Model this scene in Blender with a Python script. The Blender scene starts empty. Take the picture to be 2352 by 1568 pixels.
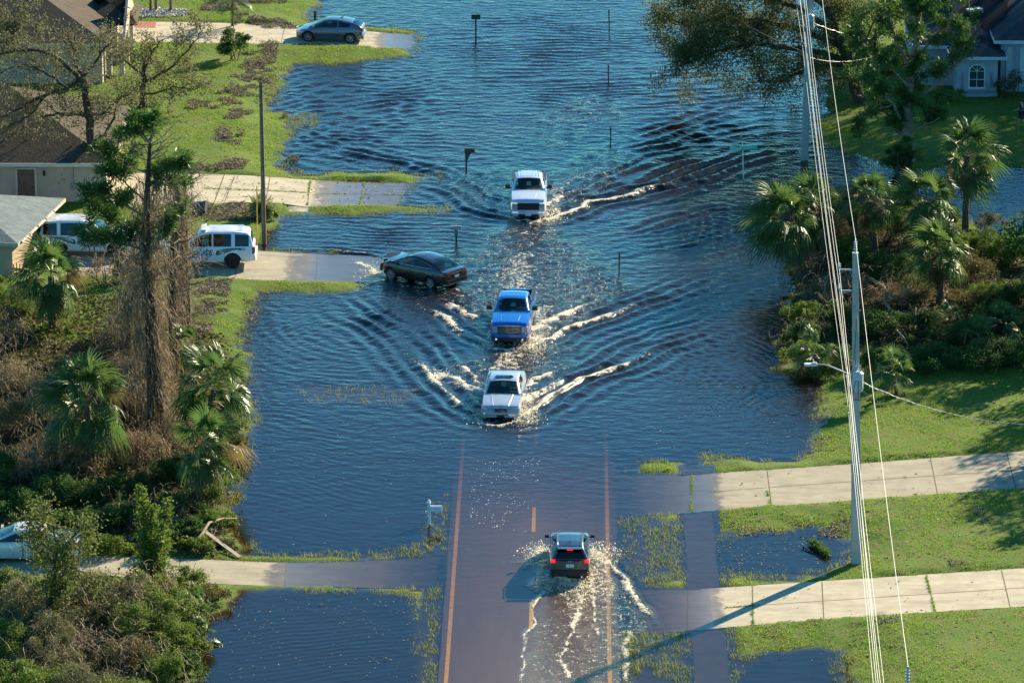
import bpy, bmesh, math, random
import numpy as np
from mathutils import Vector, Matrix
R = math.radians
rng = np.random.default_rng(7)
random.seed(7)
# ------------------------------------------------------------------ camera
FPX, HCAM, PITCH = 11300.0, 72.8, R(17.2)
scn = bpy.context.scene
cam_d = bpy.data.cameras.new('camera'); cam = bpy.data.objects.new('camera', cam_d)
scn.collection.objects.link(cam)
cam.location = (0, 0, HCAM); cam.rotation_euler = (math.pi/2 - PITCH, 0, 0)
cam_d.sensor_width = 36; cam_d.lens = 36*FPX/2352.0
cam_d.clip_start = 1; cam_d.clip_end = 6000
scn.camera = cam
# ------------------------------------------------------------------ light
SUN_EL, SUN_AZ = R(24), R(41)      # azimuth measured from +Y towards +X
w = bpy.data.worlds.new('World'); scn.world = w; w.use_nodes = True
nt = w.node_tree; bg = nt.nodes['Background']
sky = nt.nodes.new('ShaderNodeTexSky'); sky.sky_type = 'NISHITA'; sky.sun_disc = False
sky.sun_elevation = SUN_EL; sky.sun_rotation = SUN_AZ
sky.air_density = 1.0; sky.dust_density = 0.4; sky.ozone_density = 2.0
tint = nt.nodes.new('ShaderNodeMix'); tint.data_type = 'RGBA'; tint.blend_type = 'MULTIPLY'; tint.inputs[0].default_value = 1
tint.inputs[7].default_value = (.30, .85, 1.08, 1)      # the clear, cool sky of the photograph
nt.links.new(sky.outputs[0], tint.inputs[6]); nt.links.new(tint.outputs[2], bg.inputs[0]); bg.inputs[1].default_value = 0.072
sl = bpy.data.lights.new('sun', 'SUN'); so = bpy.data.objects.new('sun', sl)
scn.collection.objects.link(so)
sl.energy = 5.0; sl.angle = R(0.55); sl.color = (1.0, 0.84, 0.58)
sd_ = Vector((math.sin(SUN_AZ)*math.cos(SUN_EL), math.cos(SUN_AZ)*math.cos(SUN_EL), math.sin(SUN_EL)))
so.rotation_euler = sd_.to_track_quat('Z', 'Y').to_euler(); so.location = (60, 300, 80)
vs = scn.view_settings; vs.view_transform = 'Standard'; vs.look = 'None'; vs.gamma = 1; vs.exposure = 1.42
vs.use_curve_mapping = False
scn.cycles.max_bounces = 6; scn.cycles.transparent_max_bounces = 12
scn.cycles.diffuse_bounces = 2; scn.cycles.glossy_bounces = 3; scn.cycles.transmission_bounces = 3
scn.cycles.caustics_reflective = False; scn.cycles.caustics_refractive = False
scn.cycles.use_denoising = True
# ------------------------------------------------------------------ helpers
_cp, _sp = math.cos(PITCH), math.sin(PITCH)
def P(u, v, z=0.0):
    """where the sight line through picture point (u, v) meets height z (survey of the photograph)"""
    a, b = (u-1176)/FPX, -(v-784)/FPX
    d = Vector((a, _cp + b*_sp, -_sp + b*_cp)); t = (z-HCAM)/d.z
    return Vector((d.x*t, d.y*t, z))
def PN(pts, z=0.0):
    return np.array([P(u, v, z)[:2] for u, v in pts])
def lin(c):
    return tuple(c) if len(c) == 4 else tuple(c)+(1,)
def tag(o, label=None, cat=None, group=None, kind=None):
    if label: o['label'] = label
    if cat: o['category'] = cat
    if group: o['group'] = group
    if kind: o['kind'] = kind
    return o
def link(o): scn.collection.objects.link(o); return o
def empty(name, loc=(0, 0, 0), rz=0, label=None, cat=None, group=None):
    o = link(bpy.data.objects.new(name, None)); o.location = loc; o.rotation_euler = (0, 0, rz)
    o.empty_display_size = .3
    return tag(o, label, cat, group)
def sharpen(me, ang=35):
    bm = bmesh.new(); bm.from_mesh(me); ca = R(ang)
    for e in bm.edges:
        if len(e.link_faces) == 2 and e.calc_face_angle(0) > ca: e.smooth = False
    for f in bm.faces: f.smooth = True
    bm.to_mesh(me); bm.free()
class MB:
    def __init__(s): s.v = []; s.f = []; s.m = []
    def add(s, vs_, fs, mi=0):
        n = len(s.v); s.v += [tuple(x) for x in vs_]; s.f += [tuple(i+n for i in f) for f in fs]; s.m += [mi]*len(fs)
    def box(s, c, d, rz=0, mi=0, M=None):
        x, y, z = d[0]/2, d[1]/2, d[2]/2; cr, sr = math.cos(rz), math.sin(rz)
        vs_ = []
        for a, b, e in ((-1,-1,-1),(1,-1,-1),(1,1,-1),(-1,1,-1),(-1,-1,1),(1,-1,1),(1,1,1),(-1,1,1)):
            p = (a*x, b*y, e*z); q = Vector((c[0]+p[0]*cr-p[1]*sr, c[1]+p[0]*sr+p[1]*cr, c[2]+p[2]))
            vs_.append(M @ q if M else q)
        s.add(vs_, [(0,3,2,1),(4,5,6,7),(0,1,5,4),(1,2,6,5),(2,3,7,6),(3,0,4,7)], mi); return s
    def tube(s, pts, rad, n=6, mi=0, cap=True):
        pts = [Vector(p) for p in pts]
        if not hasattr(rad, '__len__'): rad = [rad]*len(pts)
        rings = []; up = Vector((0.1234, 0.31, 1)).normalized(); vs_ = []
        for i, p in enumerate(pts):
            t = (pts[min(i+1, len(pts)-1)] - pts[max(i-1, 0)])
            t = t.normalized() if t.length > 1e-9 else Vector((0, 0, 1))
            if i == 0:
                a = t.cross(up if abs(t.dot(up)) < .95 else Vector((1, 0, 0))).normalized()
            else:
                a = (a - t*a.dot(t)); a = a.normalized() if a.length > 1e-6 else t.orthogonal().normalized()
            b = t.cross(a)
            for k in range(n):
                q = 2*math.pi*k/n; vs_.append(p + (a*math.cos(q)+b*math.sin(q))*rad[i])
        fs = []
        for i in range(len(pts)-1):
            for k in range(n):
                k2 = (k+1) % n; fs.append((i*n+k, i*n+k2, (i+1)*n+k2, (i+1)*n+k))
        if cap: fs.append(tuple(range(n))[::-1]); fs.append(tuple((len(pts)-1)*n+k for k in range(n)))
        s.add(vs_, fs, mi); return s
    def prism(s, poly, z0, z1, mi=0):
        n = len(poly)
        f0 = z0 if callable(z0) else (lambda x, y: z0); f1 = z1 if callable(z1) else (lambda x, y: z1)
        s.add([(p[0], p[1], f0(p[0], p[1])) for p in poly]+[(p[0], p[1], f1(p[0], p[1])) for p in poly],
              [tuple(range(n))[::-1], tuple(range(n, 2*n))]+[(i, (i+1) % n, n+(i+1) % n, n+i) for i in range(n)], mi); return s
    def quad(s, a, b, c, d, mi=0): s.add([a, b, c, d], [(0, 1, 2, 3)], mi); return s
    def build(s, name, mats, parent=None, smooth=None):
        me = bpy.data.meshes.new(name); me.from_pydata(s.v, [], s.f)
        for m in (mats if isinstance(mats, (list, tuple)) else [mats]): me.materials.append(m)
        me.polygons.foreach_set('material_index', s.m); me.update()
        if smooth: sharpen(me, smooth)
        o = link(bpy.data.objects.new(name, me))
        if parent is not None: o.parent = parent
        return o
def tri_mesh(name, V, F, mats, parent=None, mi=None, attrs=None, smooth=False):
    """V (n,3), F (m,k) with k 3 or 4, numpy"""
    me = bpy.data.meshes.new(name); V = np.ascontiguousarray(V, dtype=np.float32); F = np.ascontiguousarray(F, dtype=np.int32)
    m, k = F.shape
    me.vertices.add(len(V)); me.vertices.foreach_set('co', V.ravel())
    me.loops.add(m*k); me.loops.foreach_set('vertex_index', F.ravel())
    me.polygons.add(m); me.polygons.foreach_set('loop_start', np.arange(0, m*k, k, dtype=np.int32))
    me.polygons.foreach_set('loop_total', np.full(m, k, dtype=np.int32))
    for mm in (mats if isinstance(mats, (list, tuple)) else [mats]): me.materials.append(mm)
    if mi is not None: me.polygons.foreach_set('material_index', np.asarray(mi, dtype=np.int32))
    if smooth: me.polygons.foreach_set('use_smooth', np.ones(m, dtype=bool))
    for an, av in (attrs or {}).items():
        a = me.attributes.new(an, 'FLOAT', 'POINT'); a.data.foreach_set('value', np.ascontiguousarray(av, dtype=np.float32))
    me.update(calc_edges=True); 
    o = link(bpy.data.objects.new(name, me))
    if parent is not None: o.parent = parent
    return o
def copy_tree(o, parent=None):
    c = link(o.copy()); c.parent = parent
    for ch in list(o.children): copy_tree(ch, c)
    return c
# ------------------------------------------------------------------ materials
class NT:
    def __init__(s, name):
        s.mat = bpy.data.materials.new(name); s.mat.use_nodes = True; s.t = s.mat.node_tree
        s.n = s.t.nodes; s.out = s.n['Material Output']; s.p = s.n['Principled BSDF']
    def node(s, typ, **kw):
        n = s.n.new(typ)
        for k, v in kw.items():
            if k.startswith('i_'): n.inputs[int(k[2:])].default_value = v
            else: setattr(n, k, v)
        return n
    def L(s, a, b): s.t.links.new(a, b)
    def coord(s, scale=(1, 1, 1), rot=(0, 0, 0)):
        tc = s.node('ShaderNodeTexCoord'); mp = s.node('ShaderNodeMapping')
        mp.inputs['Scale'].default_value = scale; mp.inputs['Rotation'].default_value = rot
        s.L(tc.outputs['Object'], mp.inputs[0]); return mp.outputs[0]
    def noise(s, scale, detail=3, vec=None, rough=.55, out=0):
        n = s.node('ShaderNodeTexNoise'); n.inputs['Scale'].default_value = scale
        n.inputs['Detail'].default_value = detail; n.inputs['Roughness'].default_value = rough
        if vec is not None: s.L(vec, n.inputs['Vector'])
        return n.outputs[out]
    def ramp(s, fac, stops, interp='LINEAR'):
        r = s.node('ShaderNodeValToRGB'); r.color_ramp.interpolation = interp
        e = r.color_ramp.elements
        while len(e) > len(stops): e.remove(e[-1])
        while len(e) < len(stops): e.new(1)
        for i, (p, c) in enumerate(stops): e[i].position = p; e[i].color = lin(c if hasattr(c, '__len__') else (c, c, c))
        s.L(fac, r.inputs[0]); return r.outputs[0]
    def math(s, op, a, b=None, c=None, clamp=False):
        m = s.node('ShaderNodeMath', operation=op); m.use_clamp = clamp
        for i, x in enumerate((a, b, c)):
            if x is None: continue
            if isinstance(x, (int, float)): m.inputs[i].default_value = x
            else: s.L(x, m.inputs[i])
        return m.outputs[0]
    def mix(s, fac, a, b, blend='MIX'):
        m = s.node('ShaderNodeMix', data_type='RGBA', blend_type=blend)
        for k, x in ((0, fac), (6, a), (7, b)):
            if isinstance(x, (int, float)): m.inputs[k].default_value = x
            elif isinstance(x, tuple): m.inputs[k].default_value = lin(x)
            else: s.L(x, m.inputs[k])
        return m.outputs[2]
    def bump(s, h, strength=.3, dist=.02, to=None):
        b = s.node('ShaderNodeBump'); b.inputs['Strength'].default_value = strength; b.inputs['Distance'].default_value = dist
        s.L(h, b.inputs['Height'])
        if to is not False: s.L(b.outputs[0], s.p.inputs['Normal'])
        return b.outputs[0]
    def base(s, c):
        if isinstance(c, tuple): s.p.inputs['Base Color'].default_value = lin(c)
        else: s.L(c, s.p.inputs['Base Color'])
    def set(s, **k):
        for a, b in k.items(): s.p.inputs[{'rough': 'Roughness', 'metal': 'Metallic', 'spec': 'Specular IOR Level', 'coat': 'Coat Weight', 'emit': 'Emission Strength'}[a]].default_value = b
        return s
def simple(name, c, rough=.6, metal=0, var=.15, scale=3.0, bump=0, coat=0, spec=.5):
    s = NT(name); v = s.coord(); n = s.noise(scale, 4, v)
    s.base(s.ramp(n, [(.3, tuple(x*(1-var) for x in c)), (.7, tuple(min(1, x*(1+var)) for x in c))]))
    s.set(rough=rough, metal=metal, coat=coat, spec=spec)
    if bump: s.bump(s.noise(scale*6, 4, v), .5, bump)
    return s.mat
def leafmat(name, cols, rough=.45, trans=.45, scale=1.2, tcol=None, spec=.5):
    """two sided leaf: glossy principled mixed with translucency"""
    s = NT(name); v = s.coord(); n = s.noise(scale, 4, v, .7)
    c = s.ramp(n, [(.25+.5*i/max(1, len(cols)-1), cc) for i, cc in enumerate(cols)])
    s.base(c); s.set(rough=rough, spec=spec)
    t = s.node('ShaderNodeBsdfTranslucent')
    if tcol: s.L(s.mix(1.0, c, tcol, 'MULTIPLY'), t.inputs[0])
    else: s.L(c, t.inputs[0])
    m = s.node('ShaderNodeMixShader'); m.inputs[0].default_value = trans
    s.L(s.p.outputs[0], m.inputs[1]); s.L(t.outputs[0], m.inputs[2]); s.L(m.outputs[0], s.out.inputs[0]); return s.mat
# ------------------------------------------------------------------ plan of land, slabs and road
def sdf(poly, X, Y):
    """signed distance (positive inside) of arrays X, Y to a closed polygon"""
    shp = X.shape; x = X.ravel(); y = Y.ravel(); d2 = np.full(x.shape, 1e18); ins = np.zeros(x.shape, bool)
    n = len(poly)
    for i in range(n):
        ax, ay = poly[i]; bx, by = poly[(i+1) % n]; ex, ey = bx-ax, by-ay
        t = np.clip(((x-ax)*ex+(y-ay)*ey)/(ex*ex+ey*ey+1e-12), 0, 1)
        d2 = np.minimum(d2, (x-ax-t*ex)**2+(y-ay-t*ey)**2)
        if ay != by: ins ^= ((ay > y) != (by > y)) & (x < (bx-ax)*(y-ay)/(by-ay)+ax)
    d = np.sqrt(d2); return np.where(ins, d, -d).reshape(shp)
def vnoise(X, Y, s, seed):
    r = np.random.default_rng(seed); g = r.random((256, 256))
    x, y = X/s+1000, Y/s+1000; xi, yi = np.floor(x).astype(int), np.floor(y).astype(int)
    fx, fy = x-xi, y-yi; fx = fx*fx*(3-2*fx); fy = fy*fy*(3-2*fy)
    a = g[xi % 256, yi % 256]; b = g[(xi+1) % 256, yi % 256]; c = g[xi % 256, (yi+1) % 256]; d = g[(xi+1) % 256, (yi+1) % 256]
    return (a*(1-fx)+b*fx)*(1-fy)+(c*(1-fx)+d*fx)*fy
LAND_L = [(-900,-500),(770,-500),(722,0),(712,20),(690,38),(692,50),(720,60),(835,62),(880,66),(960,73),(955,84),(945,110),(935,125),(880,131),(830,138),(760,142),(690,143),(660,147),(645,160),(643,185),(637,203),(620,237),(606,257),(640,258),(665,262),(662,290),(662,305),(650,338),(632,359),(634,379),(660,398),(677,404),(715,403),(767,397),(850,396),(908,396),(985,408),(940,418),(930,440),(910,472),(985,480),(860,487),(760,492),(703,490),(654,489),(637,499),(611,530),(596,556),(580,557),(576,568),(583,577),(759,583),(800,600),(800,640),(830,652),(815,664),(759,666),(650,668),(593,668),(583,677),(570,708),(560,745),(545,778),(560,830),(575,880),(560,940),(570,1000),(560,1050),(535,1080),(527,1150),(520,1190),(535,1230),(555,1274),(640,1279),(800,1279),(900,1275),(930,1290),(930,1340),(850,1350),(700,1352),(600,1354),(545,1354),(510,1400),(460,1425),(455,1480),(445,1568),(430,1900),(-900,1900)]
LAND_FAR = [(1930,-500),(1915,150),(1900,230),(1888,300),(1900,330),(1950,350),(1990,355),(2020,372),(2090,395),(2150,382),(2270,378),(2352,380),(3300,380),(3300,-500)]
LAND_R = [(1770,480),(1900,430),(2050,440),(2200,480),(2260,540),(2352,550),(3300,560),(3300,1900),(1985,1900),(1978,1568),(1957,1527),(1940,1490),(1871,1484),(1820,1496),(1669,1499),(1660,1440),(1650,1350),(1652,1325),(1720,1330),(1832,1329),(1895,1326),(1930,1306),(1956,1290),(1954,1245),(1926,1220),(1871,1205),(1800,1214),(1742,1222),(1700,1224),(1640,1222),(1636,1172),(1632,1085),(1634,1048),(1700,1050),(1760,1062),(1830,1060),(1881,1039),(1891,1005),(1898,954),(1887,937),(1891,873),(1830,858),(1803,849),(1813,789),(1820,740),(1810,676),(1830,643),(1810,612),(1796,531),(1750,500)]
PATCHES = [[(1415,1072),(1470,1066),(1563,1062),(1564,1089),(1480,1087),(1420,1084)],
           [(1500,1186),(1568,1178),(1570,1196),(1530,1194)], [(1500,1342),(1560,1332),(1578,1322),(1581,1353),(1530,1352)],
           [(860,1348),(1022,1354),(1020,1375),(990,1366),(900,1360)],
           [(1012,1152),(1038,1136),(1035,1264),(1005,1272),(1000,1200)], [(950,1354),(1023,1354),(1016,1450),(1008,1560),(1000,1700),(960,1700),(974,1560),(978,1450),(960,1390)], [(1425,1545),(1448,1500),(1450,1700),(1425,1700)],
           [(1545,1455),(1587,1450),(1590,1480),(1575,1490)]]
MARSH = [[(1420,1182),(1570,1182),(1582,1350),(1460,1348),(1430,1300)], [(1430,1452),(1590,1446),(1600,1900),(1420,1900)],
         [(1012,1140),(1038,1130),(1030,1268),(960,1285),(700,1290),(640,1270),(900,1262),(980,1240),(1000,1200)],
         [(975,1352),(1023,1352),(1006,1900),(960,1900),(985,1500),(990,1420)], [(660,880),(960,885),(950,930),(700,925)],
         [(1000,1000),(1045,980),(1040,1030),(1005,1030)], [(1640,1220),(1760,1222),(1700,1240),(1640,1245)], [(1655,1300),(1840,1325),(1800,1332),(1652,1332)],
         [(1669,1499),(1760,1494),(1730,1530),(1690,1568),(1670,1568)], [(1890,1484),(1960,1500),(1990,1600),(1920,1568)],
         [(850,478),(1050,474),(1060,485),(980,492),(860,492)], [(660,255),(740,262),(735,285),(664,300)], [(900,395),(1010,400),(1030,412),(960,412)],
         [(1600,1040),(1700,1042),(1640,1052)], [(540,1000),(580,1020),(560,1150),(530,1180)]]
SLABS = {   # outline, and height against picture x
 'far_left': ([(270,57),(420,58),(640,61),(760,68),(860,74),(945,79),(952,90),(958,104),(930,112),(840,111),(700,108),(500,106),(270,104),(180,112),(150,90)], [(200,.25),(640,.14),(830,.02),(945,-.02),(1000,-.15)]),
 'middle_left': ([(240,406),(430,407),(560,409),(700,414),(820,417),(935,420),(948,424),(930,440),(912,470),(820,471),(700,476),(640,470),(560,472),(430,478),(240,478)], [(430,.22),(620,.12),(730,.004),(925,-.02),(990,-.12)]),
 'police': ([(150,572),(440,575),(583,578),(759,584),(868,589),(900,600),(900,640),(860,646),(700,646),(560,644),(440,638),(150,640)], [(440,.14),(660,.01),(760,-.008),(880,-.02),(1000,-.12)]),
 'near_left': ([(-60,1290),(100,1288),(230,1286),(410,1288),(600,1291),(760,1290),(900,1283),(1011,1274),(1012,1300),(1006,1352),(900,1348),(640,1345),(400,1343),(230,1330),(-60,1330)], [(300,.2),(430,.12),(625,.004),(880,-.03),(1010,-.085)]),
 'near_right_upper': ([(1408,1084),(1480,1087),(1570,1091),(1632,1087),(1800,1080),(2000,1068),(2352,1045),(3000,1005),(3000,1095),(2352,1131),(2100,1145),(1900,1158),(1720,1168),(1630,1172),(1560,1178),(1480,1180),(1410,1182)], [(1400,-.11),(1480,-.05),(1590,-.012),(1640,.001),(1700,.05),(2352,.22)]),
 'near_right_lower': ([(1450,1348),(1560,1353),(1650,1350),(1800,1343),(2352,1315),(3000,1285),(3000,1375),(2352,1403),(2000,1420),(1660,1441),(1590,1446),(1510,1450),(1460,1452)], [(1450,-.08),(1560,-.03),(1640,.003),(1730,.05),(2352,.22)]),
}
WALK = [(1565,1073),(1630,1073),(1634,1087),(1636,1172),(1645,1230),(1655,1350),(1664,1441),(1672,1500),(1684,1600),(1720,1900),(1620,1900),(1598,1600),(1592,1500),(1587,1446),(1580,1353),(1574,1230),(1570,1180),(1568,1091)]
APRON2 = [(662,472),(710,470),(707,487),(664,487)]
RX0 = P(1225, 1192); RDIR = math.tan(R(0.743)); RHW = 3.75
def road_x(y): return RX0.x + 0.02 + (y-RX0.y)*RDIR
YB, YM, YT = P(1200,1568).y, P(1200,1200).y, P(1200,950).y
def road_z(x, y):
    zc = np.interp(y, [150, YB, YM, (YM+YT)/2, YT, YT+12, YT+30, 400], [-.004, -.014, -.038, -.080, -.19, -.30, -.36, -.38])
    return zc - 0.005*np.abs(x-road_x(y))
def slab_z(key, x, y):
    pr = SLABS[key][1]; vv = np.mean([p[1] for p in SLABS[key][0]])
    xs = [P(u, vv).x for u, z in pr]; return np.interp(x, xs, [z for u, z in pr])
def walk_z(x, y): return -0.055+0*x
PL, PF, PR = PN(LAND_L), PN(LAND_FAR), PN(LAND_R)
PP = [PN(p) for p in PATCHES]; PM = [PN(p) for p in MARSH]
PS = {k: PN(v[0]) for k, v in SLABS.items()}; PW = PN(WALK); PA = PN(APRON2)
JUNGLE = [PN([(1770,500),(1900,440),(2050,450),(2200,490),(2260,550),(2900,560),(2900,830),(2352,850),(2100,858),(1830,850),(1813,789),(1820,740),(1830,643),(1796,531)]),
          PN([(-500,700),(40,690),(90,790),(200,790),(270,720),(330,690),(440,660),(470,740),(520,800),(560,850),(560,1040),(530,1150),(520,1190),(550,1270),(300,1285),(-500,1290)]),
          PN([(-500,1400),(60,1420),(300,1360),(460,1365),(500,1400),(450,1440),(440,1900),(-500,1900)])]
def land_sd(X, Y):
    d = np.maximum(np.maximum(sdf(PL, X, Y), sdf(PF, X, Y)), sdf(PR, X, Y))
    d = d + (vnoise(X, Y, 1.1, 3)-.5)*.7 + (vnoise(X, Y, .4, 4)-.5)*.35
    d = np.maximum(d, -3.5)
    for p in PP: d = np.maximum(d, np.minimum(sdf(p, X, Y)+(vnoise(X, Y, .5, 5)-.5)*.3, .5))
    return d
GX = np.arange(-62, 70, .25); GY = np.arange(165, 345, .25)
TX, TY = np.meshgrid(GX, GY, indexing='ij')
LSD = land_sd(TX, TY)
TZ = np.where(LSD > 0, np.minimum(.11*LSD, .28), np.maximum(.16*LSD, -.40)) + (vnoise(TX, TY, 2.5, 8)-.5)*.05*np.clip(LSD, 0, 1) + (vnoise(TX, TY, .6, 9)-.5)*.03
MSD = np.full(TX.shape, -99.0)
for p in PM: MSD = np.maximum(MSD, sdf(p, TX, TY))
mz = np.interp(MSD+(vnoise(TX, TY, .5, 11)-.5)*.5, [-1.2, 0, .4], [-.4, -.09, -.035]); TZ = np.maximum(TZ, mz)
rdd = np.abs(TX-road_x(TY))-RHW-.15
TZ = np.where(rdd < 0, np.minimum(TZ, road_z(TX, TY)-.05), TZ)
TZ = np.where((rdd > 0) & (rdd < .8), np.minimum(TZ, road_z(TX, TY)+.01), TZ)
SLABMASK = np.full(TX.shape, -9.0)
def cut(poly, zf):
    global TZ, SLABMASK
    s = sdf(poly, TX, TY); zz = zf(TX, TY)
    TZ = np.where(s > .02, np.minimum(TZ, zz-.06), np.where(s > -.3, np.minimum(TZ, zz+.02), TZ)); SLABMASK = np.maximum(SLABMASK, s)
for k in SLABS: cut(PS[k], lambda x, y, k=k: slab_z(k, x, y))
cut(PW, walk_z); cut(PA, lambda x, y: .0*x+.01)
def interp2(A, x, y):
    fx = np.clip((x-GX[0])/.25, 0, len(GX)-1.001); fy = np.clip((y-GY[0])/.25, 0, len(GY)-1.001)
    i, j = fx.astype(int), fy.astype(int); a, b = fx-i, fy-j
    return (A[i, j]*(1-a)+A[i+1, j]*a)*(1-b)+(A[i, j+1]*(1-a)+A[i+1, j+1]*a)*b
def gz(x, y): return float(interp2(TZ, np.array([x]), np.array([y]))[0])
def G(u, v):
    """point of the ground under picture point (u, v)"""
    p = P(u, v, 0)
    for _ in range(3): p = P(u, v, gz(p.x, p.y))
    return p
def grid_faces(nx, ny):
    i = np.arange((nx-1)*(ny-1)); a = (i//(ny-1))*ny + i % (ny-1)
    return np.stack([a, a+ny, a+ny+1, a+1], 1)
# ------------------------------------------------------------------ ground
def mat_ground():
    s = NT('lawn_soil'); v = s.coord(); n1 = s.noise(.25, 3, v); n2 = s.noise(2.2, 5, v, .7); n3 = s.noise(14, 3, v, .7)
    g = s.ramp(n1, [(.3, (.065, .15, .012)), (.7, (.12, .20, .020))])
    g = s.mix(s.ramp(n2, [(.45, 0), (.68, .95)]), g, (.17, .14, .055))
    g = s.mix(s.ramp(n3, [(.4, 0), (.8, .6)]), g, (.03, .055, .008))
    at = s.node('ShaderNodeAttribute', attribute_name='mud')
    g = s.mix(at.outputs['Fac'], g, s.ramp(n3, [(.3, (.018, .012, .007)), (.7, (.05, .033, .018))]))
    s.base(g); s.set(rough=.9, spec=.2); s.bump(n3, .7, .05); return s.mat
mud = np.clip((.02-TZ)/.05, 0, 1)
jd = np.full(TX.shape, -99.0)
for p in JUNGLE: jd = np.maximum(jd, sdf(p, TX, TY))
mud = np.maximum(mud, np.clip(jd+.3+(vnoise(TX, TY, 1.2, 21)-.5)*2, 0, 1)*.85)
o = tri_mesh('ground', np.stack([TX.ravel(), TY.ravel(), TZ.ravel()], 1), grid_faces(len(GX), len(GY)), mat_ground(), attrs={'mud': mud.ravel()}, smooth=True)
tag(o, kind='structure')
x0, x1, y0, y1 = GX[0], GX[-1], GY[0], GY[-1]; B = 3000
mb = MB()
for a in ((-B, -B, B, y0), (-B, y1, B, B), (-B, y0, x0, y1), (x1, y0, B, y1)):
    mb.quad((a[0], a[1], -.1), (a[2], a[1], -.1), (a[2], a[3], -.1), (a[0], a[3], -.1))
tag(mb.build('terrain', simple('far_lawn', (.06, .1, .02), .95, scale=.1, var=.4)), kind='structure')
# ------------------------------------------------------------------ road, markings, slabs
def mat_road():
    s = NT('asphalt'); v = s.coord(); n = s.noise(40, 4, v, .7); n2 = s.noise(.6, 3, s.coord((1, .25, 1)))
    c = s.ramp(n, [(.3, (.090, .058, .046)), (.7, (.155, .105, .085))])
    n5 = s.noise(1.6, 4, s.coord((1, .12, 1), (0, 0, R(.7))), .6); n6 = s.noise(3.5, 6, v, .8)
    c = s.mix(s.ramp(n5, [(.42, 0), (.62, .55)]), c, (.07, .052, .042)); c = s.mix(s.ramp(n6, [(.60, 0), (.66, .5)]), c, (.26, .20, .15)); s.base(s.mix(s.ramp(n2, [(.35, 0), (.7, .5)]), c, (.19, .135, .105))); s.set(rough=.7); s.bump(n, .4, .01); return s.mat
def strip(name, xo, hw, ya, yb, dz, mat, step=1.0):
    ys = np.arange(ya, yb+1e-6, min(step, max(.2, yb-ya))); vs_, fs = [], []
    if ys[-1] < yb: ys = np.append(ys, yb)
    cols = [xo-hw, xo+hw] if hw < 1 else [xo-hw, xo-hw/2, xo, xo+hw/2, xo+hw]
    n = len(cols)
    for y in ys:
        for c in cols: x = road_x(y)+c; vs_.append((x, y, float(road_z(x, y))+dz))
    for i in range(len(ys)-1):
        for j in range(n-1): fs.append((i*n+j, i*n+j+1, (i+1)*n+j+1, (i+1)*n+j))
    mb = MB(); mb.add(vs_, fs); return mb
tag(strip('road', 0, RHW, 150, 345, 0, None).build('road', mat_road()), kind='structure')
def mat_paint():
    s = NT('yellow_paint'); v = s.coord(); n = s.noise(9, 5, v, .75)
    s.base(s.ramp(n, [(.32, (.22, .12, .04)), (.5, (.88, .56, .04)), (.75, (.98, .70, .07))])); s.set(rough=.6); return s.mat
mp_ = mat_paint()
def lane_offset(u, v): p = P(u, v, -.05); return p.x-road_x(p.y)
lo, ro = lane_offset(1051, 1192), lane_offset(1394.5, 1192)
tag(strip('', lo, .085, 150, 330, .006, None).build('road_marking', mp_), kind='structure')
tag(strip('', ro, .085, 150, 330, .006, None).build('road_marking', mp_), kind='structure')
yd = P(1225, 1222, -.06).y; plen = 12.19
for k in range(-4, 9):
    y_ = yd+k*plen
    tag(strip('', 0, .085, y_, y_+3.4, .006, None).build('road_marking', mp_), kind='structure')
def mat_concrete(name, tint=(.34, .30, .215)):
    s = NT(name); v = s.coord(); n = s.noise(1.1, 6, v, .65); n2 = s.noise(30, 3, v); n4 = s.noise(.5, 4, s.coord((1, 3, 1)))
    c = s.ramp(n, [(.3, tuple(x*.80 for x in tint)), (.7, tuple(x*1.12 for x in tint))])
    c = s.mix(s.ramp(n4, [(.45, 0), (.7, .65)]), c, tuple(x*.60 for x in tint))
    n8 = s.noise(2.6, 6, s.coord((.35, 1.6, 1)), .75); c = s.mix(s.ramp(n8, [(.50, 0), (.66, .45)]), c, tuple(x*.52 for x in tint)); c = s.mix(s.ramp(n2, [(.55, 0), (.8, .35)]), c, (.12, .10, .08))
    g = s.node('ShaderNodeNewGeometry'); sep = s.node('ShaderNodeSeparateXYZ'); s.L(g.outputs['Position'], sep.inputs[0])
    z = s.math('ADD', sep.outputs[2], s.math('MULTIPLY', s.math('SUBTRACT', n, .5), .05))
    wet = s.math('SUBTRACT', 1.0, s.math('MULTIPLY', s.math('SUBTRACT', z, .005), 90.0, clamp=True), clamp=True)
    s.base(s.mix(wet, c, s.mix(1.0, c, (.55, .47, .42), 'MULTIPLY')))
    s.L(s.math('SUBTRACT', .8, s.math('MULTIPLY', wet, .45)), s.p.inputs['Roughness']); s.bump(n2, .25, .01); return s.mat
conc = mat_concrete('concrete'); concl = mat_concrete('pale_concrete', (.46, .405, .29)); joint_m = simple('joint_dirt', (.10, .08, .05), .9, var=.4, scale=6)
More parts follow.
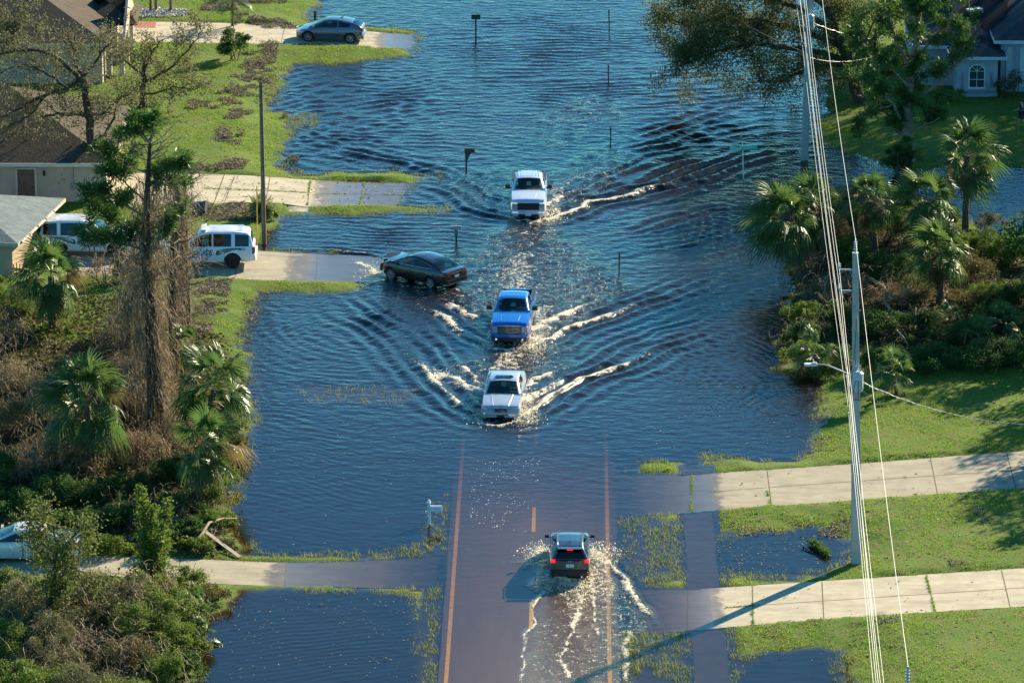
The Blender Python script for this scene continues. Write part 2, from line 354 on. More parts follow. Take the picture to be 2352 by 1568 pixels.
def slab_obj(name, poly, zf, mat, th=.12):
    bm = bmesh.new(); vs_ = [bm.verts.new((p[0], p[1], 0)) for p in poly]; f = bm.faces.new(vs_)
    if f.normal.z < 0: f.normal_flip()
    xs = [p[0] for p in poly]
    for x in np.arange(min(xs)+.5, max(xs), .5):
        bmesh.ops.bisect_plane(bm, geom=bm.verts[:]+bm.edges[:]+bm.faces[:], plane_co=(x, 0, 0), plane_no=(1, 0, 0))
    bmesh.ops.recalc_face_normals(bm, faces=bm.faces[:])
    top = bm.faces[:]; r = bmesh.ops.extrude_face_region(bm, geom=top)
    nv = {e for e in r['geom'] if isinstance(e, bmesh.types.BMVert)}
    for v_ in bm.verts:
        z = float(zf(np.array([v_.co.x]), np.array([v_.co.y]))[0]); v_.co.z = z-th if v_ in nv else z
    bmesh.ops.recalc_face_normals(bm, faces=bm.faces[:])
    me = bpy.data.meshes.new(name); bm.to_mesh(me); bm.free(); me.materials.append(mat)
    return tag(link(bpy.data.objects.new(name, me)), kind='structure')
for k in SLABS: slab_obj('driveway', PS[k], lambda x, y, k=k: slab_z(k, x, y), conc if k in ('near_left', 'near_right_upper', 'police') else concl)
PW1 = PN([(1568,1177),(1634,1173),(1645,1230),(1653,1348),(1580,1351),(1574,1230)]); PW2 = PN([(1588,1448),(1664,1443),(1672,1500),(1684,1600),(1720,1900),(1620,1900),(1598,1600),(1592,1500)]); PW0 = PN([(1565,1073),(1630,1073),(1632,1086),(1568,1089)])
for p, z_ in ((PW1, -.055), (PW2, -.055), (PW0, -.02)): slab_obj('pavement', p, lambda x, y, z_=z_: z_+0*x, conc)
slab_obj('path', PA, lambda x, y: .012+0*x, concl)
def joints(key, lines):
    mb = MB()
    for (a, b) in lines:
        A, Bp = P(*a), P(*b); n = 14; d = (Bp-A); nrm = Vector((-d.y, d.x, 0)).normalized()*.022
        for i in range(n):
            p, q = A+d*(i/n), A+d*((i+1)/n); zz = [float(slab_z(key, np.array([t.x]), np.array([t.y]))[0])+.005 for t in (p, q)]
            mb.quad((p-nrm).to_tuple()[:2]+(zz[0],), (q-nrm).to_tuple()[:2]+(zz[1],), (q+nrm).to_tuple()[:2]+(zz[1],), (p+nrm).to_tuple()[:2]+(zz[0],))
    tag(mb.build('driveway_joint', joint_m), kind='structure')
joints('near_right_lower', [((1728,1347),(1730,1437)), ((1888,1341),(1892,1426)), ((2127,1328),(2148,1413)), ((2300,1319),(2320,1404)), ((1580,1354),(1578,1446)), ((1665,1396),(2352,1360))])
joints('near_right_upper', [((1586,1092),(1584,1175)), ((1592,1092),(1590,1174)), ((1762,1083),(1772,1164)), ((2137,1060),(2153,1141)), ((2312,1049),(2333,1131)), ((1630,1130),(2352,1088)), ((1440,1138),(1580,1135)), ((1955,1072),(1963,1153))])
joints('near_left', [((414,1290),(409,1342)), ((658,1293),(654,1344)), ((540,1318),(541,1318.4))])
joints('middle_left', [((713,416),(706,473)), ((838,419),(826,470)), ((470,441),(925,447)), ((540,410),(516,470)), ((620,413),(610,470)), ((930,422),(915,468))])
joints('police', [((729,585),(725,645)), ((545,580),(540,642))])
joints('far_left', [((655,64),(645,106)), ((835,76),(820,110)), ((470,60),(455,104))])
# ------------------------------------------------------------------ flood water
WX = np.concatenate([np.arange(-62, -38, .5), np.arange(-38, 38, .10), np.arange(38, 70, .5)])
WY = np.concatenate([np.arange(165, 184, .4), np.arange(184, 318, .13), np.arange(318, 345.1, .4)])
VX, VY = np.meshgrid(WX, WY, indexing='ij')
H = np.zeros(VX.shape); FOAM = np.zeros(VX.shape); CHOP = np.zeros(VX.shape)
def box_idx(x0, x1, y0, y1):
    i0, i1 = np.searchsorted(WX, [x0, x1]); j0, j1 = np.searchsorted(WY, [y0, y1]); return slice(i0, i1), slice(j0, j1)
def crest(pts, A, lam, n=1.2, foam=0.0, fw=.28, foamto=1.0, z=1):
    """a wave packet that runs along a traced crest line; foam on its first part"""
    pts = PN(pts); seg = np.linalg.norm(np.diff(pts, axis=0), axis=1); cum = np.concatenate([[0], np.cumsum(seg)]); T = cum[-1]
    m = lam*n*1.6+.5; sl_ = box_idx(pts[:, 0].min()-m, pts[:, 0].max()+m, pts[:, 1].min()-m, pts[:, 1].max()+m)
    X, Y = VX[sl_], VY[sl_]; best = np.full(X.shape, 1e9); sd = np.zeros(X.shape); tt = np.zeros(X.shape)
    wob = (vnoise(X, Y, 1.3, 31)-.5)*.35+(vnoise(X, Y, .5, 32)-.5)*.16
    for i in range(len(pts)-1):
        a, b = pts[i], pts[i+1]; e = b-a; L2 = e@e; t0 = ((X-a[0])*e[0]+(Y-a[1])*e[1])/L2; t = np.clip(t0, 0, 1)
        dx, dy = X-a[0]-t*e[0], Y-a[1]-t*e[1]; d = np.hypot(dx, dy); up = d < best
        best = np.where(up, d, best); sd = np.where(up, np.sign(e[0]*dy-e[1]*dx)*d, sd); tt = np.where(up, (cum[i]+t*seg[i])/T, tt)
    sd = sd+wob; env = np.clip(np.minimum(tt*8+.4, (1-tt)*3), 0, 1)
    H[sl_] += 1.02*A*env*np.exp(-(sd/(lam*n))**2)*np.cos(2*math.pi*sd/lam)
    if foam:
        w1 = fw*1.15*(.6+.9*vnoise(X, Y, .9, 35)); back = np.where(sd*np.sign(sd[np.unravel_index(np.argmax(best < .3), sd.shape)]+1e-9) > 0, 2.6, 1.7)
        v = (.66*np.exp(-(sd/w1)**2)+.40*np.exp(-(sd/(w1*back))**2))*(.62+.72*vnoise(X, Y, .38, 36))*np.clip((foamto-tt)*3, 0, 1)*(best < 1.5)
        FOAM[sl_] = np.maximum(FOAM[sl_], np.minimum(1, foam*v)); CHOP[sl_] = np.maximum(CHOP[sl_], np.minimum(1, .9*foam*v))
def rings(c, lam, r0, r1, a0, a1, A):
    c = P(*c); X, Y = VX, VY; r = np.hypot(X-c.x, Y-c.y); a = np.degrees(np.arctan2(Y-c.y, X-c.x)) % 360
    r = r+(vnoise(X, Y, 4, 41)-.5)*1.6+(vnoise(X, Y, 1.5, 42)-.5)*.3; aa = (a-a0) % 360; span = (a1-a0) % 360
    env = np.clip(np.minimum(r-r0, r1-r)/((r1-r0)*.3), 0, 1)*np.clip(np.minimum(aa, span-aa)/14, 0, 1)*(aa < span)
    H[:] += 1.0*A*env*np.cos(2*math.pi*r/lam)*(.4+1.2*vnoise(X, Y, 3, 43))
def train(u0, v0, u1, v1, ang, lam, A, seed):
    """plane wavelets; ang = direction of travel in degrees, inside a soft ellipse"""
    a, b = P(u0, v0), P(u1, v1); cx, cy = (a.x+b.x)/2, (a.y+b.y)/2; rx, ry = abs(b.x-a.x)/2, abs(b.y-a.y)/2
    q = ((VX-cx)/rx)**2+((VY-cy)/ry)**2; env = np.exp(-q*1.2); d = VX*math.cos(R(ang))+VY*math.sin(R(ang))
    d = d+(vnoise(VX, VY, 3.5, seed)-.5)*2.2*lam+(vnoise(VX, VY, 1.2, seed+1)-.5)*.5*lam
    H[:] += 1.15*A*env*np.cos(2*math.pi*d/lam)*(.3+1.4*vnoise(VX, VY, 2.2, seed+2))
def chop(poly, c, f, soft=1.2):
    p = PN(poly); s = np.clip(sdf(p, VX, VY)/soft+.3+(vnoise(VX, VY, .9, 51)-.5)*1.2, 0, 1)
    CHOP[:] = np.maximum(CHOP, s*c); FOAM[:] = np.maximum(FOAM, s*f)
# silver sedan
crest([(1106,957),(1056,931),(1013,891),(976,847),(933,804),(897,764),(860,742),(813,724),(759,680)], .07, .95, 2.0, .9, .16, .62)
crest([(976,833),(918,764),(904,746),(868,724),(824,695),(799,673)], .05, .8, 2.0)
crest([(1100,900),(1085,892),(1045,873),(1013,862),(980,835)], .05, .6, .9, .9, .35, 1.0)
crest([(1098,878),(1067,851),(1042,831)], .04, .6, .8, .9, .18, 1.0)
crest([(1192,962),(1227,938),(1267,909),(1325,876),(1376,854),(1448,833),(1503,800),(1593,771),(1700,730)], .07, .95, 2.0, .95, .17, .75)
crest([(1201,921),(1241,902),(1296,869),(1354,847),(1405,822),(1448,793),(1521,764),(1593,746),(1700,700)], .044, .8, 1.7, 1.0, .24, .35)
crest([(1198,895),(1230,869),(1267,854),(1310,833)], .04, .6, .8, .9, .2, .9)
crest([(1100,960),(1115,972),(1150,976),(1185,972),(1205,955)], .03, .5, .6, .9, .16, 1.1)
# blue pickup
crest([(1124,792),(1096,782),(1049,753),(1027,727),(984,713),(940,684)], .06, .8, 1.1, .9, .22, 1.0)
crest([(1114,735),(1078,724),(1042,702),(1009,684)], .05, .7, 1.0, 1.0, .28, 1.0)
crest([(1216,796),(1267,778),(1303,753),(1347,738),(1405,720),(1450,705),(1530,675),(1650,630)], .07, .9, 1.9, 1.0, .20, .72)
crest([(1227,756),(1274,727),(1325,709),(1379,686),(1430,660)], .05, .8, 1.0, 1.0, .24, .8)
crest([(1116,790),(1130,800),(1170,803),(1222,798)], .03, .5, .6, .8, .16, 1.1)
# white pickup
crest([(1173,500),(1122,493),(1079,479),(1033,447),(997,433),(955,422)], .08, 1.0, 1.1, .55, .16, .5)
crest([(1033,405),(980,390),(926,373),(855,362),(784,348),(678,309)], .06, 1.0, 1.3)
crest([(1168,462),(1125,451),(1100,429),(1051,419)], .05, .7, .9, .6, .2, .6)
crest([(1256,504),(1299,493),(1352,465),(1441,449),(1530,425),(1620,390),(1700,365),(1800,330)], .09, 1.1, 1.9, .95, .17, .62)
crest([(1260,470),(1303,447),(1352,429),(1388,412),(1450,390),(1560,340)], .06, .9, 1.6, .95, .22, .38)
crest([(1170,500),(1190,507),(1230,508),(1258,503)], .03, .5, .6, .9, .16, 1.1)
crest([(1458,533),(1542,505),(1640,480),(1740,470)], .06, .9, 1.2); crest([(1540,567),(1593,560),(1700,530),(1780,515)], .05, .8, 1.2)
crest([(1440,445),(1500,432),(1600,418),(1680,410)], .08, 1.0, 1.2); crest([(1440,425),(1500,395),(1560,372),(1640,360)], .08, 1.1, 1.2)
crest([(1480,310),(1560,287),(1640,255),(1720,232)], .07, 1.2, 1.3); crest([(1460,345),(1540,330),(1640,290),(1740,280)], .07, 1.1, 1.3)
# dark suv driving away
crest([(1264,1262),(1242,1272),(1218,1290),(1205,1310)], .05, .5, .7, 1.0, .22, 1.0)
crest([(1352,1264),(1372,1272),(1395,1287),(1412,1306),(1430,1331),(1452,1357),(1478,1387),(1497,1417),(1508,1450)], .05, .55, .8, 1.0, .13, 1.0)
crest([(1354,1270),(1385,1290),(1402,1310)], .04, .4, .7, 1.0, .22, 1.0)
crest([(1267,1333),(1241,1372),(1226,1398),(1222,1428),(1207,1454),(1198,1495),(1196,1568),(1194,1640)], .03, .5, .6, .95, .06, 1.2)
crest([(1352,1330),(1363,1365),(1374,1394),(1372,1424),(1376,1457)], .03, .5, .6, .9, .07, 1.2)
crest([(1337,1361),(1330,1394),(1326,1420),(1304,1469),(1296,1506),(1300,1568)], .03, .5, .6, .9, .09, 1.2)
crest([(1443,1453),(1441,1500),(1447,1560)], .02, .4, .6, .9, .10, 1.2)
crest([(1262,1330),(1300,1345),(1352,1335)], .04, .5, .8, .8, .3, 1.1)
# black sedan
crest([(872,632),(850,618),(825,604),(802,592)], .03, .5, .7, 1.0, .22, 1.0)
crest([(868,640),(890,650),(930,655),(990,665),(1060,650)], .03, .5, .7, .45, .2, .9)
crest([(755,575),(790,580),(850,585),(870,592)], .05, .8, 1.0, .6, .12, 1.0)
# wave trains spreading over the flooded gardens
rings((1400,380), 1.15, 12, 40, 120, 215, .030); rings((1300,250), .95, 10, 34, 150, 235, .022); rings((1150,850), .62, 7, 26, 130, 215, .006)
rings((1250,640), .8, 9, 30, 335, 60, .022); rings((1150,900), .55, 5, 24, 335, 50, .013); rings((1160,700), .75, 8, 20, 170, 240, .010)
train(640,140,1100,330, 100, 1.0, .022, 61); train(640,280,1100,420, 75, 1.1, .026, 64); train(1400,100,1900,420, 112, 1.3, .024, 67)
train(1380,450,1840,700, 112, .95, .014, 70); train(1000,0,1600,300, 92, .8, .022, 73); train(1500,650,1900,1000, 85, .55, .010, 76)
train(560,750,900,1250, 60, .5, .005, 79); train(700,480,1100,590, 80, .8, .022, 82); train(500,1380,1000,1600, 110, .45, .0035, 85)
chop([(1180,505),(1255,505),(1330,560),(1430,640),(1460,680),(1380,720),(1250,800),(1120,800),(1070,730),(960,670),(1060,655),(1070,600),(1100,540)], 1.0, .41)
chop([(1110,790),(1225,790),(1330,800),(1300,860),(1215,955),(1100,955),(1050,900),(1000,850)], .9, .40)
chop([(1150,580),(1240,570),(1235,680),(1130,680)], 1.0, .60, .8); chop([(1130,800),(1215,800),(1200,850),(1110,850)], 1.0, .66, .6)
chop([(1215,700),(1290,690),(1260,770),(1215,800)], 1.0, .62, .6)
chop([(1000,380),(1180,390),(1180,500),(1100,500),(1000,440)], .6, .22); chop([(1255,395),(1400,330),(1500,360),(1400,440),(1255,500)], .7, .38)
chop([(1255,420),(1300,430),(1300,490),(1255,500)], .9, .6, .5)
chop([(1180,505),(1260,505),(1230,580),(1170,560)], .9, .5); chop([(1200,280),(1350,200),(1450,260),(1300,340),(1220,340)], .5, .33)
chop([(1266,1335),(1355,1330),(1400,1300),(1450,1360),(1500,1440),(1460,1568),(1440,1700),(1200,1700),(1200,1480),(1235,1400)], .75, .44, .7)
chop([(1350,1270),(1380,1280),(1430,1345),(1400,1400),(1355,1340)], .9, .60, .4); chop([(1270,1345),(1350,1340),(1345,1440),(1300,1460),(1290,1400)], .9, .60, .4)
chop([(1230,1300),(1264,1270),(1262,1330),(1235,1360),(1210,1345)], .7, .40, .4)
chop([(870,560),(1070,600),(1060,660),(900,660)], .5, .2)
# footprints of bow splashes
HCH = (vnoise(VX, VY, .55, 91)-.5)*.10+(vnoise(VX, VY, .28, 92)-.5)*.06
H += CHOP*HCH
H += ((vnoise(VX, VY, 1.6, 93)-.5)*.016+(vnoise(VX, VY*1.7, .7, 94)-.5)*.012)*np.interp(VY, [YB, YM, YT, YT+30], [.25, .4, .9, 1.3])
SURF = interp2(TZ, VX, VY)
SURF = np.where(np.abs(VX-road_x(VY)) < RHW, np.maximum(SURF, road_z(VX, VY)), SURF)
for k in PS:
    s = sdf(PS[k], VX, VY) > 0; SURF = np.where(s, np.maximum(SURF, slab_z(k, VX, VY)), SURF)
s = sdf(PW, VX, VY) > 0; SURF = np.where(s, np.maximum(SURF, -.055), SURF)
DEPTH = np.clip(-SURF, 0, 1)
H *= np.clip(DEPTH/.10, .04, 1)
calm = np.interp(VY, [YB, YM, YT, YT+25], [.10, .18, .6, 1.0])
calm = np.maximum(calm, CHOP)*np.clip(DEPTH/.06, .1, 1)
keep = SURF < .06
def mat_water():
    s = NT('tannin_flood_water'); s.n.remove(s.p)
    A = lambda n: s.node('ShaderNodeAttribute', attribute_name=n).outputs['Fac']
    dep, foam, rip, chp = A('depth'), A('foam'), A('ripple'), A('chop')
    n1 = s.noise(1.6, 3, s.coord((.8, 1.35, 1), (0, 0, R(8))), .5); n2 = s.noise(4.2, 3, s.coord((.7, 1.2, 1), (0, 0, R(-14))), .55)
    n3 = s.noise(9.0, 2, s.coord((.75, 1.2, 1), (0, 0, R(20))), .5); n4 = s.noise(5.5, 4, s.coord(), .7)
    h = s.math('ADD', s.math('MULTIPLY', n1, .085), s.math('ADD', s.math('MULTIPLY', n2, .020), s.math('MULTIPLY', n3, .006)))
    h = s.math('MULTIPLY', h, rip); h = s.math('ADD', h, s.math('MULTIPLY', s.math('MULTIPLY', n4, chp), .10))
    b = s.node('ShaderNodeBump'); b.inputs['Strength'].default_value = 1; b.inputs['Distance'].default_value = 1.0; s.L(h, b.inputs['Height'])
    N = b.outputs[0]
    fr = s.node('ShaderNodeFresnel'); fr.inputs[0].default_value = 1.34; s.L(N, fr.inputs[1])
    geo = s.node('ShaderNodeNewGeometry'); frf = s.math('ADD', s.math('MULTIPLY', fr.outputs[0], s.math('SUBTRACT', 1.0, geo.outputs['Backfacing'])), s.math('MULTIPLY', geo.outputs['Backfacing'], .12))
    gl = s.node('ShaderNodeBsdfGlossy'); gl.inputs['Roughness'].default_value = .06; gl.inputs['Color'].default_value = (.97, .99, 1, 1); s.L(N, gl.inputs['Normal'])
    k = s.math('SUBTRACT', 1.0, s.math('POWER', 2.718, s.math('MULTIPLY', dep, -8.0)), clamp=True)
    df = s.node('ShaderNodeBsdfDiffuse'); df.inputs[0].default_value = (.012, .008, .006, 1)
    tr = s.node('ShaderNodeBsdfTransparent')
    s.L(s.ramp(dep, [(0, (.97, .92, .86)), (.025, (.87, .73, .60)), (.07, (.70, .50, .37)), (.25, (.40, .16, .08))]), tr.inputs[0])
    m1 = s.node('ShaderNodeMixShader'); s.L(k, m1.inputs[0]); s.L(tr.outputs[0], m1.inputs[1]); s.L(df.outputs[0], m1.inputs[2])
    m2 = s.node('ShaderNodeMixShader'); s.L(frf, m2.inputs[0]); s.L(m1.outputs[0], m2.inputs[1]); s.L(gl.outputs[0], m2.inputs[2])
    f1 = s.noise(3.4, 5, s.coord((1, .7, 1)), .75); f2 = s.noise(12, 4, s.coord((1, .5, 1)), .8)
    ff = s.math('ADD', s.math('MULTIPLY', f1, .55), s.math('MULTIPLY', f2, .55))
    thr = s.math('SUBTRACT', .725, s.math('MULTIPLY', foam, .275))
    fm = s.math('MULTIPLY', s.math('SUBTRACT', ff, thr), 14.0, clamp=True)
    fm = s.math('MULTIPLY', fm, s.math('MULTIPLY', foam, 6.0, clamp=True))
    fd = s.node('ShaderNodeBsdfDiffuse'); fd.inputs[0].default_value = (.80, .74, .60, 1)
    ft = s.node('ShaderNodeBsdfTranslucent'); ft.inputs[0].default_value = (.5, .42, .28, 1)
    b2 = s.node('ShaderNodeBump'); b2.inputs['Strength'].default_value = 1; b2.inputs['Distance'].default_value = .12; s.L(f2, b2.inputs['Height']); s.L(N, b2.inputs['Normal'])
    s.L(b2.outputs[0], fd.inputs['Normal'])
    m3 = s.node('ShaderNodeMixShader'); s.L(fm, m3.inputs[0]); s.L(m2.outputs[0], m3.inputs[1]); s.L(fd.outputs[0], m3.inputs[2])
    s.L(m3.outputs[0], s.out.inputs[0]); return s.mat
F = grid_faces(len(WX), len(WY)); kf = keep.ravel()[F].any(axis=1); F = F[kf]
used = np.zeros(VX.size, bool); used[F.ravel()] = True; remap = np.cumsum(used)-1; F = remap[F]
pick = lambda a: a.ravel()[used]
o = tri_mesh('water', np.stack([pick(VX), pick(VY), pick(H)], 1), F, mat_water(),
             attrs={'depth': pick(DEPTH), 'foam': pick(FOAM), 'ripple': pick(calm), 'chop': pick(CHOP)}, smooth=True)
tag(o, kind='structure')

# ------------------------------------------------------------------ people
def skin_figure(name, joints, edges, root, mats, parent=None, sub=1):
    """one continuous surface grown round a posed skeleton: joints name -> (pos, radius)"""
    names = list(joints); me = bpy.data.meshes.new(name)
    me.from_pydata([joints[n][0] for n in names], [(names.index(a), names.index(b)) for a, b in edges], [])
    o = link(bpy.data.objects.new(name, me)); sk = o.modifiers.new('s', 'SKIN')
    for i, n in enumerate(names):
        r = joints[n][1]; me.skin_vertices[0].data[i].radius = (r if hasattr(r, '__len__') else (r, r)); me.skin_vertices[0].data[i].use_root = (n == root)
    sb = o.modifiers.new('b', 'SUBSURF'); sb.levels = sub; sb.render_levels = sub
    dg = bpy.context.evaluated_depsgraph_get(); m2 = bpy.data.meshes.new_from_object(o.evaluated_get(dg))
    bpy.data.objects.remove(o); bpy.data.meshes.remove(me)
    o = link(bpy.data.objects.new(name, m2)); m2.name = name; m2.materials.clear()
    for m in mats: m2.materials.append(m)
    m2.polygons.foreach_set('use_smooth', [True]*len(m2.polygons))
    if parent: o.parent = parent
    return o
skin_m = simple('skin', (.42, .24, .16), .55, var=.06); hair_m = simple('dark_hair', (.03, .02, .015), .6)
def hand_chain(J, E, pre, wrist, d, curl, side):
    """palm, four unequal bent fingers and a thumb leaving the side of the palm"""
    w = Vector(wrist); d = Vector(d).normalized(); s = d.cross(Vector(curl)).normalized(); c = Vector(curl).normalized()
    J[pre+'palm'] = (w+d*.05, (.034, .018)); E.append((pre+'wrist', pre+'palm'))
    for i, (ln, off) in enumerate(((.075, -.027), (.085, -.009), (.08, .009), (.062, .026))):
        b = w+d*.085+s*off; J[f'{pre}f{i}a'] = (b, .0095); J[f'{pre}f{i}b'] = (b+d*ln*.55+c*.012, .0085); J[f'{pre}f{i}c'] = (b+d*ln*.75+c*ln*.55, .007)
        E += [(pre+'palm', f'{pre}f{i}a'), (f'{pre}f{i}a', f'{pre}f{i}b'), (f'{pre}f{i}b', f'{pre}f{i}c')]
    t = w+d*.03+s*side*.038; J[pre+'ta'] = (t, .011); J[pre+'tb'] = (t+d*.04+c*.02+s*side*.012, .009); E += [(pre+'palm', pre+'ta'), (pre+'ta', pre+'tb')]
def make_person(loc, rz, pose, shirt, trousers, label, hair=hair_m, cap=None, wet=False):
    """pose 'sit' (driving) or 'walk'; faces local +x"""
    root = empty('person', loc, rz, label, 'person')
    J, E = {}, []
    V_ = lambda x, y, z: Vector((x, y, z))
    if pose == 'sit':
        hip = V_(0, 0, .52); ch = V_(-.10, 0, .92); nk = V_(-.10, 0, 1.09); hd = V_(-.07, 0, 1.22)
        legs = [(V_(.02, s*.10, .50), V_(.44, s*.13, .58), V_(.62, s*.12, .20), V_(.78, s*.12, .16)) for s in (-1, 1)]
        arms = [(V_(-.10, s*.19, 1.02), V_(.10, s*.26, .82), V_(.34, s*.17, .93)) for s in (-1, 1)]; hdir = V_(1, 0, .3); curl = V_(.3, 0, -1)
    else:
        hip = V_(0, 0, .93); ch = V_(.05, 0, 1.28); nk = V_(.07, 0, 1.46); hd = V_(.11, 0, 1.60)
        legs = [(V_(0, -.09, .90), V_(.20, -.10, .50), V_(.18, -.10, .08), V_(.34, -.10, .04)), (V_(0, .09, .90), V_(-.05, .10, .48), V_(-.34, .10, .14), V_(-.24, .10, .04))]
        arms = [(V_(.05, -.18, 1.40), V_(-.12, -.24, 1.14), V_(.02, -.26, .92)), (V_(.05, .18, 1.40), V_(.14, .24, 1.15), V_(.36, .22, 1.05))]; hdir = V_(.4, 0, -.8); curl = V_(1, 0, .2)
    J['pelvis'] = (hip, (.15, .11)); J['waist'] = (hip.lerp(ch, .45), (.13, .10)); J['chest'] = (ch, (.165, .115)); J['neck'] = (nk, .055); J['skull'] = (hd, .088); J['crown'] = (hd+V_(.005, 0, .075), .072)
    E += [('pelvis', 'waist'), ('waist', 'chest'), ('chest', 'neck'), ('neck', 'skull'), ('skull', 'crown')]
    for i, (h, k, a, t) in enumerate(legs):
        p = 'lr'[i]; J[p+'hip'] = (h, .085); J[p+'knee'] = (k, .058); J[p+'calf'] = (k.lerp(a, .3), .055); J[p+'ankle'] = (a, .038); J[p+'toe'] = (t, (.045, .028))
        E += [('pelvis', p+'hip'), (p+'hip', p+'knee'), (p+'knee', p+'calf'), (p+'calf', p+'ankle'), (p+'ankle', p+'toe')]
    for i, (s_, e_, w_) in enumerate(arms):
        p = 'ab'[i]; J[p+'sh'] = (s_, .056); J[p+'el'] = (e_, .040); J[p+'wrist'] = (w_, .026)
        E += [('chest', p+'sh'), (p+'sh', p+'el'), (p+'el', p+'wrist')]; hand_chain(J, E, p, w_, (w_-e_), curl, -1 if i else 1)
    body = skin_figure('body', J, E, 'pelvis', [skin_m, hair_m], root)
    # face: nose, brow, ears, lips grown on the head
    f = MB(); c = hd+V_(.0, 0, .02)
    f.tube([c+V_(.080, 0, .012), c+V_(.108, 0, -.022), c+V_(.088, 0, -.034)], [.008, .014, .008], 6)
    for s in (-1, 1):
        f.tube([c+V_(0, s*.082, .015), c+V_(-.008, s*.094, -.005), c+V_(0, s*.082, -.03)], [.010, .014, .008], 6)
        f.tube([c+V_(.074, s*.034, .008), c+V_(.083, s*.034, .008)], [.011, .009], 6, 1)
    f.tube([c+V_(.082, -.026, -.052), c+V_(.091, 0, -.053), c+V_(.082, .026, -.052)], [.005, .008, .005], 6)
    f.build('face', [skin_m, hair_m], root, 60)
    # clothes: sleeves, shirt and trousers follow the body a centimetre outside it
    top = {k: J[k] for k in ('pelvis', 'waist', 'chest', 'ash', 'bsh')}
    for k in top: r = top[k][1]; top[k] = (top[k][0], tuple(x+.018 for x in r) if hasattr(r, '__len__') else r+.016)
    top['nk'] = (nk-V_(0, 0, .05), .075)
    for p in 'ab': top[p+'m'] = (J[p+'sh'][0].lerp(J[p+'el'][0], .75), .058)
    skin_figure('shirt', top, [('pelvis', 'waist'), ('waist', 'chest'), ('chest', 'nk'), ('chest', 'ash'), ('chest', 'bsh'), ('ash', 'am'), ('bsh', 'bm')], 'pelvis', [shirt], root)
    tr = {'pelvis': (J['pelvis'][0]-V_(0, 0, .02), (.172, .132))}; te = []
    for p in 'lr':
        tr[p+'hip'] = (J[p+'hip'][0], .103); tr[p+'knee'] = (J[p+'knee'][0], .078); te += [('pelvis', p+'hip'), (p+'hip', p+'knee')]
        if pose == 'sit': tr[p+'an'] = (J[p+'ankle'][0], .06); te.append((p+'knee', p+'an'))
    skin_figure('trousers' if pose == 'sit' else 'shorts', tr, te, 'pelvis', [trousers], root)
    hj = {'a': (hd+V_(-.03, 0, .055), .092), 'b': (hd+V_(-.055, 0, -.01), .075), 'c': (hd+V_(.025, 0, .098), .062)}
    skin_figure('hair', hj, [('a', 'b'), ('a', 'c')], 'a', [cap or hair], root)
    return root
# ------------------------------------------------------------------ vehicles
def paint(name, c, metal=.0, rough=.28, coat=1.0, var=.05, flake=0):
    s = NT(name); v = s.coord(); n = s.noise(2.5, 4, v); n2 = s.noise(18, 3, v)
    col = s.ramp(n, [(.3, tuple(x*(1-var) for x in c)), (.7, tuple(x*(1+var) for x in c))])
    s.base(s.mix(s.ramp(n2, [(.6, 0), (.85, .12)]), col, (.25, .22, .17))); s.set(rough=rough, metal=metal, coat=coat)
    s.p.inputs['Coat Roughness'].default_value = .05; return s.mat
def glassmat(name, tint=(.10, .16, .14), rough=.02):
    s = NT(name); s.n.remove(s.p); tr = s.node('ShaderNodeBsdfTransparent'); tr.inputs[0].default_value = lin(tint)
    gl = s.node('ShaderNodeBsdfGlossy'); gl.inputs['Roughness'].default_value = rough
    n = s.noise(6, 2, s.coord()); s.L(s.ramp(n, [(.3, (.9, .96, .94)), (.7, (1, 1, 1))]), gl.inputs[0])
    fr = s.node('ShaderNodeFresnel'); fr.inputs[0].default_value = 1.5; g = s.node('ShaderNodeNewGeometry')
    f = s.math('ADD', s.math('MULTIPLY', fr.outputs[0], s.math('SUBTRACT', 1.0, g.outputs['Backfacing'])), s.math('MULTIPLY', g.outputs['Backfacing'], .1))
    m = s.node('ShaderNodeMixShader'); s.L(f, m.inputs[0]); s.L(tr.outputs[0], m.inputs[1]); s.L(gl.outputs[0], m.inputs[2]); s.L(m.outputs[0], s.out.inputs[0]); return s.mat
def emis(name, c, st, base=(.4, .02, .02)):
    s = NT(name); n = s.noise(20, 1, s.coord()); s.base(s.ramp(n, [(.3, base), (.7, tuple(min(1, x*1.2) for x in base))])); s.p.inputs['Emission Color'].default_value = lin(c)
    s.set(emit=st, rough=.2); return s.mat
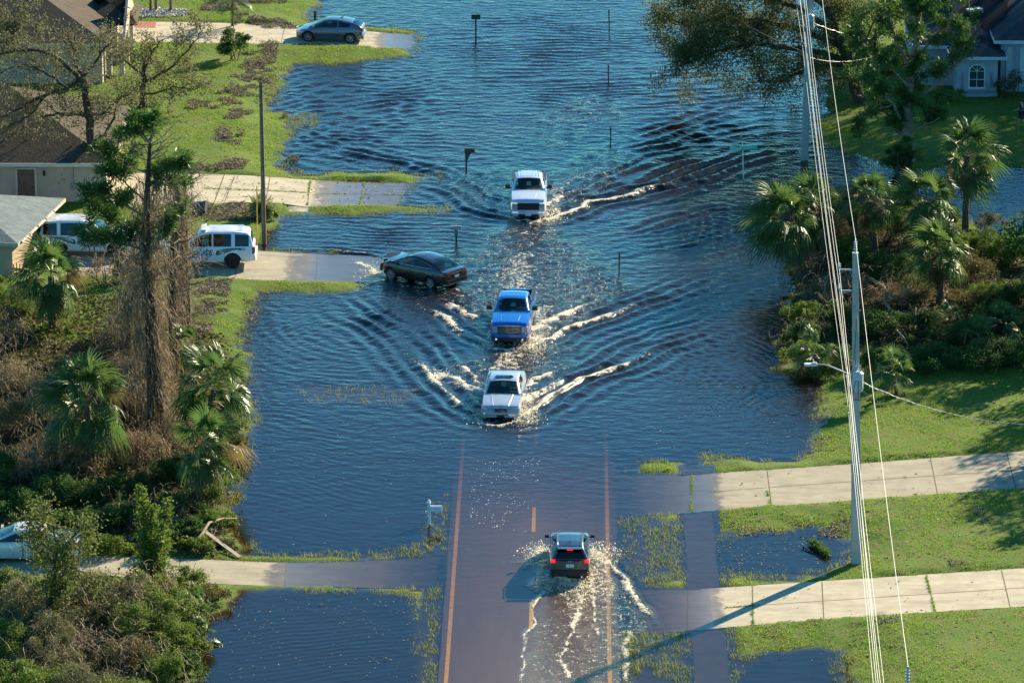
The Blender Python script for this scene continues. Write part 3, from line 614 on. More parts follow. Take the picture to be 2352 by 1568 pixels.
M = dict(
    glass=glassmat('car_glass', (.34, .46, .42)), dglass=glassmat('privacy_glass', (.05, .065, .07)), tyre=simple('tyre_rubber', (.018, .017, .016), .8, scale=12), rim=simple('alloy_rim', (.55, .56, .58), .3, .9, .06),
    black=simple('black_trim', (.014, .014, .015), .45, scale=9), steel=simple('black_steel_rim', (.02, .02, .022), .4, .4), chrome=simple('chrome', (.7, .7, .72), .12, 1.0, .04), lamp=simple('headlamp_glass', (.45, .47, .5), .08, .3, .2, 14, coat=1),
    red=simple('tail_lamp', (.38, .015, .015), .15, 0, .2, 9, coat=1), redlit=emis('brake_light', (1, .01, .015), .8), drl=emis('daytime_light', (1, .97, .9), .25, (.6, .6, .6)), plate=simple('number_plate', (.72, .76, .74), .4, var=.08, scale=15),
    inside=simple('seat_cloth', (.05, .045, .04), .8, var=.3), tan=simple('tan_seat', (.22, .17, .11), .8, var=.2), orange=simple('turn_lamp', (.6, .18, .02), .2),
    white=paint('white_paint', (.78, .79, .80)), silver=paint('pale_silver_paint', (.46, .49, .54), .35, .3), wsilver=paint('white_silver_paint', (.62, .66, .72), .25, .3), blue=paint('blue_metallic_paint', (.004, .15, .55), .25, .25),
    dark=paint('dark_brown_black_paint', (.030, .022, .018), .3, .22), grey=paint('dark_blue_grey_paint', (.055, .068, .078), .5, .28), hatch=paint('blue_grey_metallic_paint', (.10, .135, .18), .5, .3), pearl=paint('pearl_white_paint', (.66, .65, .60), .1, .3))
def curve(pts, x, sm=0.0):
    xs, ys = zip(*pts); y = np.interp(x, xs, ys)
    if sm:
        acc = np.zeros_like(y)
        for d, wt in ((-2, .1), (-1, .2), (0, .4), (1, .2), (2, .1)): acc += wt*np.interp(x+d*sm, xs, ys)
        y = acc
    return y
def cut_mesh(obj, cutter):
    md = obj.modifiers.new('c', 'BOOLEAN'); md.operation = 'DIFFERENCE'; md.object = cutter; md.solver = 'EXACT'
    bpy.context.view_layer.update(); dg = bpy.context.evaluated_depsgraph_get(); m2 = bpy.data.meshes.new_from_object(obj.evaluated_get(dg))
    obj.modifiers.clear(); old = obj.data; obj.data = m2; nm = old.name; bpy.data.meshes.remove(old); m2.name = nm
    cm = cutter.data; bpy.data.objects.remove(cutter); bpy.data.meshes.remove(cm)
def make_wheel(parent, x, y, r, wd, rimmat, spokes=10, side=1, steer=0):
    w_ = MB(); n = 28; prof = [(-.5, .66), (-.5, .9), (-.42, .98), (-.2, 1), (.2, 1), (.42, .98), (.5, .9), (.5, .66)]
    vs_, fs = [], []
    for i in range(n):
        a = 2*math.pi*i/n
        for (px, pr) in prof: vs_.append((math.cos(a)*r*pr, px*wd, math.sin(a)*r*pr))
    k = len(prof)
    for i in range(n):
        j = (i+1) % n
        for q in range(k-1): fs.append((i*k+q, i*k+q+1, j*k+q+1, j*k+q))
    w_.add(vs_, fs); o = w_.build('wheel', M['tyre'], parent, 40); o.location = (x, y, r)
    if steer: o.rotation_euler.z = steer
    m = MB(); yo = side*wd*.5; ri = r*.68
    m.tube([(0, -side*wd*.3, 0), (0, yo*.45, 0)], [ri*.97, ri*.97], 24, 1)
    m.tube([(0, yo*.55, 0), (0, yo*.95, 0)], [r*.13, r*.10], 10)
    ring = []; 
    for i in range(24):
        a, b = 2*math.pi*i/24, 2*math.pi*(i+1)/24
        for (ra, rb, ya, yb2) in ((ri, ri*.9, yo*1.0, yo*.9),):
            m.add([(math.cos(a)*ra, ya, math.sin(a)*ra), (math.cos(b)*ra, ya, math.sin(b)*ra), (math.cos(b)*rb, yb2, math.sin(b)*rb), (math.cos(a)*rb, yb2, math.sin(a)*rb)], [(0, 1, 2, 3)])
    for i in range(spokes):
        a = 2*math.pi*i/spokes; ca, sa = math.cos(a), math.sin(a); t = (-sa*r*.045, ca*r*.045)
        p = [(ca*r*.08-t[0], yo*.92, sa*r*.08-t[1]), (ca*r*.08+t[0], yo*.92, sa*r*.08+t[1]), (ca*ri*.93+t[0], yo*.88, sa*ri*.93+t[1]), (ca*ri*.93-t[0], yo*.88, sa*ri*.93-t[1])]
        m.add(p+[(q[0], q[1]-side*.03, q[2]) for q in p], [(0, 1, 2, 3), (0, 4, 5, 1), (2, 6, 7, 3), (1, 5, 6, 2), (3, 7, 4, 0)])
    m.build('rim', [rimmat, M['black']], o)
class Car:
    """local frame: +x forward, origin on the ground mid way; all curves run from tail to nose"""
    def __init__(s, name, label, cat, S, pm, loc, rz, group=None):
        s.S = S; s.pm = pm; s.root = empty(name, loc, rz, label, cat, group); S.setdefault('sm', .07)
        s.build()
    def hw(s, x): return curve(s.S['w'], np.asarray(x, float), s.S['sm'])
    def top(s, x): return curve(s.S['top'], np.asarray(x, float), s.S['sm']*.6)
    def bot(s, x): return curve(s.S['bot'], np.asarray(x, float))
    def side(s, x, z):
        """half width of the body at x and height z"""
        h, a, b = float(s.hw(x)), float(s.bot(x)), float(s.top(x)); t = (z-a)/max(.01, b-a)
        return h*float(np.interp(t, [0, .12, .35, .62, .86, 1], [.90, .965, .995, 1.0, .965, .91]))
    def front(s, z, y=0): # x of the nose face
        return s.S['w'][-1][0]
    def build(s):
        S, L = s.S, s.S['L']; x0, x1 = S['w'][0][0], S['w'][-1][0]
        xs = np.unique(np.concatenate([np.linspace(x0, x0+.35, 7), np.linspace(x0, x1, 44), np.linspace(x1-.35, x1, 7)]))
        hw, tp, bt = s.hw(xs), s.top(xs), s.bot(xs); T = [0, .12, .35, .62, .86, 1]; Wd = [.90, .965, .995, 1.0, .965, .91]
        vs_, fs = [], []; ns = 2*(len(T)+1)+1
        for i, x in enumerate(xs):
            sec = [(0, bt[i])]+[(hw[i]*q, bt[i]+(tp[i]-bt[i])*t) for t, q in zip(T, Wd)]+[(hw[i]*.55, tp[i]+S.get('crown', .03)*.75), (0, tp[i]+S.get('crown', .03))]
            full = sec+[(-a, b) for a, b in sec[-2:0:-1]]
            n = len(full)
            for a, b in full: vs_.append((x, a, b))
        for i in range(len(xs)-1):
            for k in range(n): fs.append((i*n+k, (i+1)*n+k, (i+1)*n+(k+1) % n, i*n+(k+1) % n))
        fs.append(tuple(range(n))); fs.append(tuple((len(xs)-1)*n+k for k in range(n))[::-1])
        mb = MB(); mb.add(vs_, fs); body = mb.build('body', [s.pm, M['black']], s.root)
        bm = bmesh.new(); bm.from_mesh(body.data); bmesh.ops.recalc_face_normals(bm, faces=bm.faces[:]); bm.to_mesh(body.data); bm.free()
        c = MB(); ra = S['wr']+.055
        for wx in (S['wf'], S['wb']):
            for sd in (-1, 1):
                yy = float(s.hw(wx)); c.tube([(wx, sd*(yy-.30), S['wr']), (wx, sd*(yy+.3), S['wr'])], [ra, ra], 26, 1)
        if 'bed' in S:
            b0, b1, bw, bz = S['bed']; c.box(((b0+b1)/2, 0, bz+.5), (b1-b0, 2*bw, 1.0), mi=1)
        cu = c.build('cutter', [s.pm, M['black']], s.root)
        bm = bmesh.new(); bm.from_mesh(cu.data); bmesh.ops.recalc_face_normals(bm, faces=bm.faces[:]); bm.to_mesh(cu.data); bm.free(); cut_mesh(body, cu); sharpen(body.data, 40); s.body = body
        for wx in (S['wf'], S['wb']):
            for sd in (-1, 1): make_wheel(s.root, wx, sd*(float(s.hw(wx))-.13), S['wr'], .22, S.get('rim', M['rim']), S.get('spokes', 10), sd, S.get('steer', 0) if wx == S['wf'] else 0)
        s.greenhouse(); s.trim()
    def greenhouse(s):
        S = s.S; R_ = S['roof']; gx0, gx1 = R_[0][0], R_[-1][0]; zmax = max(z for x, z in R_); wsx, rwx = S['ws'], S['rw']
        brk = [gx0, gx1, *wsx, *rwx]+[q for a in S['win'] for q in a]
        xs = np.unique(np.round(np.concatenate([np.linspace(gx0, gx1, 40), brk]), 4)); xs = xs[(xs >= gx0) & (xs <= gx1)]
        zt = curve(R_, xs, S.get('rsm', .05)); zt[0], zt[-1] = R_[0][1], R_[-1][1]
        fr, wsm, rwm = MB(), MB(), MB(); wins = [[MB(), MB()] for _ in S['win']]
        tum, rail, cr = S.get('tumble', .17), S.get('rail', .075), S.get('rcrown', .045)
        def wid(x, z, zb): return (float(s.hw(x))*.90)-tum*max(0, (z-zb))/max(.1, zmax-zb)
        rows = []
        for x, z in zip(xs, zt):
            zb = float(s.top(x))-.01; z = max(z, zb+.004); h = z-zb; a = min(.035, h*.2); b = min(.085, h*.3); w0, w1 = wid(x, zb, zb), wid(x, z, zb)
            p = [(w0, zb), (wid(x, zb+a, zb)+.001, zb+a), (wid(x, z-b, zb), z-b), (w1-.012, z-.015), (w1-.012-rail, z+.006), ((w1-rail)*.5, z+cr*.75), (0, z+cr*min(1, h/.3))]
            rows.append(p)
        mid = lambda a, b: (a+b)/2
        for i in range(len(xs)-1):
            xm = mid(xs[i], xs[i+1]); A, B_ = rows[i], rows[i+1]
            wi = next((k for k, (a, b) in enumerate(S['win']) if a <= xm <= b), None)
            for sd in (-1, 1):
                for k in range(6):
                    q = [(xs[i], sd*A[k][0], A[k][1]), (xs[i+1], sd*B_[k][0], B_[k][1]), (xs[i+1], sd*B_[k+1][0], B_[k+1][1]), (xs[i], sd*A[k+1][0], A[k+1][1])]
                    if sd > 0: q = q[::-1]
                    if k == 1 and wi is not None and min(A[2][1]-A[1][1], B_[2][1]-B_[1][1]) > .02: t = wins[wi][0 if sd < 0 else 1]
                    elif k >= 4 and wsx[0] <= xm <= wsx[1]: t = wsm
                    elif k >= 4 and rwx[0] <= xm <= rwx[1]: t = rwm
                    else: t = fr
                    t.add(q, [(0, 1, 2, 3)])
        e0, e1 = rows[0], rows[-1]
        if e0[-1][1]-e0[0][1] > .05:   # upright tail end
            for sd in (-1, 1):
                for k in range(6):
                    t = rwm if (S.get('tailglass') and 1 <= k <= 2) else fr
                    t.add([(gx0, sd*e0[k][0], e0[k][1]), (gx0, sd*e0[k+1][0], e0[k+1][1]), (gx0, 0, e0[k+1][1]), (gx0, 0, e0[k][1])], [(0, 1, 2, 3)])
        o = fr.build('roof', [s.pm], s.root, 38)
        bm = bmesh.new(); bm.from_mesh(o.data); bmesh.ops.remove_doubles(bm, verts=bm.verts[:], dist=.002); bm.to_mesh(o.data); bm.free()
        g2 = S.get('privacy', 9)
        for nm, t, g in (('windscreen', wsm, M['glass']), ('rear_window', rwm, M['dglass'] if g2 < 9 else M['glass'])):
            if t.v:
                o = t.build(nm, g, s.root, 60); bm = bmesh.new(); bm.from_mesh(o.data); bmesh.ops.remove_doubles(bm, verts=bm.verts[:], dist=.002); bm.to_mesh(o.data); bm.free()
        for k, pr in enumerate(wins):
            for t in pr:
                if t.v: t.build('side_window', M['dglass'] if k < S.get('nprivacy', 0) else M['glass'], s.root)
        zb = float(s.top((wsx[0]+rwx[1])/2)); it = MB(); xa, xb = rwx[0]+.1, wsx[1]-.1; seat = S.get('seat', M['inside'])
        it.box(((xa+xb)/2, 0, zb+.008), (xb-xa, 2*float(s.hw(0))*.8, .03), mi=0)
        dx = S['drv']
        for yy in (-.36, .36):
            it.box((dx-.22, yy, zb+.14), (.13, .46, .30), mi=1); it.box((dx-.24, yy, zb+.33), (.09, .24, .12), mi=1)
        if rwx[1] < dx-1.0: it.box((dx-1.15, 0, zb+.10), (.14, 1.2, .24), mi=1)
        it.tube([(dx+.40, .36+.17*math.cos(a), zb+.10+.17*math.sin(a)) for a in np.linspace(0, 6.283, 13)], .014, 5, 0, False)
        it.box((wsx[0]+.05, 0, zb+.05), (.35, 1.35, .05), mi=0)
        it.build('seat', [M['inside'], seat], s.root)
    def panel(s, name, xa, xb, za, zb, sd, mat, off=.006, parent=None, nz=6, nx=6, slant=0, edge=True):
        """a panel that follows the side of the body; sd +1 left, -1 right"""
        mb = MB(); g = []
        for i in range(nx+1):
            for j in range(nz+1):
                z = za+(zb-za)*j/nz; x = xa+(xb-xa)*i/nx+slant*j/nz; g.append((x, sd*(s.side(x, z)+off), z))
        for i in range(nx):
            for j in range(nz):
                a = i*(nz+1)+j; q = (a, a+nz+1, a+nz+2, a+1); mb.add([g[k] for k in (q if sd < 0 else q[::-1])], [(0, 1, 2, 3)])
        if edge:
            mb.add([(p[0], p[1]-sd*off*.9, p[2]) for p in g], [], 1); b = []
        o = mb.build(name, mat, parent or s.root, 60)
        bm = bmesh.new(); bm.from_mesh(o.data); bmesh.ops.remove_doubles(bm, verts=bm.verts[:], dist=.0005)
        lv = [v for v in bm.verts if not v.link_faces]; bmesh.ops.delete(bm, geom=lv, context='VERTS'); bm.to_mesh(o.data); bm.free(); return o
    def seam(s, x, za, zb, sd, parent, w_=.018):
        return s.panel('door_gap', x-w_/2, x+w_/2, za, zb, sd, M['black'], .010, parent, 6, 1, 0, False)
    def trim(s):
        S = s.S; z0 = float(s.bot(0))+.10
        for (xa, xb) in S['doors']:
            for sd in (-1, 1):
                zt = float(s.top((xa+xb)/2))-.04
                d = s.panel('door', xa, xb, z0, zt, sd, s.pm)
                s.seam(xa, z0, zt, sd, d); s.seam(xb, z0, zt, sd, d)
                hx = xa+.16; hz = zt-.14; m = MB(); m.box((hx, sd*(s.side(hx, hz)+.02), hz), (.17, .03, .035)); m.build('handle', S.get('hmat', s.pm), d)
        mx = S['ws'][1]-.32; mz = float(s.top(mx))+S.get('mz', .08); my = float(s.hw(mx))*.93; mw = S.get('mirror', .20)
        for sd in (-1, 1):
            m = MB(); m.box((mx, sd*(my+.03), mz-.03), (.05, .10, .03)); a = (mx, sd*(my+.08+mw/2), mz+.02)
            hh = S.get('mh', .15); pr = [(-.05, -1, -.9), (.06, -1, -.8), (.06, 1, -.7), (-.05, 1, -.8), (-.05, -1, 1), (.05, -1, .8), (.05, 1, .7), (-.05, 1, .9)]
            m.add([(a[0]+p, a[1]+sd*q*mw/2, a[2]+r_*hh/2) for p, q, r_ in pr], [(0,3,2,1),(4,5,6,7),(0,1,5,4),(1,2,6,5),(2,3,7,6),(3,0,4,7)]); m.build('wing_mirror', S.get('mmat', s.pm), s.root)
    def add(s, name, mat, f, parent=None, smooth=None):
        m = MB(); f(m); return m.build(name, mat, parent or s.root, smooth)
    def nose(s, name, mat, yl, zl, off=.012, x=None, parent=None, rear=False, n=8, depth=.05):
        """a plate that follows the front (or rear) face: yl = (y0, y1), zl = [(z0a, z1a), (z0b, z1b)]"""
        xe = s.S['w'][-1][0] if not rear else s.S['w'][0][0]; sg = 1 if not rear else -1; xe = x if x is not None else xe
        m = MB(); g = []
        for i in range(n+1):
            t = i/n; y = yl[0]+(yl[1]-yl[0])*t; xx = xe
            if x is None:    # follow the rounded corner in plan
                for xq in np.arange(0, 1.2, .02):
                    if float(s.hw(xe-sg*xq))*.99 >= abs(y): xx = xe-sg*xq; break
            za = zl[0][0]+(zl[1][0]-zl[0][0])*t; zb = zl[0][1]+(zl[1][1]-zl[0][1])*t
            g += [(xx+sg*off, y, za), (xx+sg*off, y, zb), (xx-sg*depth, y, zb), (xx-sg*depth, y, za)]
        for i in range(n):
            a = i*4
            for k in range(4): m.add([g[a+k], g[a+4+k], g[a+4+(k+1) % 4], g[a+(k+1) % 4]], [(0, 1, 2, 3)])
        m.add(g[:4], [(0, 1, 2, 3)]); m.add(g[-4:], [(3, 2, 1, 0)]); return m.build(name, mat, parent or s.root, 40)
def heading(front, rear): return math.atan2(front.y-rear.y, front.x-rear.x)
def place_front(u, v, z, Lh, rz):
    p = P(u, v, z); return Vector((p.x-math.cos(rz)*Lh, p.y-math.sin(rz)*Lh, 0))
ROADA = math.pi/2-R(.743)
# ---- full size pickups
def pickup_spec(**k):
    S = dict(L=5.9, wf=1.93, wb=-1.75, wr=.42, drv=.35, doors=[(-.62, .28), (.32, 1.28)], bed=(-2.78, -.98, .76, .75), crown=.05, mmat=M['black'], mirror=.26, mh=.26, mz=.14,
        w=[(-2.95, .93), (-2.88, .99), (-1, 1.0), (1.2, 1.01), (2.3, 1.0), (2.75, .97), (2.95, .90)], bot=[(-2.95, .50), (-2.6, .42), (2.5, .36), (2.95, .40)],
        top=[(-2.95, 1.36), (-1.0, 1.38), (-.9, 1.37), (1.20, 1.40), (1.35, 1.43), (2.2, 1.38), (2.75, 1.32), (2.90, 1.26), (2.95, 1.14)],
        roof=[(-.93, 1.39), (-.84, 1.90), (-.4, 1.96), (.35, 1.95), (.62, 1.88), (1.35, 1.44)], ws=(.55, 1.33), rw=(-.93, -.84), win=[(-.68, .16), (.24, 1.10)], tumble=.20, rail=.09, rsm=.02)
    S.update(k); return S
def roof_ribs(c, xs, ys, z, mat):
    m = MB()
    for y in ys: m.box(((xs[0]+xs[1])/2, y, z-.10*abs(y)**2*.35), (xs[1]-xs[0], .035, .02))
    return m.build('roof_rib', mat, c.root)
def bed_parts(c, rails=M['black']):
    m = MB()
    for sd in (-1, 1): m.box((-1.93, sd*.87, 1.40), (1.95, .16, .03))
    m.box((-2.90, 0, 1.385), (.09, 1.7, .03)); m.build('bed_rail', rails, c.root)
    c.nose('tail_lamp', M['red'], (.72, .93), [(.85, 1.2), (.85, 1.2)], rear=True); c.nose('tail_lamp', M['red'], (-.93, -.72), [(.85, 1.2), (.85, 1.2)], rear=True)
rz = -math.pi/2+R(-.7)
loc = place_front(1213.5, 499, 0, 2.95, rz); loc.z = float(road_z(loc.x, loc.y))
c = Car('pickup_truck', 'white silver pickup with white running lights driving at head of flooded line of traffic', 'pickup truck', pickup_spec(seat=M['inside']), M['wsilver'], loc, rz)
roof_ribs(c, (-.7, .3), np.linspace(-.55, .55, 8), 2.0, M['wsilver']); bed_parts(c)
c.nose('grille', M['black'], (-.60, .60), [(.78, 1.15), (.78, 1.15)], .03)
c.add('grille_bar', M['steel'], lambda m: [m.box((2.985, 0, z), (.02, 1.1, .025)) for z in (.86, .96, 1.06)])
for sd in (-1, 1):
    h = c.nose('headlight', M['lamp'], tuple(sorted((sd*.62, sd*.93))), [(.80, 1.14)]*2, .02)
    a, b = sorted((sd*.90, sd*.94)); c.nose('light_strip', M['drl'], (a, b), [(.80, 1.16)]*2, .035, parent=h); a, b = sorted((sd*.60, sd*.92)); c.nose('light_strip', M['drl'], (a, b), [(1.14, 1.17)]*2, .035, parent=h)
    a, b = sorted((sd*.55, sd*.88)); c.nose('fog_light', M['drl'], (a, b), [(.64, .67)]*2, .09)
c.nose('bumper', c.pm, (-.95, .95), [(.50, .74)]*2, .07, n=14); c.nose('lower_bumper', M['black'], (-.55, .55), [(.40, .55)]*2, .085)
c.nose('number_plate', M['plate'], (-.16, .16), [(.47, .62)]*2, .10)
[c.add('hood_crease', c.pm, lambda m: m.tube([(1.45, sd*.46, 1.43), (2.1, sd*.42, 1.415), (2.6, sd*.38, 1.365)], .022, 5), smooth=40) for sd in (-1, 1)]
rz = -math.pi/2+R(-4.0); loc = place_front(1170, 790, 0, 2.95, rz); loc.z = float(road_z(loc.x, loc.y))+.06
c = Car('pickup_truck', 'bright blue crew cab pickup splashing between the silver sedan and the white pickup', 'pickup truck', pickup_spec(), M['blue'], loc, rz)
roof_ribs(c, (-.7, .3), np.linspace(-.56, .56, 7), 2.0, M['blue']); bed_parts(c)
c.nose('grille', M['black'], (-.58, .58), [(.80, 1.20)]*2, .03); c.add('grille_bar', M['chrome'], lambda m: [m.box((2.985, 0, z), (.015, 1.12, .012)) for z in (.86, .93, 1.0, 1.07, 1.14)]); c.nose('grille_trim', M['chrome'], (-.60, .60), [(1.19, 1.22)]*2, .04)
for sd in (-1, 1):
    a, b = sorted((sd*.60, sd*.95)); h = c.nose('headlight', M['lamp'], (a, b), [(.84, 1.16)]*2, .02); a, b = sorted((sd*.90, sd*.965)); c.nose('turn_lamp', M['orange'], (a, b), [(.92, 1.16)]*2, .03, parent=h)
c.nose('bumper', c.pm, (-.96, .96), [(.62, .79)]*2, .08, n=14); c.nose('lower_bumper', M['black'], (-.95, .95), [(.40, .615)]*2, .07, n=14)
[c.add('fog_light', M['drl'], lambda m: m.tube([(2.95, sd*.66, .52), (3.06, sd*.66, .52)], .045, 10)) for sd in (-1, 1)]
[c.add('hood_crease', c.pm, lambda m: m.tube([(1.45, sd*.50, 1.43), (2.1, sd*.46, 1.415), (2.6, sd*.42, 1.365)], .022, 5), smooth=40) for sd in (-1, 1)]
PICKS = [c]
# ---- silver sedan leading
rz = -math.pi/2+R(-3.2); loc = place_front(1150, 960, .02, 2.72, rz); loc.z = float(road_z(loc.x, loc.y))
SED = dict(L=5.45, wf=1.72, wb=-1.26, wr=.34, drv=.15, doors=[(-.92, -.02), (.02, 1.02)], crown=.03, hmat=M['chrome'], seat=M['tan'],
    w=[(-2.72, .86), (-2.6, .94), (-1.5, .975), (1.5, .975), (2.5, .955), (2.66, .93), (2.72, .88)], bot=[(-2.72, .34), (-2.3, .24), (2.3, .22), (2.72, .28)],
    top=[(-2.72, .86), (-2.6, .93), (-1.35, .97), (.95, .95), (1.05, .955), (2.3, .85), (2.6, .80), (2.72, .68)],
    roof=[(-1.75, .97), (-1.15, 1.33), (-.85, 1.40), (-.2, 1.43), (.25, 1.40), (.5, 1.33), (1.28, .955)], ws=(.42, 1.26), rw=(-1.74, -1.12), win=[(-1.0, -.10), (-.02, .95)], tumble=.19, rail=.08)
c = Car('sedan', 'long pale silver sedan with dark sunroof leading the cars out of the flood', 'sedan', SED, M['silver'], loc, rz); CAR_SED = c
c.add('sunroof', M['dglass'], lambda m: m.box((.02, 0, 1.472), (.34, .80, .02))); c.nose('grille', M['black'], (-.30, .30), [(.50, .74)]*2, .035)
c.nose('grille_trim', M['chrome'], (-.33, .33), [(.735, .765)]*2, .045); c.add('grille_bar', M['chrome'], lambda m: [m.box((2.762, y, .62), (.012, .01, .22)) for y in np.linspace(-.27, .27, 10)])
for sd in (-1, 1):
    a, b = sorted((sd*.34, sd*.90)); c.nose('headlight', M['lamp'], (a, b), [(.60, .73)]*2, .02)
c.nose('bumper', c.pm, (-.94, .94), [(.30, .53)]*2, .10, n=16); c.nose('bumper_strip', M['chrome'], (-.93, .93), [(.42, .45)]*2, .115, n=16); c.nose('number_plate', M['black'], (-.18, .18), [(.30, .42)]*2, .13)
c.add('hood_crease', M['silver'], lambda m: [m.tube([(1.2, sd*.52, .975), (1.9, sd*.46, .925), (2.6, sd*.36, .825)], .014, 5) for sd in (-1, 1)]+[m.tube([(2.62, 0, .82), (2.62, 0, .90)], .012, 5)])
# ---- compact suv from behind
rz = ROADA+R(.3); rp = P(1309, 1336, .0); loc = Vector((rp.x+math.cos(rz)*2.2, rp.y+math.sin(rz)*2.2, 0)); loc.z = float(road_z(loc.x, loc.y))
SUV = dict(L=4.4, wf=1.30, wb=-1.35, wr=.34, drv=.05, doors=[(-.95, -.08), (-.04, .92)], crown=.02, mmat=M['black'], nprivacy=2, privacy=1, mirror=.17,
    w=[(-2.2, .80), (-2.1, .86), (-1.2, .90), (1.2, .90), (1.9, .86), (2.15, .74), (2.2, .6)], bot=[(-2.2, .34), (-1.9, .24), (1.9, .22), (2.2, .3)],
    top=[(-2.2, .96), (-2.1, 1.02), (-1.2, 1.02), (.9, .99), (1.05, 1.0), (1.9, .86), (2.2, .66)],
    roof=[(-2.08, 1.0), (-1.88, 1.36), (-1.74, 1.50), (-1.2, 1.56), (-.4, 1.57), (0, 1.53), (.28, 1.43), (1.12, 1.0)], ws=(.22, 1.10), rw=(-2.06, -1.82), win=[(-1.80, -1.08), (-1.02, -.22), (-.14, .80)], tumble=.26, rail=.10, rcrown=.02, rsm=.03)
c = Car('compact_suv', 'dark blue grey compact suv with red brake lights driving away through shallow water', 'suv', SUV, M['grey'], loc, rz); CAR_SUV = c
[c.add('roof_rail', M['chrome'], lambda m: m.tube([(-1.65, sd*.53, 1.53), (-1.5, sd*.53, 1.60), (-.2, sd*.53, 1.61), (0, sd*.54, 1.52)], .022, 6)) for sd in (-1, 1)]
c.add('spoiler', c.pm, lambda m: m.box((-1.95, 0, 1.505), (.26, 1.06, .035))); c.add('high_brake_light', M['redlit'], lambda m: m.box((-2.065, 0, 1.47), (.03, .26, .04)))
for sd in (-1, 1):
    a, b = sorted((sd*.64, sd*.83)); c.nose('tail_lamp', M['redlit'], (a, b), [(.93, 1.05)]*2, .02, rear=True); a, b = sorted((sd*.42, sd*.65)); c.nose('tail_lamp', M['red'], (a, b), [(.96, 1.03)]*2, .02, rear=True); a, b = sorted((sd*.50, sd*.72)); c.nose('reflector', M['red'], (a, b), [(.40, .45)]*2, .085, rear=True)
c.nose('bumper', M['black'], (-.82, .82), [(.32, .60)]*2, .06, rear=True, n=14); pl = c.nose('number_plate', M['plate'], (-.17, .17), [(.72, .86)]*2, .03, rear=True)
c.nose('plate_emblem', M['orange'], (-.03, .03), [(.77, .81)]*2, .036, rear=True, parent=pl); c.add('rear_emblem', M['chrome'], lambda m: m.tube([(-2.23, .06*math.cos(a), .98+.045*math.sin(a)) for a in np.linspace(0, 6.28, 12)], .008, 4)); c.add('aerial', M['black'], lambda m: m.add([(-1.45, -.02, 1.60), (-1.45, .02, 1.60), (-1.15, 0, 1.61), (-1.42, 0, 1.70)], [(0, 1, 3), (1, 2, 3), (2, 0, 3)]))
# ---- dark damaged sedan turning into the driveway
pf, pr_ = P(897, 636, -.02), P(993, 659, -.02); rz = heading(pf, pr_)+R(0); d = Vector((math.cos(rz), math.sin(rz), 0)); nrm = Vector((-d.y, d.x, 0))
mid = (pf+pr_)/2 - nrm*.80; loc = Vector((mid.x, mid.y, -.12))
DK = dict(L=4.85, wf=1.37, wb=-1.37, wr=.335, drv=.12, doors=[(-.95, -.05), (-.01, .98)], crown=.03, steer=R(12), hmat=M['dark'],
    w=[(-2.42, .78), (-2.3, .88), (-1.3, .925), (1.2, .925), (1.8, .89), (2.05, .78), (2.1, .7)], bot=[(-2.42, .36), (-2.1, .25), (1.9, .22), (2.1, .3)],
    top=[(-2.42, .98), (-2.32, 1.02), (-1.3, 1.0), (.95, .93), (1.1, .94), (1.9, .84), (2.1, .72)],
    roof=[(-2.05, 1.03), (-1.5, 1.26), (-1.0, 1.40), (-.35, 1.47), (.1, 1.46), (.5, 1.34), (1.42, .94)], ws=(.42, 1.40), rw=(-2.02, -1.12), win=[(-1.42, -.10), (-.04, 1.02)], tumble=.20, rail=.06, spokes=10)
c = Car('sedan', 'black sedan with crumpled front turning across the flood towards the police driveway', 'sedan', DK, M['dark'], loc, rz); CAR_DK = c
c.add('bent_hood', c.pm, lambda m: m.add([(1.15, -.80, .96), (1.15, .80, .96), (2.02, .74, 1.08), (2.06, .1, 1.16), (2.02, -.74, 1.02), (2.22, .60, .96), (2.28, -.1, 1.02), (2.18, -.66, .92)], [(0, 4, 3, 2, 1), (2, 3, 6, 5), (3, 4, 7, 6)]), smooth=50)
c.add('torn_bumper', M['black'], lambda m: [m.box((2.14, .1, .52), (.12, 1.35, .36), .06), m.box((2.20, .55, .45), (.22, .25, .20), .5), m.box((2.22, -.3, .60), (.16, .5, .12), -.2), m.box((2.18, -.62, .38), (.2, .25, .3), -.4)])
c.add('radiator', M['steel'], lambda m: m.box((2.16, 0, .66), (.08, .9, .34))); c.add('window_trim', M['chrome'], lambda m: [m.tube([(1.15, sd*(c.hw(0)*.90+.012), .975), (.2, sd*(c.hw(0)*.895+.012), 1.0), (-1.2, sd*(c.hw(0)*.885+.010), 1.04), (-1.50, sd*(c.hw(0)*.85+.010), 1.12), (-1.1, sd*(c.hw(0)*.80+.008), 1.26), (-.4, sd*(c.hw(0)*.76), 1.375), (.2, sd*(c.hw(0)*.76), 1.36)], .011, 4) for sd in (-1, 1)])
for sd in (-1, 1):
    a, b = sorted((sd*.42, sd*.86)); c.nose('tail_lamp', M['red'], (a, b), [(.78, .92)]*2, .02, rear=True)
    c.panel('tail_lamp', -2.36, -2.12, .80, .93, sd, M['red'], .012)
c.nose('bumper', c.pm, (-.88, .88), [(.34, .58)]*2, .08, rear=True, n=14); c.nose('bumper_strip', M['chrome'], (-.85, .85), [(.36, .40)]*2, .09, rear=True, n=14); c.nose('number_plate', M['plate'], (-.16, .16), [(.66, .78)]*2, .03, rear=True); c.nose('trunk_strip', M['chrome'], (-.42, .42), [(.90, .93)]*2, .03, rear=True)
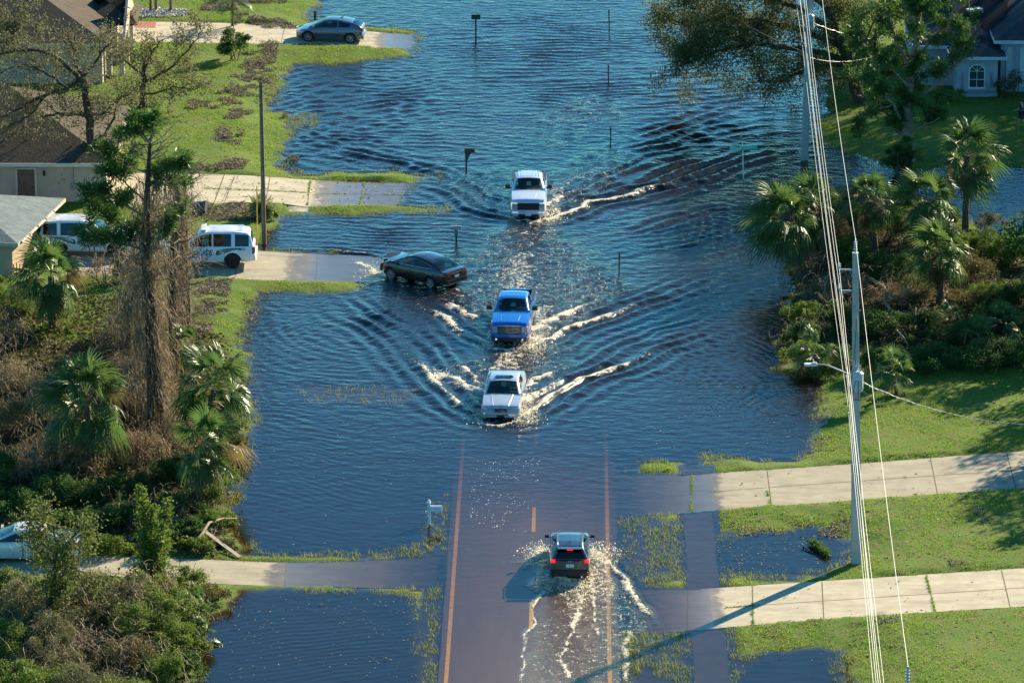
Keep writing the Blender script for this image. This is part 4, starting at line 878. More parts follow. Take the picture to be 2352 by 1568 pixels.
# ---- grey hatchback parked on the far driveway
pf, pr_ = P(708, 96, .08), P(804, 100.5, .03); rz = heading(pf, pr_); d = Vector((math.cos(rz), math.sin(rz), 0)); nrm = Vector((-d.y, d.x, 0)); mid = (pf+pr_)/2-nrm*.78
HB = dict(L=4.22, wf=1.325, wb=-1.325, wr=.335, drv=.0, doors=[(-.55, .78)], crown=.03,
    w=[(-2.1, .80), (-1.9, .88), (-1.2, .90), (1.2, .90), (1.8, .84), (2.05, .70), (2.1, .55)], bot=[(-2.1, .36), (-1.8, .22), (1.8, .20), (2.1, .26)],
    top=[(-2.1, .90), (-1.9, 1.02), (-1.2, 1.0), (.8, .90), (1.0, .90), (1.8, .74), (2.1, .58)],
    roof=[(-2.02, 1.0), (-1.85, 1.14), (-1.3, 1.30), (-.6, 1.40), (0, 1.405), (.35, 1.33), (1.30, .90)], ws=(.30, 1.28), rw=(-1.98, -1.45), win=[(-1.30, -.58), (-.50, .92)], tumble=.19, rail=.07, nprivacy=1)
c = Car('hatchback', 'blue grey hatchback parked on the far driveway at the edge of the water', 'hatchback', HB, M['hatch'], Vector((mid.x, mid.y, .06)), rz); c.root.rotation_euler.y = R(-.8)
for sd in (-1, 1):
    a, b = sorted((sd*.45, sd*.80)); c.nose('headlight', M['lamp'], (a, b), [(.56, .68)]*2, .015); c.panel('headlight', 1.62, 1.95, .58, .69, sd, M['lamp'], .012); c.panel('tail_lamp', -2.05, -1.72, .84, .97, sd, M['red'], .012); a, b = sorted((sd*.45, sd*.82)); c.nose('tail_lamp', M['red'], (a, b), [(.82, .96)]*2, .02, rear=True)
    c.panel('side_sill', -.8, .85, .27, .31, sd, M['chrome'], .014)
c.nose('bumper', c.pm, (-.80, .80), [(.28, .52)]*2, .07, rear=True, n=14); c.nose('grille', M['black'], (-.38, .38), [(.30, .50)]*2, .03); c.nose('number_plate', M['plate'], (-.16, .16), [(.60, .72)]*2, .03, rear=True)
c.add('aerial', M['black'], lambda m: m.add([(-.75, -.02, 1.44), (-.75, .02, 1.44), (-.55, 0, 1.45), (-.80, 0, 1.53)], [(0, 1, 3), (1, 2, 3), (2, 0, 3)]))
# ---- police suvs
PS_ = dict(L=5.18, wf=1.53, wb=-1.42, wr=.40, drv=.0, doors=[(-.98, -.10), (-.06, .96)], crown=.03, rim=M['steel'], nprivacy=2, privacy=1, mirror=.2, mh=.2, spokes=6,
    w=[(-2.59, .92), (-2.5, .99), (-1, 1.02), (1.6, 1.02), (2.3, 1.0), (2.5, .95), (2.59, .88)], bot=[(-2.59, .42), (-2.2, .34), (2.2, .30), (2.59, .36)],
    top=[(-2.59, 1.10), (-2.5, 1.14), (.95, 1.14), (1.15, 1.16), (2.1, 1.12), (2.45, 1.06), (2.59, .92)],
    roof=[(-2.50, 1.15), (-2.36, 1.72), (-2.2, 1.84), (-1.4, 1.89), (-.3, 1.90), (.15, 1.85), (.40, 1.76), (1.17, 1.17)], ws=(.36, 1.15), rw=(-2.48, -2.36), win=[(-2.28, -1.55), (-1.36, -.42), (-.34, .82)], tumble=.19, rail=.09, rcrown=.02, rsm=.03)
graphic = simple('dark_teal_vinyl', (.01, .10, .12), .35, var=.1); gold = simple('grey_gold_vinyl', (.25, .28, .22), .35)
def side_text(c, s, x, z, size, sd, mat, shear=.25, name='lettering'):
    cu = bpy.data.curves.new(name, 'FONT'); cu.body = s; cu.size = size; cu.extrude = .004; cu.shear = shear; cu.offset = .012 if size > .2 else .006; cu.resolution_u = 3
    to = link(bpy.data.objects.new(name, cu)); dg = bpy.context.evaluated_depsgraph_get(); me = bpy.data.meshes.new_from_object(to.evaluated_get(dg))
    bpy.data.objects.remove(to); me.materials.clear(); me.materials.append(mat)
    for v in me.vertices:
        px, pz, off = v.co.x, v.co.y, v.co.z; X = x-px if sd > 0 else x+px; Z = z+pz; v.co = (X, sd*(c.side(X, Z)+.012+off), Z)
    o = link(bpy.data.objects.new(name, me)); o.parent = c.root; return o
def police(loc, rz, label, bar=True):
    c = Car('police_suv', label, 'police suv', dict(PS_), M['white'], loc, rz, 'police vehicles on the left driveway')
    for sd in (1, -1):
        side_text(c, 'POLICE', .84 if sd > 0 else -.50, .76, .36, sd, graphic); side_text(c, 'SARASOTA', .90 if sd > 0 else -.1, .60, .16, sd, M['black'], .2)
        side_text(c, 'DIAL 911', -1.72 if sd > 0 else -2.3, .98, .10, sd, graphic, .2)
        m = MB(); q = [(-.52, .78), (-.60, .98), (-1.20, 1.09), (-2.1, 1.10), (-1.45, .99), (-1.0, .84), (-.62, .72)]
        g = [(x, sd*(c.side(x, z)+.016), z) for x, z in q]; m.add(g, [tuple(range(7)) if sd > 0 else tuple(range(7))[::-1]]); m.build('side_stripe', graphic, c.root)
        m = MB(); q = [(-.70, .90), (-1.0, .99), (-1.6, 1.06), (-1.1, .95), (-.8, .86)]
        g = [(x, sd*(c.side(x, z)+.020), z) for x, z in q]; m.add(g, [tuple(range(5)) if sd > 0 else tuple(range(5))[::-1]]); m.build('side_stripe', gold, c.root)
        a, b = sorted((sd*.74, sd*.95)); c.nose('tail_lamp', M['red'], (a, b), [(.80, 1.14)]*2, .02, rear=True); c.panel('tail_lamp', -2.56, -2.44, .80, 1.10, sd, M['red'], .012); a, b = sorted((sd*.55, sd*.92)); c.nose('headlight', M['lamp'], (a, b), [(.72, .95)]*2, .02)
    c.nose('bumper', c.pm, (-.95, .95), [(.42, .68)]*2, .09, rear=True, n=14); c.nose('bumper', c.pm, (-.95, .95), [(.42, .62)]*2, .07, n=14); c.nose('grille', M['black'], (-.52, .52), [(.66, .98)]*2, .03)
    c.add('push_bar', M['black'], lambda m: [m.tube([(2.75, sd*.35, .40), (2.78, sd*.35, 1.02)], .035, 6) for sd in (-1, 1)]+[m.tube([(2.77, -.5, z), (2.77, .5, z)], .03, 6) for z in (.55, .78, 1.0)])
    roof_ribs(c, (-2.0, -.15), np.linspace(-.55, .55, 6), 1.945, M['white'])
    if bar:
        lb = c.add('light_bar', simple('frosted_lens', (.62, .64, .60), .25, var=.15, scale=9), lambda m: m.box((.10, 0, 1.965), (.27, 1.28, .10)), smooth=30)
        c.add('mounting_foot', M['black'], lambda m: [m.box((.10, sd*.5, 1.91), (.2, .08, .06)) for sd in (-1, 1)], lb)
    return c
pr_ = P(534, 617, .07); rz = math.pi+R(1); loc = Vector((pr_.x-1.42, pr_.y+.90, .10)); police(loc, rz, 'white police suv with roof light bar, lettered side and tail towards the water')
pc = P(200, 592, .12); police(Vector((pc.x, pc.y+1.0, .14)), R(-2), 'white police suv beside the slate roof, half hidden behind the pine and palm', False)
# ---- white sedan parked behind the bushes
pr_ = P(182, 1296, .15); SE2 = dict(SED); SE2.update(hmat=M['pearl'], seat=M['tan'], L=5.0,
    w=[(-2.45, .78), (-2.35, .88), (-1.5, .93), (1.4, .93), (2.2, .90), (2.38, .80), (2.45, .7)], wf=1.4, wb=-1.4, bot=[(-2.45, .34), (-2.1, .22), (2.1, .22), (2.45, .28)],
    top=[(-2.45, .90), (-2.35, .98), (-1.35, 1.0), (.95, .93), (1.05, .94), (2.0, .84), (2.45, .64)], roof=[(-1.95, .99), (-1.3, 1.30), (-.85, 1.42), (-.2, 1.46), (.25, 1.43), (.5, 1.35), (1.40, .94)], rw=(-1.93, -1.15), ws=(.42, 1.38), win=[(-1.2, -.10), (-.02, 1.02)])
c = Car('sedan', 'pearl white sedan parked on the near left driveway behind broken branches', 'sedan', SE2, M['pearl'], Vector((pr_.x-2.45, pr_.y+.95, .17)), math.pi)
for sd in (-1, 1): c.panel('tail_lamp', -2.40, -2.18, .78, .92, sd, M['red'], .012); a, b = sorted((sd*.45, sd*.84)); c.nose('tail_lamp', M['red'], (a, b), [(.78, .92)]*2, .02, rear=True); c.nose('headlight', M['lamp'], (a, b), [(.55, .70)]*2, .02)
c.nose('bumper', c.pm, (-.86, .86), [(.34, .58)]*2, .07, rear=True, n=14)
# ---- people in the cars and by the house
cloth_l = simple('pale_cotton', (.62, .62, .58), .9); cloth_b = simple('navy_cotton', (.02, .04, .10), .9); cloth_g = simple('yellow_green_cotton', (.42, .50, .25), .9); cloth_k = simple('dark_cotton', (.03, .03, .035), .9)
def in_car(c, x, y, shirt, label, dz=0):
    h = c.root.matrix_basis; p = Matrix.LocRotScale(c.root.location, c.root.rotation_euler, None) @ Vector((x, y, dz)); make_person(p, c.root.rotation_euler.z, 'sit', shirt, cloth_k, label)
in_car(CAR_SED, .12, .36, cloth_l, 'driver in pale shirt at the wheel of the silver sedan', .10)
in_car(CAR_DK, .08, .36, cloth_g, 'driver in light yellow green top inside the black sedan', .10)
in_car(PICKS[0], .38, .40, cloth_b, 'driver in dark top behind the blue pickup windscreen', .45)
p = G(2346, 293); make_person(p, math.pi*.92, 'walk', cloth_b, cloth_k, 'person in navy top and dark shorts walking on the shaded lawn')
# ------------------------------------------------------------------ vegetation
def PV(u, v, Y):
    """the point of the upright plane y = Y seen at (u, v)"""
    a, b = (u-1176)/FPX, -(v-784)/FPX; t = Y/(_cp+b*_sp); return Vector((a*t, Y, HCAM+(-_sp+b*_cp)*t))
def quads_to_obj(name, Q, mat, parent=None, tris=False):
    Q = np.asarray(Q, np.float32); n, k = Q.shape[0], Q.shape[1]
    return tri_mesh(name, Q.reshape(-1, 3), np.arange(n*k).reshape(n, k), mat, parent)
def rand_dirs(n, r, up=0.0):
    d = r.normal(size=(n, 3)); d[:, 2] += up; return d/np.linalg.norm(d, axis=1, keepdims=True)
def leaf_quads(P_, size, r, up=.5, asp=.55, dirs=None):
    """diamond shaped leaves at points P_"""
    n = len(P_); a = rand_dirs(n, r, .2) if dirs is None else dirs; nn = rand_dirs(n, r, up); b = np.cross(a, nn); b /= np.linalg.norm(b, axis=1, keepdims=True)+1e-9
    s = (size*(.6+.8*r.random(n)))[:, None]; return np.stack([P_, P_+a*s*.5+b*s*asp*.5, P_+a*s, P_+a*s*.5-b*s*asp*.5], 1)
GRN = leafmat('shrub_leaf', [(.06, .12, .018), (.13, .20, .032), (.20, .22, .05)], .6, .45, 1.5, spec=.2)
GRN2 = leafmat('deep_green_leaf', [(.03, .08, .016), (.06, .13, .028), (.12, .165, .036)], .6, .42, 1.2, spec=.2)
OLV = leafmat('olive_leaf', [(.10, .105, .05), (.17, .17, .08), (.26, .245, .12)], .6, .42, 1.0, spec=.2)
BRN = leafmat('dry_vine', [(.13, .095, .055), (.28, .205, .12), (.46, .36, .23)], .7, .25, 1.4, spec=.2)
BRG = leafmat('withered_leaf', [(.08, .065, .025), (.15, .125, .04), (.10, .13, .035)], .6, .35, .9, spec=.3)
PALM = leafmat('palm_leaf', [(.045, .105, .026), (.085, .155, .038), (.17, .215, .06)], .40, .42, 1.1, spec=.35)
PALMD = leafmat('dead_palm_leaf', [(.16, .11, .05), (.26, .19, .08)], .6, .3, 1.1, spec=.3)
NEED = leafmat('pine_needles', [(.04, .105, .022), (.075, .16, .034), (.14, .22, .045)], .45, .4, 1.5, spec=.3)
BARK = simple('grey_bark', (.13, .10, .075), .9, var=.35, scale=5, bump=.02); BARKD = simple('dark_bark', (.065, .048, .035), .9, var=.4, scale=5, bump=.02)
PBARK = simple('palm_bark', (.12, .085, .06), .9, var=.35, scale=8, bump=.02); TWIG = simple('pale_twig', (.24, .18, .12), .8, var=.3, scale=6); ROSE = simple('pine_bark', (.30, .20, .14), .9, var=.35, scale=6, bump=.02)
def fan_frond(r, L=1.0, R0=.9, n=30, droop=.35):
    """fan leaf in local frame: petiole along +x, blade at its end"""
    Q = []; px = np.linspace(0, L, 5); pz = -droop*.25*(px/L)**2*L
    for i in range(4):
        w_ = .018; Q.append([(px[i], -w_, pz[i]), (px[i+1], -w_*.8, pz[i+1]), (px[i+1], w_*.8, pz[i+1]), (px[i], w_, pz[i])])
    c = np.array([L*.98, 0, pz[-1]])
    for k in range(n):
        a = (k/(n-1)-.5)*math.radians(255); ln = R0*(1-.28*abs(a)/2.2)*(.85+.25*r.random()); d = np.array([math.cos(a), math.sin(a), .16*math.cos(3*a)-.10]); d /= np.linalg.norm(d)
        p = np.array([-math.sin(a), math.cos(a), 0]); w0, w1 = .008, .032*R0/.9; m = c+d*ln*.55+np.array([0, 0, .04-droop*.10]); e = c+d*ln+np.array([0, 0, -droop*ln*(.35+.5*r.random())])
        m2 = c+d*ln*.8+np.array([0, 0, -droop*ln*.22]); f = np.array([0, 0, .012*(1 if k % 2 else -1)])
        Q.append([c-p*w0, m-p*w1+f, m+p*w1-f, c+p*w0]); Q.append([m-p*w1+f, m2-p*w1*.7, m2+p*w1*.7, m+p*w1-f]); Q.append([m2-p*w1*.7, e-p*.003, e+p*.003, m2+p*w1*.7])
    return np.array(Q)
def palm(u, v, cu, cv, rad, label, n=34, seed=1, dead=8, group=None, trunkr=.17, Yc=None, wind=(-.25, -.1), dens=30, name='palm_tree'):
    """sabal palm: foot under (u, v), middle of the crown seen at (cu, cv), rad metres across the half crown"""
    n = int(n*.74); r = np.random.default_rng(seed); g = G(u, v); top = PV(cu, cv, Yc or g.y); root = empty(name, g, 0, label, 'palm tree', group)
    tp = top-g; mb = MB(); pts, rr = [], []
    for i in range(15):
        t = i/14; p = Vector((tp.x*t**1.3, tp.y*t**1.3, tp.z*t*(1-.28/max(1, tp.z)))); pts.append(p); rr.append(trunkr*(1.25-.35*t+(.05 if i % 2 else 0)+(.10 if t > .85 else 0)))
    pts[0].z -= .3; mb.tube(pts, rr, 10); mb.build('trunk', PBARK, root, 60)
    A, D_ = [], []
    for k in range(n+dead):
        live = k < n; t = k/max(1, n); az = k*2.39996+r.random()*.4
        el = math.radians(82-118*t**.9+r.normal()*13) if live else math.radians(-55-25*r.random())
        L = rad*(.50+.08*r.random())*(1 if live else .7); Fq = fan_frond(r, L*.95, rad*.60*(.55+.6*r.random())*(1 if live else .8), dens if live else 18, .30+.7*t if live else 1.3)
        ca, sa, ce, se = math.cos(az), math.sin(az), math.cos(el), math.sin(el); roll = r.normal()*.5
        Rx = np.array([[1, 0, 0], [0, math.cos(roll), -math.sin(roll)], [0, math.sin(roll), math.cos(roll)]]); Ry = np.array([[ce, 0, -se], [0, 1, 0], [se, 0, ce]]); Rz = np.array([[ca, -sa, 0], [sa, ca, 0], [0, 0, 1]])
        q = Fq.reshape(-1, 3) @ (Rz @ Ry @ Rx).T; dist = np.linalg.norm(q, axis=1)
        q[:, 2] -= .16*dist**2/rad*(.5+t); q[:, 0] += wind[0]*dist**2/rad*.35; q[:, 1] += wind[1]*dist**2/rad*.35; q += np.array(tp)+np.array([0, 0, .05-(.35*t if live else .5)])
        (A if live and not (t > .55 and r.random() < .22) else D_).append(q.reshape(-1, 4, 3))
    quads_to_obj('fronds', np.concatenate(A), PALM, root)
    if D_: quads_to_obj('dead_fronds', np.concatenate(D_), PALMD, root)
    return root
def grow(paths, r, twig_n=5, twig_l=1.2, depth=2, spread=.9, up=.25, rad0=.03):
    """twigs growing out of traced limbs; returns (list of polylines with radii, tip points)"""
    out = []; tips = []
    def rec(p0, d, L, rd, lv):
        n = 5; pts = [p0]; dd = d.copy()
        for i in range(n):
            dd = dd+r.normal(size=3)*.22+np.array([0, 0, up*.12]); dd /= np.linalg.norm(dd); pts.append(pts[-1]+dd*L/n)
        out.append((pts, [rd*(1-.8*i/n) for i in range(n+1)]))
        if lv == 0: tips.extend(pts[2:]); return
        for k in range(int(twig_n)):
            i = r.integers(1, n+1); q = dd+r.normal(size=3)*spread; q[2] += up; q /= np.linalg.norm(q); rec(pts[i], q, L*(.5+.25*r.random()), rd*.5, lv-1)
    for pts, rr in paths:
        pts = [np.array(p) for p in pts]; m = len(pts); tot = sum(np.linalg.norm(pts[i+1]-pts[i]) for i in range(m-1)); cnt = max(2, int(tot*twig_n*.45))
        for k in range(cnt):
            t = (.25+.75*(k+.5)/cnt)*(m-1); i = min(m-2, int(t)); p = pts[i]*(1-t+i)+pts[i+1]*(t-i); d = r.normal(size=3)+ (pts[i+1]-pts[i])/np.linalg.norm(pts[i+1]-pts[i])*.6; d[2] += up
            d /= np.linalg.norm(d); rec(p, d, twig_l*(.6+.7*r.random()), rad0, depth-1)
    return out, np.array(tips)
def limb_tree(name, base, paths, label, cat, bark, leaf, r, leafn=3, leafs=.10, jit=.18, twigs=5, twl=1.2, dep=2, group=None, hang=0, needle=False, tw=.03, upn=.4):
    """paths: [(list of (u, v, dy)), r0, r1] traced limbs of the tree standing at base"""
    g = G(*base); root = empty(name, g, 0, label, cat, group); gb = np.array(g); P3 = []; mb = MB()
    for pts, r0, r1 in paths:
        q = [np.array(PV(u, v, g.y+dy))-gb for u, v, dy in pts]; m = len(q)
        dense = []
        for i in range(m-1):
            for k in range(4): dense.append(q[i]*(1-k/4)+q[i+1]*(k/4)+r.normal(size=3)*.035*(0 if i+k == 0 else 1))
        dense.append(q[-1]); rr = [r0+(r1-r0)*i/(len(dense)-1) for i in range(len(dense))]; mb.tube(dense, rr, 7, 0); P3.append((dense, rr))
    mb.build('trunk', bark, root, 70)
    tw_, tips = grow(P3[0:] if len(P3) > 0 else [], r, twigs, twl, dep, 1.0, .25, tw)
    t = MB()
    for pts, rr in tw_: t.tube(pts, [max(.006, x) for x in rr], 3, 0, False)
    if t.v: t.build('branches', bark if not needle else ROSE, root)
    if needle:
        Q = []; 
        for p in tips:
            n = 40; d = rand_dirs(n, r, .6); L = .34+.18*r.random(); w_ = np.cross(d, rand_dirs(n, r)); w_ /= np.linalg.norm(w_, axis=1, keepdims=True); o = p+r.normal(size=(n, 3))*.10
            o = p+(o-p)*1.0; Q.append(np.stack([o-w_*.010, o+d*L*.6-w_*.028, o+d*L+np.array([0, 0, -.03]), o+d*L*.6+w_*.028], 1))
        quads_to_obj('crown', np.concatenate(Q), leaf, root)
    elif leafn > 0:
        n = int(len(tips)*leafn); idx = r.integers(0, len(tips), n); p = tips[idx]+r.normal(size=(n, 3))*jit
        if hang: p[:, 2] -= r.random(n)**2*hang
        quads_to_obj('crown', leaf_quads(p, leafs, r, upn), leaf, root)
    return root
def bush(u, v, rx, ry, h, label, leaf, n=2200, ls=.13, seed=0, name='shrub', cat='shrub', group=None, blobs=9, stems=5, hollow=.55, z0=0, asp=.5, tangle=0, tmat=None, at_=None):
    n = int(n*2.3); ls = ls*(.68 if ls < .5 else 1); r = np.random.default_rng(seed+1000); g = at_ or G(u, v); root = empty(name, g, 0, label, cat, group)
    c = np.stack([r.normal(size=blobs)*rx*.45, r.normal(size=blobs)*ry*.45, h*(.30+.55*r.random(blobs))], 1); c[:, 2] *= np.clip(1.15-.45*(np.hypot(c[:, 0]/rx, c[:, 1]/ry)), .3, 1)
    rb = (.16+.30*r.random(blobs))*min(rx, ry, h)*(1.0 if blobs < 15 else .82)
    k = r.integers(0, blobs, n); d = rand_dirs(n, r, .25); rr = (hollow+(1-hollow)*r.random(n)**.5)*rb[k]; p = c[k]+d*rr[:, None]*np.array([1.15, 1.15, .95]); p += r.normal(size=(n, 3))*.05
    keep_ = p[:, 2] > .02; p = p[keep_]
    quads_to_obj('foliage', leaf_quads(p, ls, r, .6, asp), leaf, root)
    m = MB()
    for i in range(stems):
        e = c[r.integers(0, blobs)]; a = np.array([r.normal()*rx*.15, r.normal()*ry*.15, -.1]); m.tube([a, a*.5+e*.5+r.normal(size=3)*.12, e], [.035, .025, .01], 5)
    if m.v: m.build('stems', BARKD, root)
    if tangle:
        Q = []
        for i in range(tangle):
            kk = r.integers(0, blobs); q = c[kk]+rand_dirs(1, r, .6)[0]*rb[kk]*1.1; dd = rand_dirs(1, r, .0)[0]; w_ = .007+.006*r.random()
            for j in range(9):
                dd = dd+r.normal(size=3)*.35; dd[2] -= .22; dd /= np.linalg.norm(dd); q2 = q+dd*.17; s_ = np.cross(dd, [0.3, .2, 1]); s_ = s_/np.linalg.norm(s_)*w_; Q.append([q-s_, q2-s_, q2+s_, q+s_]); q = q2
                if q[2] < .05: break
        quads_to_obj('vines', np.array(Q), tmat or BRN, root)
    return root
def vine_curtain(pts, rad, n, seed, root, name='vines', ln=1.6):
    """dry vines hanging round a trunk given as local polyline"""
    r = np.random.default_rng(seed); Q = []; pts = np.array([tuple(p) for p in pts]); m = len(pts)
    for i in range(n):
        t = r.random()*(m-1); k = min(m-2, int(t)); p = pts[k]*(1-t+k)+pts[k+1]*(t-k); a = r.random()*6.283; rr = rad*(.25+.9*r.random()**1.5); q = p+np.array([math.cos(a)*rr, math.sin(a)*rr, 0])
        w_ = .008+.009*r.random(); dd = np.array([r.normal()*.4, r.normal()*.4, -.6]); 
        for j in range(int(5+ln*5*r.random())):
            dd = dd*.8+r.normal(size=3)*.30+np.array([0, 0, -.30]); dd /= np.linalg.norm(dd); q2 = q+dd*.16; s_ = np.array([dd[1]+.2, -dd[0], .1]); s_ = s_/np.linalg.norm(s_)*w_; Q.append([q-s_, q2-s_, q2+s_, q+s_]); q = q2
            if q[2] < 0: break
    return quads_to_obj(name, np.array(Q), BRN, root)
rr_ = lambda s: np.random.default_rng(s)
# ---- palms
palm(122, 752, 118, 622, 2.05, 'fan palm in front of the slate roof house, left of the police suvs', seed=1, n=40, dead=12)
palm(212, 1082, 196, 905, 2.35, 'large shaded fan palm rising from the left thicket', seed=2, n=44, dead=10, wind=(-.1, -.2))
palm(470, 1085, 492, 880, 2.15, 'upright fan palm at the left shore with bright upper fronds', seed=3, n=36, dead=4, trunkr=.14)
palm(452, 1165, 470, 1010, 1.9, 'leaning fan palm with yellow flower stalks over the left shore', seed=4, n=32, dead=10, wind=(.35, -.2))
palm(418, 905, 425, 790, 1.15, 'small fan palm at the foot of the vine covered trunks', seed=5, n=22, dead=2, trunkr=.11)
palm(1848, 640, 1806, 490, 2.15, 'dense fan palm leaning over the water at the right thicket edge', seed=6, n=46, dead=14, wind=(-.35, -.2))
palm(1900, 610, 1868, 460, 1.7, 'fan palm crown just behind the leftmost palm of the right thicket', seed=7, n=36, dead=8)
palm(2010, 590, 1996, 450, 1.55, 'fan palm crown in the middle of the right thicket', seed=8, n=34, dead=8)
palm(2216, 560, 2222, 345, 2.0, 'tall fan palm with slim trunk standing alone before the lawn on the right', seed=9, n=40, dead=12, trunkr=.16, wind=(.3, -.1))
palm(2128, 610, 2128, 450, 1.9, 'upright fan palm left of the tall slim one on the right', seed=10, n=40, dead=8)
palm(2160, 695, 2158, 565, 1.85, 'low fan palm with thick bare trunk nearest the right thicket front', seed=11, n=38, dead=14)
palm(1880, 860, 1872, 800, 1.2, 'small shaded fan palm low in the right thicket', seed=12, n=20, dead=0, trunkr=.08, group=None)
palm(2060, 905, 2052, 845, 1.3, 'small fan palm at the thicket foot above the shaded lawn', seed=13, n=20, dead=0, trunkr=.08)
for i, (u, v) in enumerate(((2250, 800), (2310, 770), (2350, 815), (2190, 770))): palm(u, v, u, v-38, 1.15, 'low saw palmetto in the dark right thicket', seed=20+i, n=16, dead=0, trunkr=.06, group='palmettos in the right thicket', name='palmetto')
for i, (u, v) in enumerate(((470, 1480), (452, 1410), (360, 1560))): palm(u, v, u, v-25, .95, 'low saw palmetto at the water edge of the near left thicket', seed=30+i, n=14, dead=0, trunkr=.05, group='palmettos in the near left thicket', name='palmetto')
# young feather palm by the far driveway, and the palm trunks in the white gravel bed
def feather_palm(u, v, h, L, label, seed, n=11, group=None, top=True):
    r = rr_(seed); g = G(u, v); root = empty('feather_palm', g, 0, label, 'palm tree', group); mb = MB(); mb.tube([(0, 0, -.1), (.03, 0, h*.5), (0, 0, h)], [.10, .075, .06], 8); mb.build('trunk', BARK, root, 60)
    Q = []
    for k in range(n):
        az = k*2.4; el = R(65-75*k/n); p = np.array([0, 0, h]); d = np.array([math.cos(az)*math.cos(el), math.sin(az)*math.cos(el), math.sin(el)])
        for j in range(16):
            d = d+np.array([-.012, -.01, -.085]); d /= np.linalg.norm(d); q = p+d*L/16; s_ = np.cross(d, [0, 0, 1]); s_ /= np.linalg.norm(s_)+1e-6
            Q.append([p-s_*.015, q-s_*.015, q+s_*.015, p+s_*.015])
            for sg in (-1, 1):
                for m_ in (0, .5):
                    a = p*(1-m_)+q*m_; ln = L*.34*math.sin(.25+2.7*(j+m_)/16); e = a+(s_*sg*.85+d*.5+np.array([0, 0, -.35]))*ln; Q.append([a, (a+e)/2+d*.022, e, (a+e)/2-d*.022])
            p = q
    quads_to_obj('fronds', np.array(Q), PALM, root); return root
feather_palm(534, 62, 1.7, 1.7, 'young feather palm on the lawn beside the far driveway', 41)
for i, u in enumerate((290, 346, 358, 392)): feather_palm(u, 27, 3.6, 1.9, 'feather palm with its grey trunk in the white gravel bed', 45+i, 10, 'palms in the white gravel bed')
# ---- bare storm-stripped trees on the left
limb_tree('oak_tree', (222, 452), [([(222,452,0),(217,400,0),(210,322,.2),(203,264,0),(196,200,0),(190,175,.3)], .34, .16), ([(203,264,0),(170,262,-.4),(130,262,-.8),(95,268,-1)], .14, .05), ([(190,180,0),(150,200,.3),(110,215,.6),(60,240,.5),(5,270,.2)], .15, .05),
    ([(192,185,0),(165,165,-.5),(130,128,-1),(90,118,-1.2),(45,115,-1.4),(0,125,-1.5)], .15, .05), ([(190,175,.3),(172,150,.8),(165,105,1),(150,70,1.2)], .10, .04), ([(203,264,0),(240,262,.5),(265,235,.8),(300,215,.9)], .12, .04), ([(210,330,0),(240,310,-.5),(262,270,-1),(270,230,-1.2)], .12, .04), ([(150,200,.3),(110,170,0),(60,150,-.3),(10,160,-.5)], .08, .03), ([(110,215,.6),(70,265,.2),(20,290,0)],.08,.03), ([(190,178,0),(215,150,-.4),(240,110,-.8),(265,85,-1)], .10, .03)],
    'large storm stripped oak with twisted limbs before the beige house', 'tree', BARKD, OLV, rr_(50), leafn=6, leafs=.12, jit=.16, twigs=6, twl=1.5, dep=2, tw=.028)
limb_tree('oak_tree', (326, 245), [([(326,245,0),(328,215,0),(331,170,0),(333,140,.2)], .22, .10), ([(330,190,0),(360,175,-.3),(400,150,-.6),(440,105,-.8),(465,70,-1)], .09, .03), ([(331,175,0),(300,150,.3),(270,130,.5),(255,100,.6)], .08, .03), ([(331,160,0),(350,120,.2),(375,90,.3)], .08, .03), ([(328,215,0),(355,215,-.5),(400,200,-.8),(450,205,-1)], .08, .03), ([(329,205,0),(305,220,.3),(290,260,.4)], .07, .02)],
    'thin leaved oak spreading over the driveway behind the stripped one', 'tree', BARKD, OLV, rr_(51), leafn=9, leafs=.13, jit=.18, twigs=6, twl=1.3, dep=2, tw=.022)
limb_tree('oak_tree', (-60, 300), [([(-60,300,0),(-40,200,0),(-10,140,0),(15,100,0),(30,60,0)], .3, .05), ([(-10,140,0),(25,90,-.3),(35,40,-.5)], .1, .03)], 'leafy branch tips of an oak at the left edge of the picture', 'tree', BARKD, OLV, rr_(52), leafn=11, leafs=.13, jit=.15, twigs=6, twl=1.3, dep=2)
# ---- left pine and the vine covered trunks
def pine(base, paths, label, seed, tw=5, twl=1.0, **k): return limb_tree('pine_tree', base, paths, label, 'tree', ROSE, NEED, rr_(seed), twigs=tw, twl=twl, dep=1, needle=True, tw=.03, **k)
t = pine((362, 1000), [([(345,330,0),(348,300,0),(352,275,0),(350,255,0)], .07, .03), ([(345,330,0),(318,300,-.5),(300,290,-.6)], .06, .03), ([(340,400,0),(300,380,.4),(275,350,.6),(262,330,.7)], .06, .02), ([(338,430,0),(372,400,-.3),(400,385,-.5),(415,390,-.6)], .06, .02), ([(335,500,0),(290,470,-.4),(250,450,-.6),(215,430,-.7)], .08, .03), ([(336,540,0),(290,520,.5),(245,500,.7),(205,490,.8)], .08, .03), ([(340,580,0),(290,560,-.5),(240,555,-.8),(195,530,-1)], .07, .03), ([(342,380,0),(375,385,.4),(400,400,.6),(430,385,.7)], .06, .02), ([(338,560,0),(380,520,.4),(420,500,.6)], .05, .02), ([(332,460,0),(300,430,.2),(270,405,.3),(262,385,.3)], .05, .02)],
    'pine with dark green needle tufts and a vine wrapped trunk on the left', 60, 6.5, .85)
mb = MB(); g = Vector(t.location); ax = [PV(*q, g.y)-g for q in ((362,1004),(358,900),(352,800),(345,700),(338,600),(336,500),(340,400),(345,330))]; mb.tube(ax, [.50,.42,.34,.27,.22,.17,.12,.08], 9); mb.build('lower_trunk', BARKD, t, 70)
vine_curtain(ax[:7], .85, 1700, 61, t, ln=2.2)
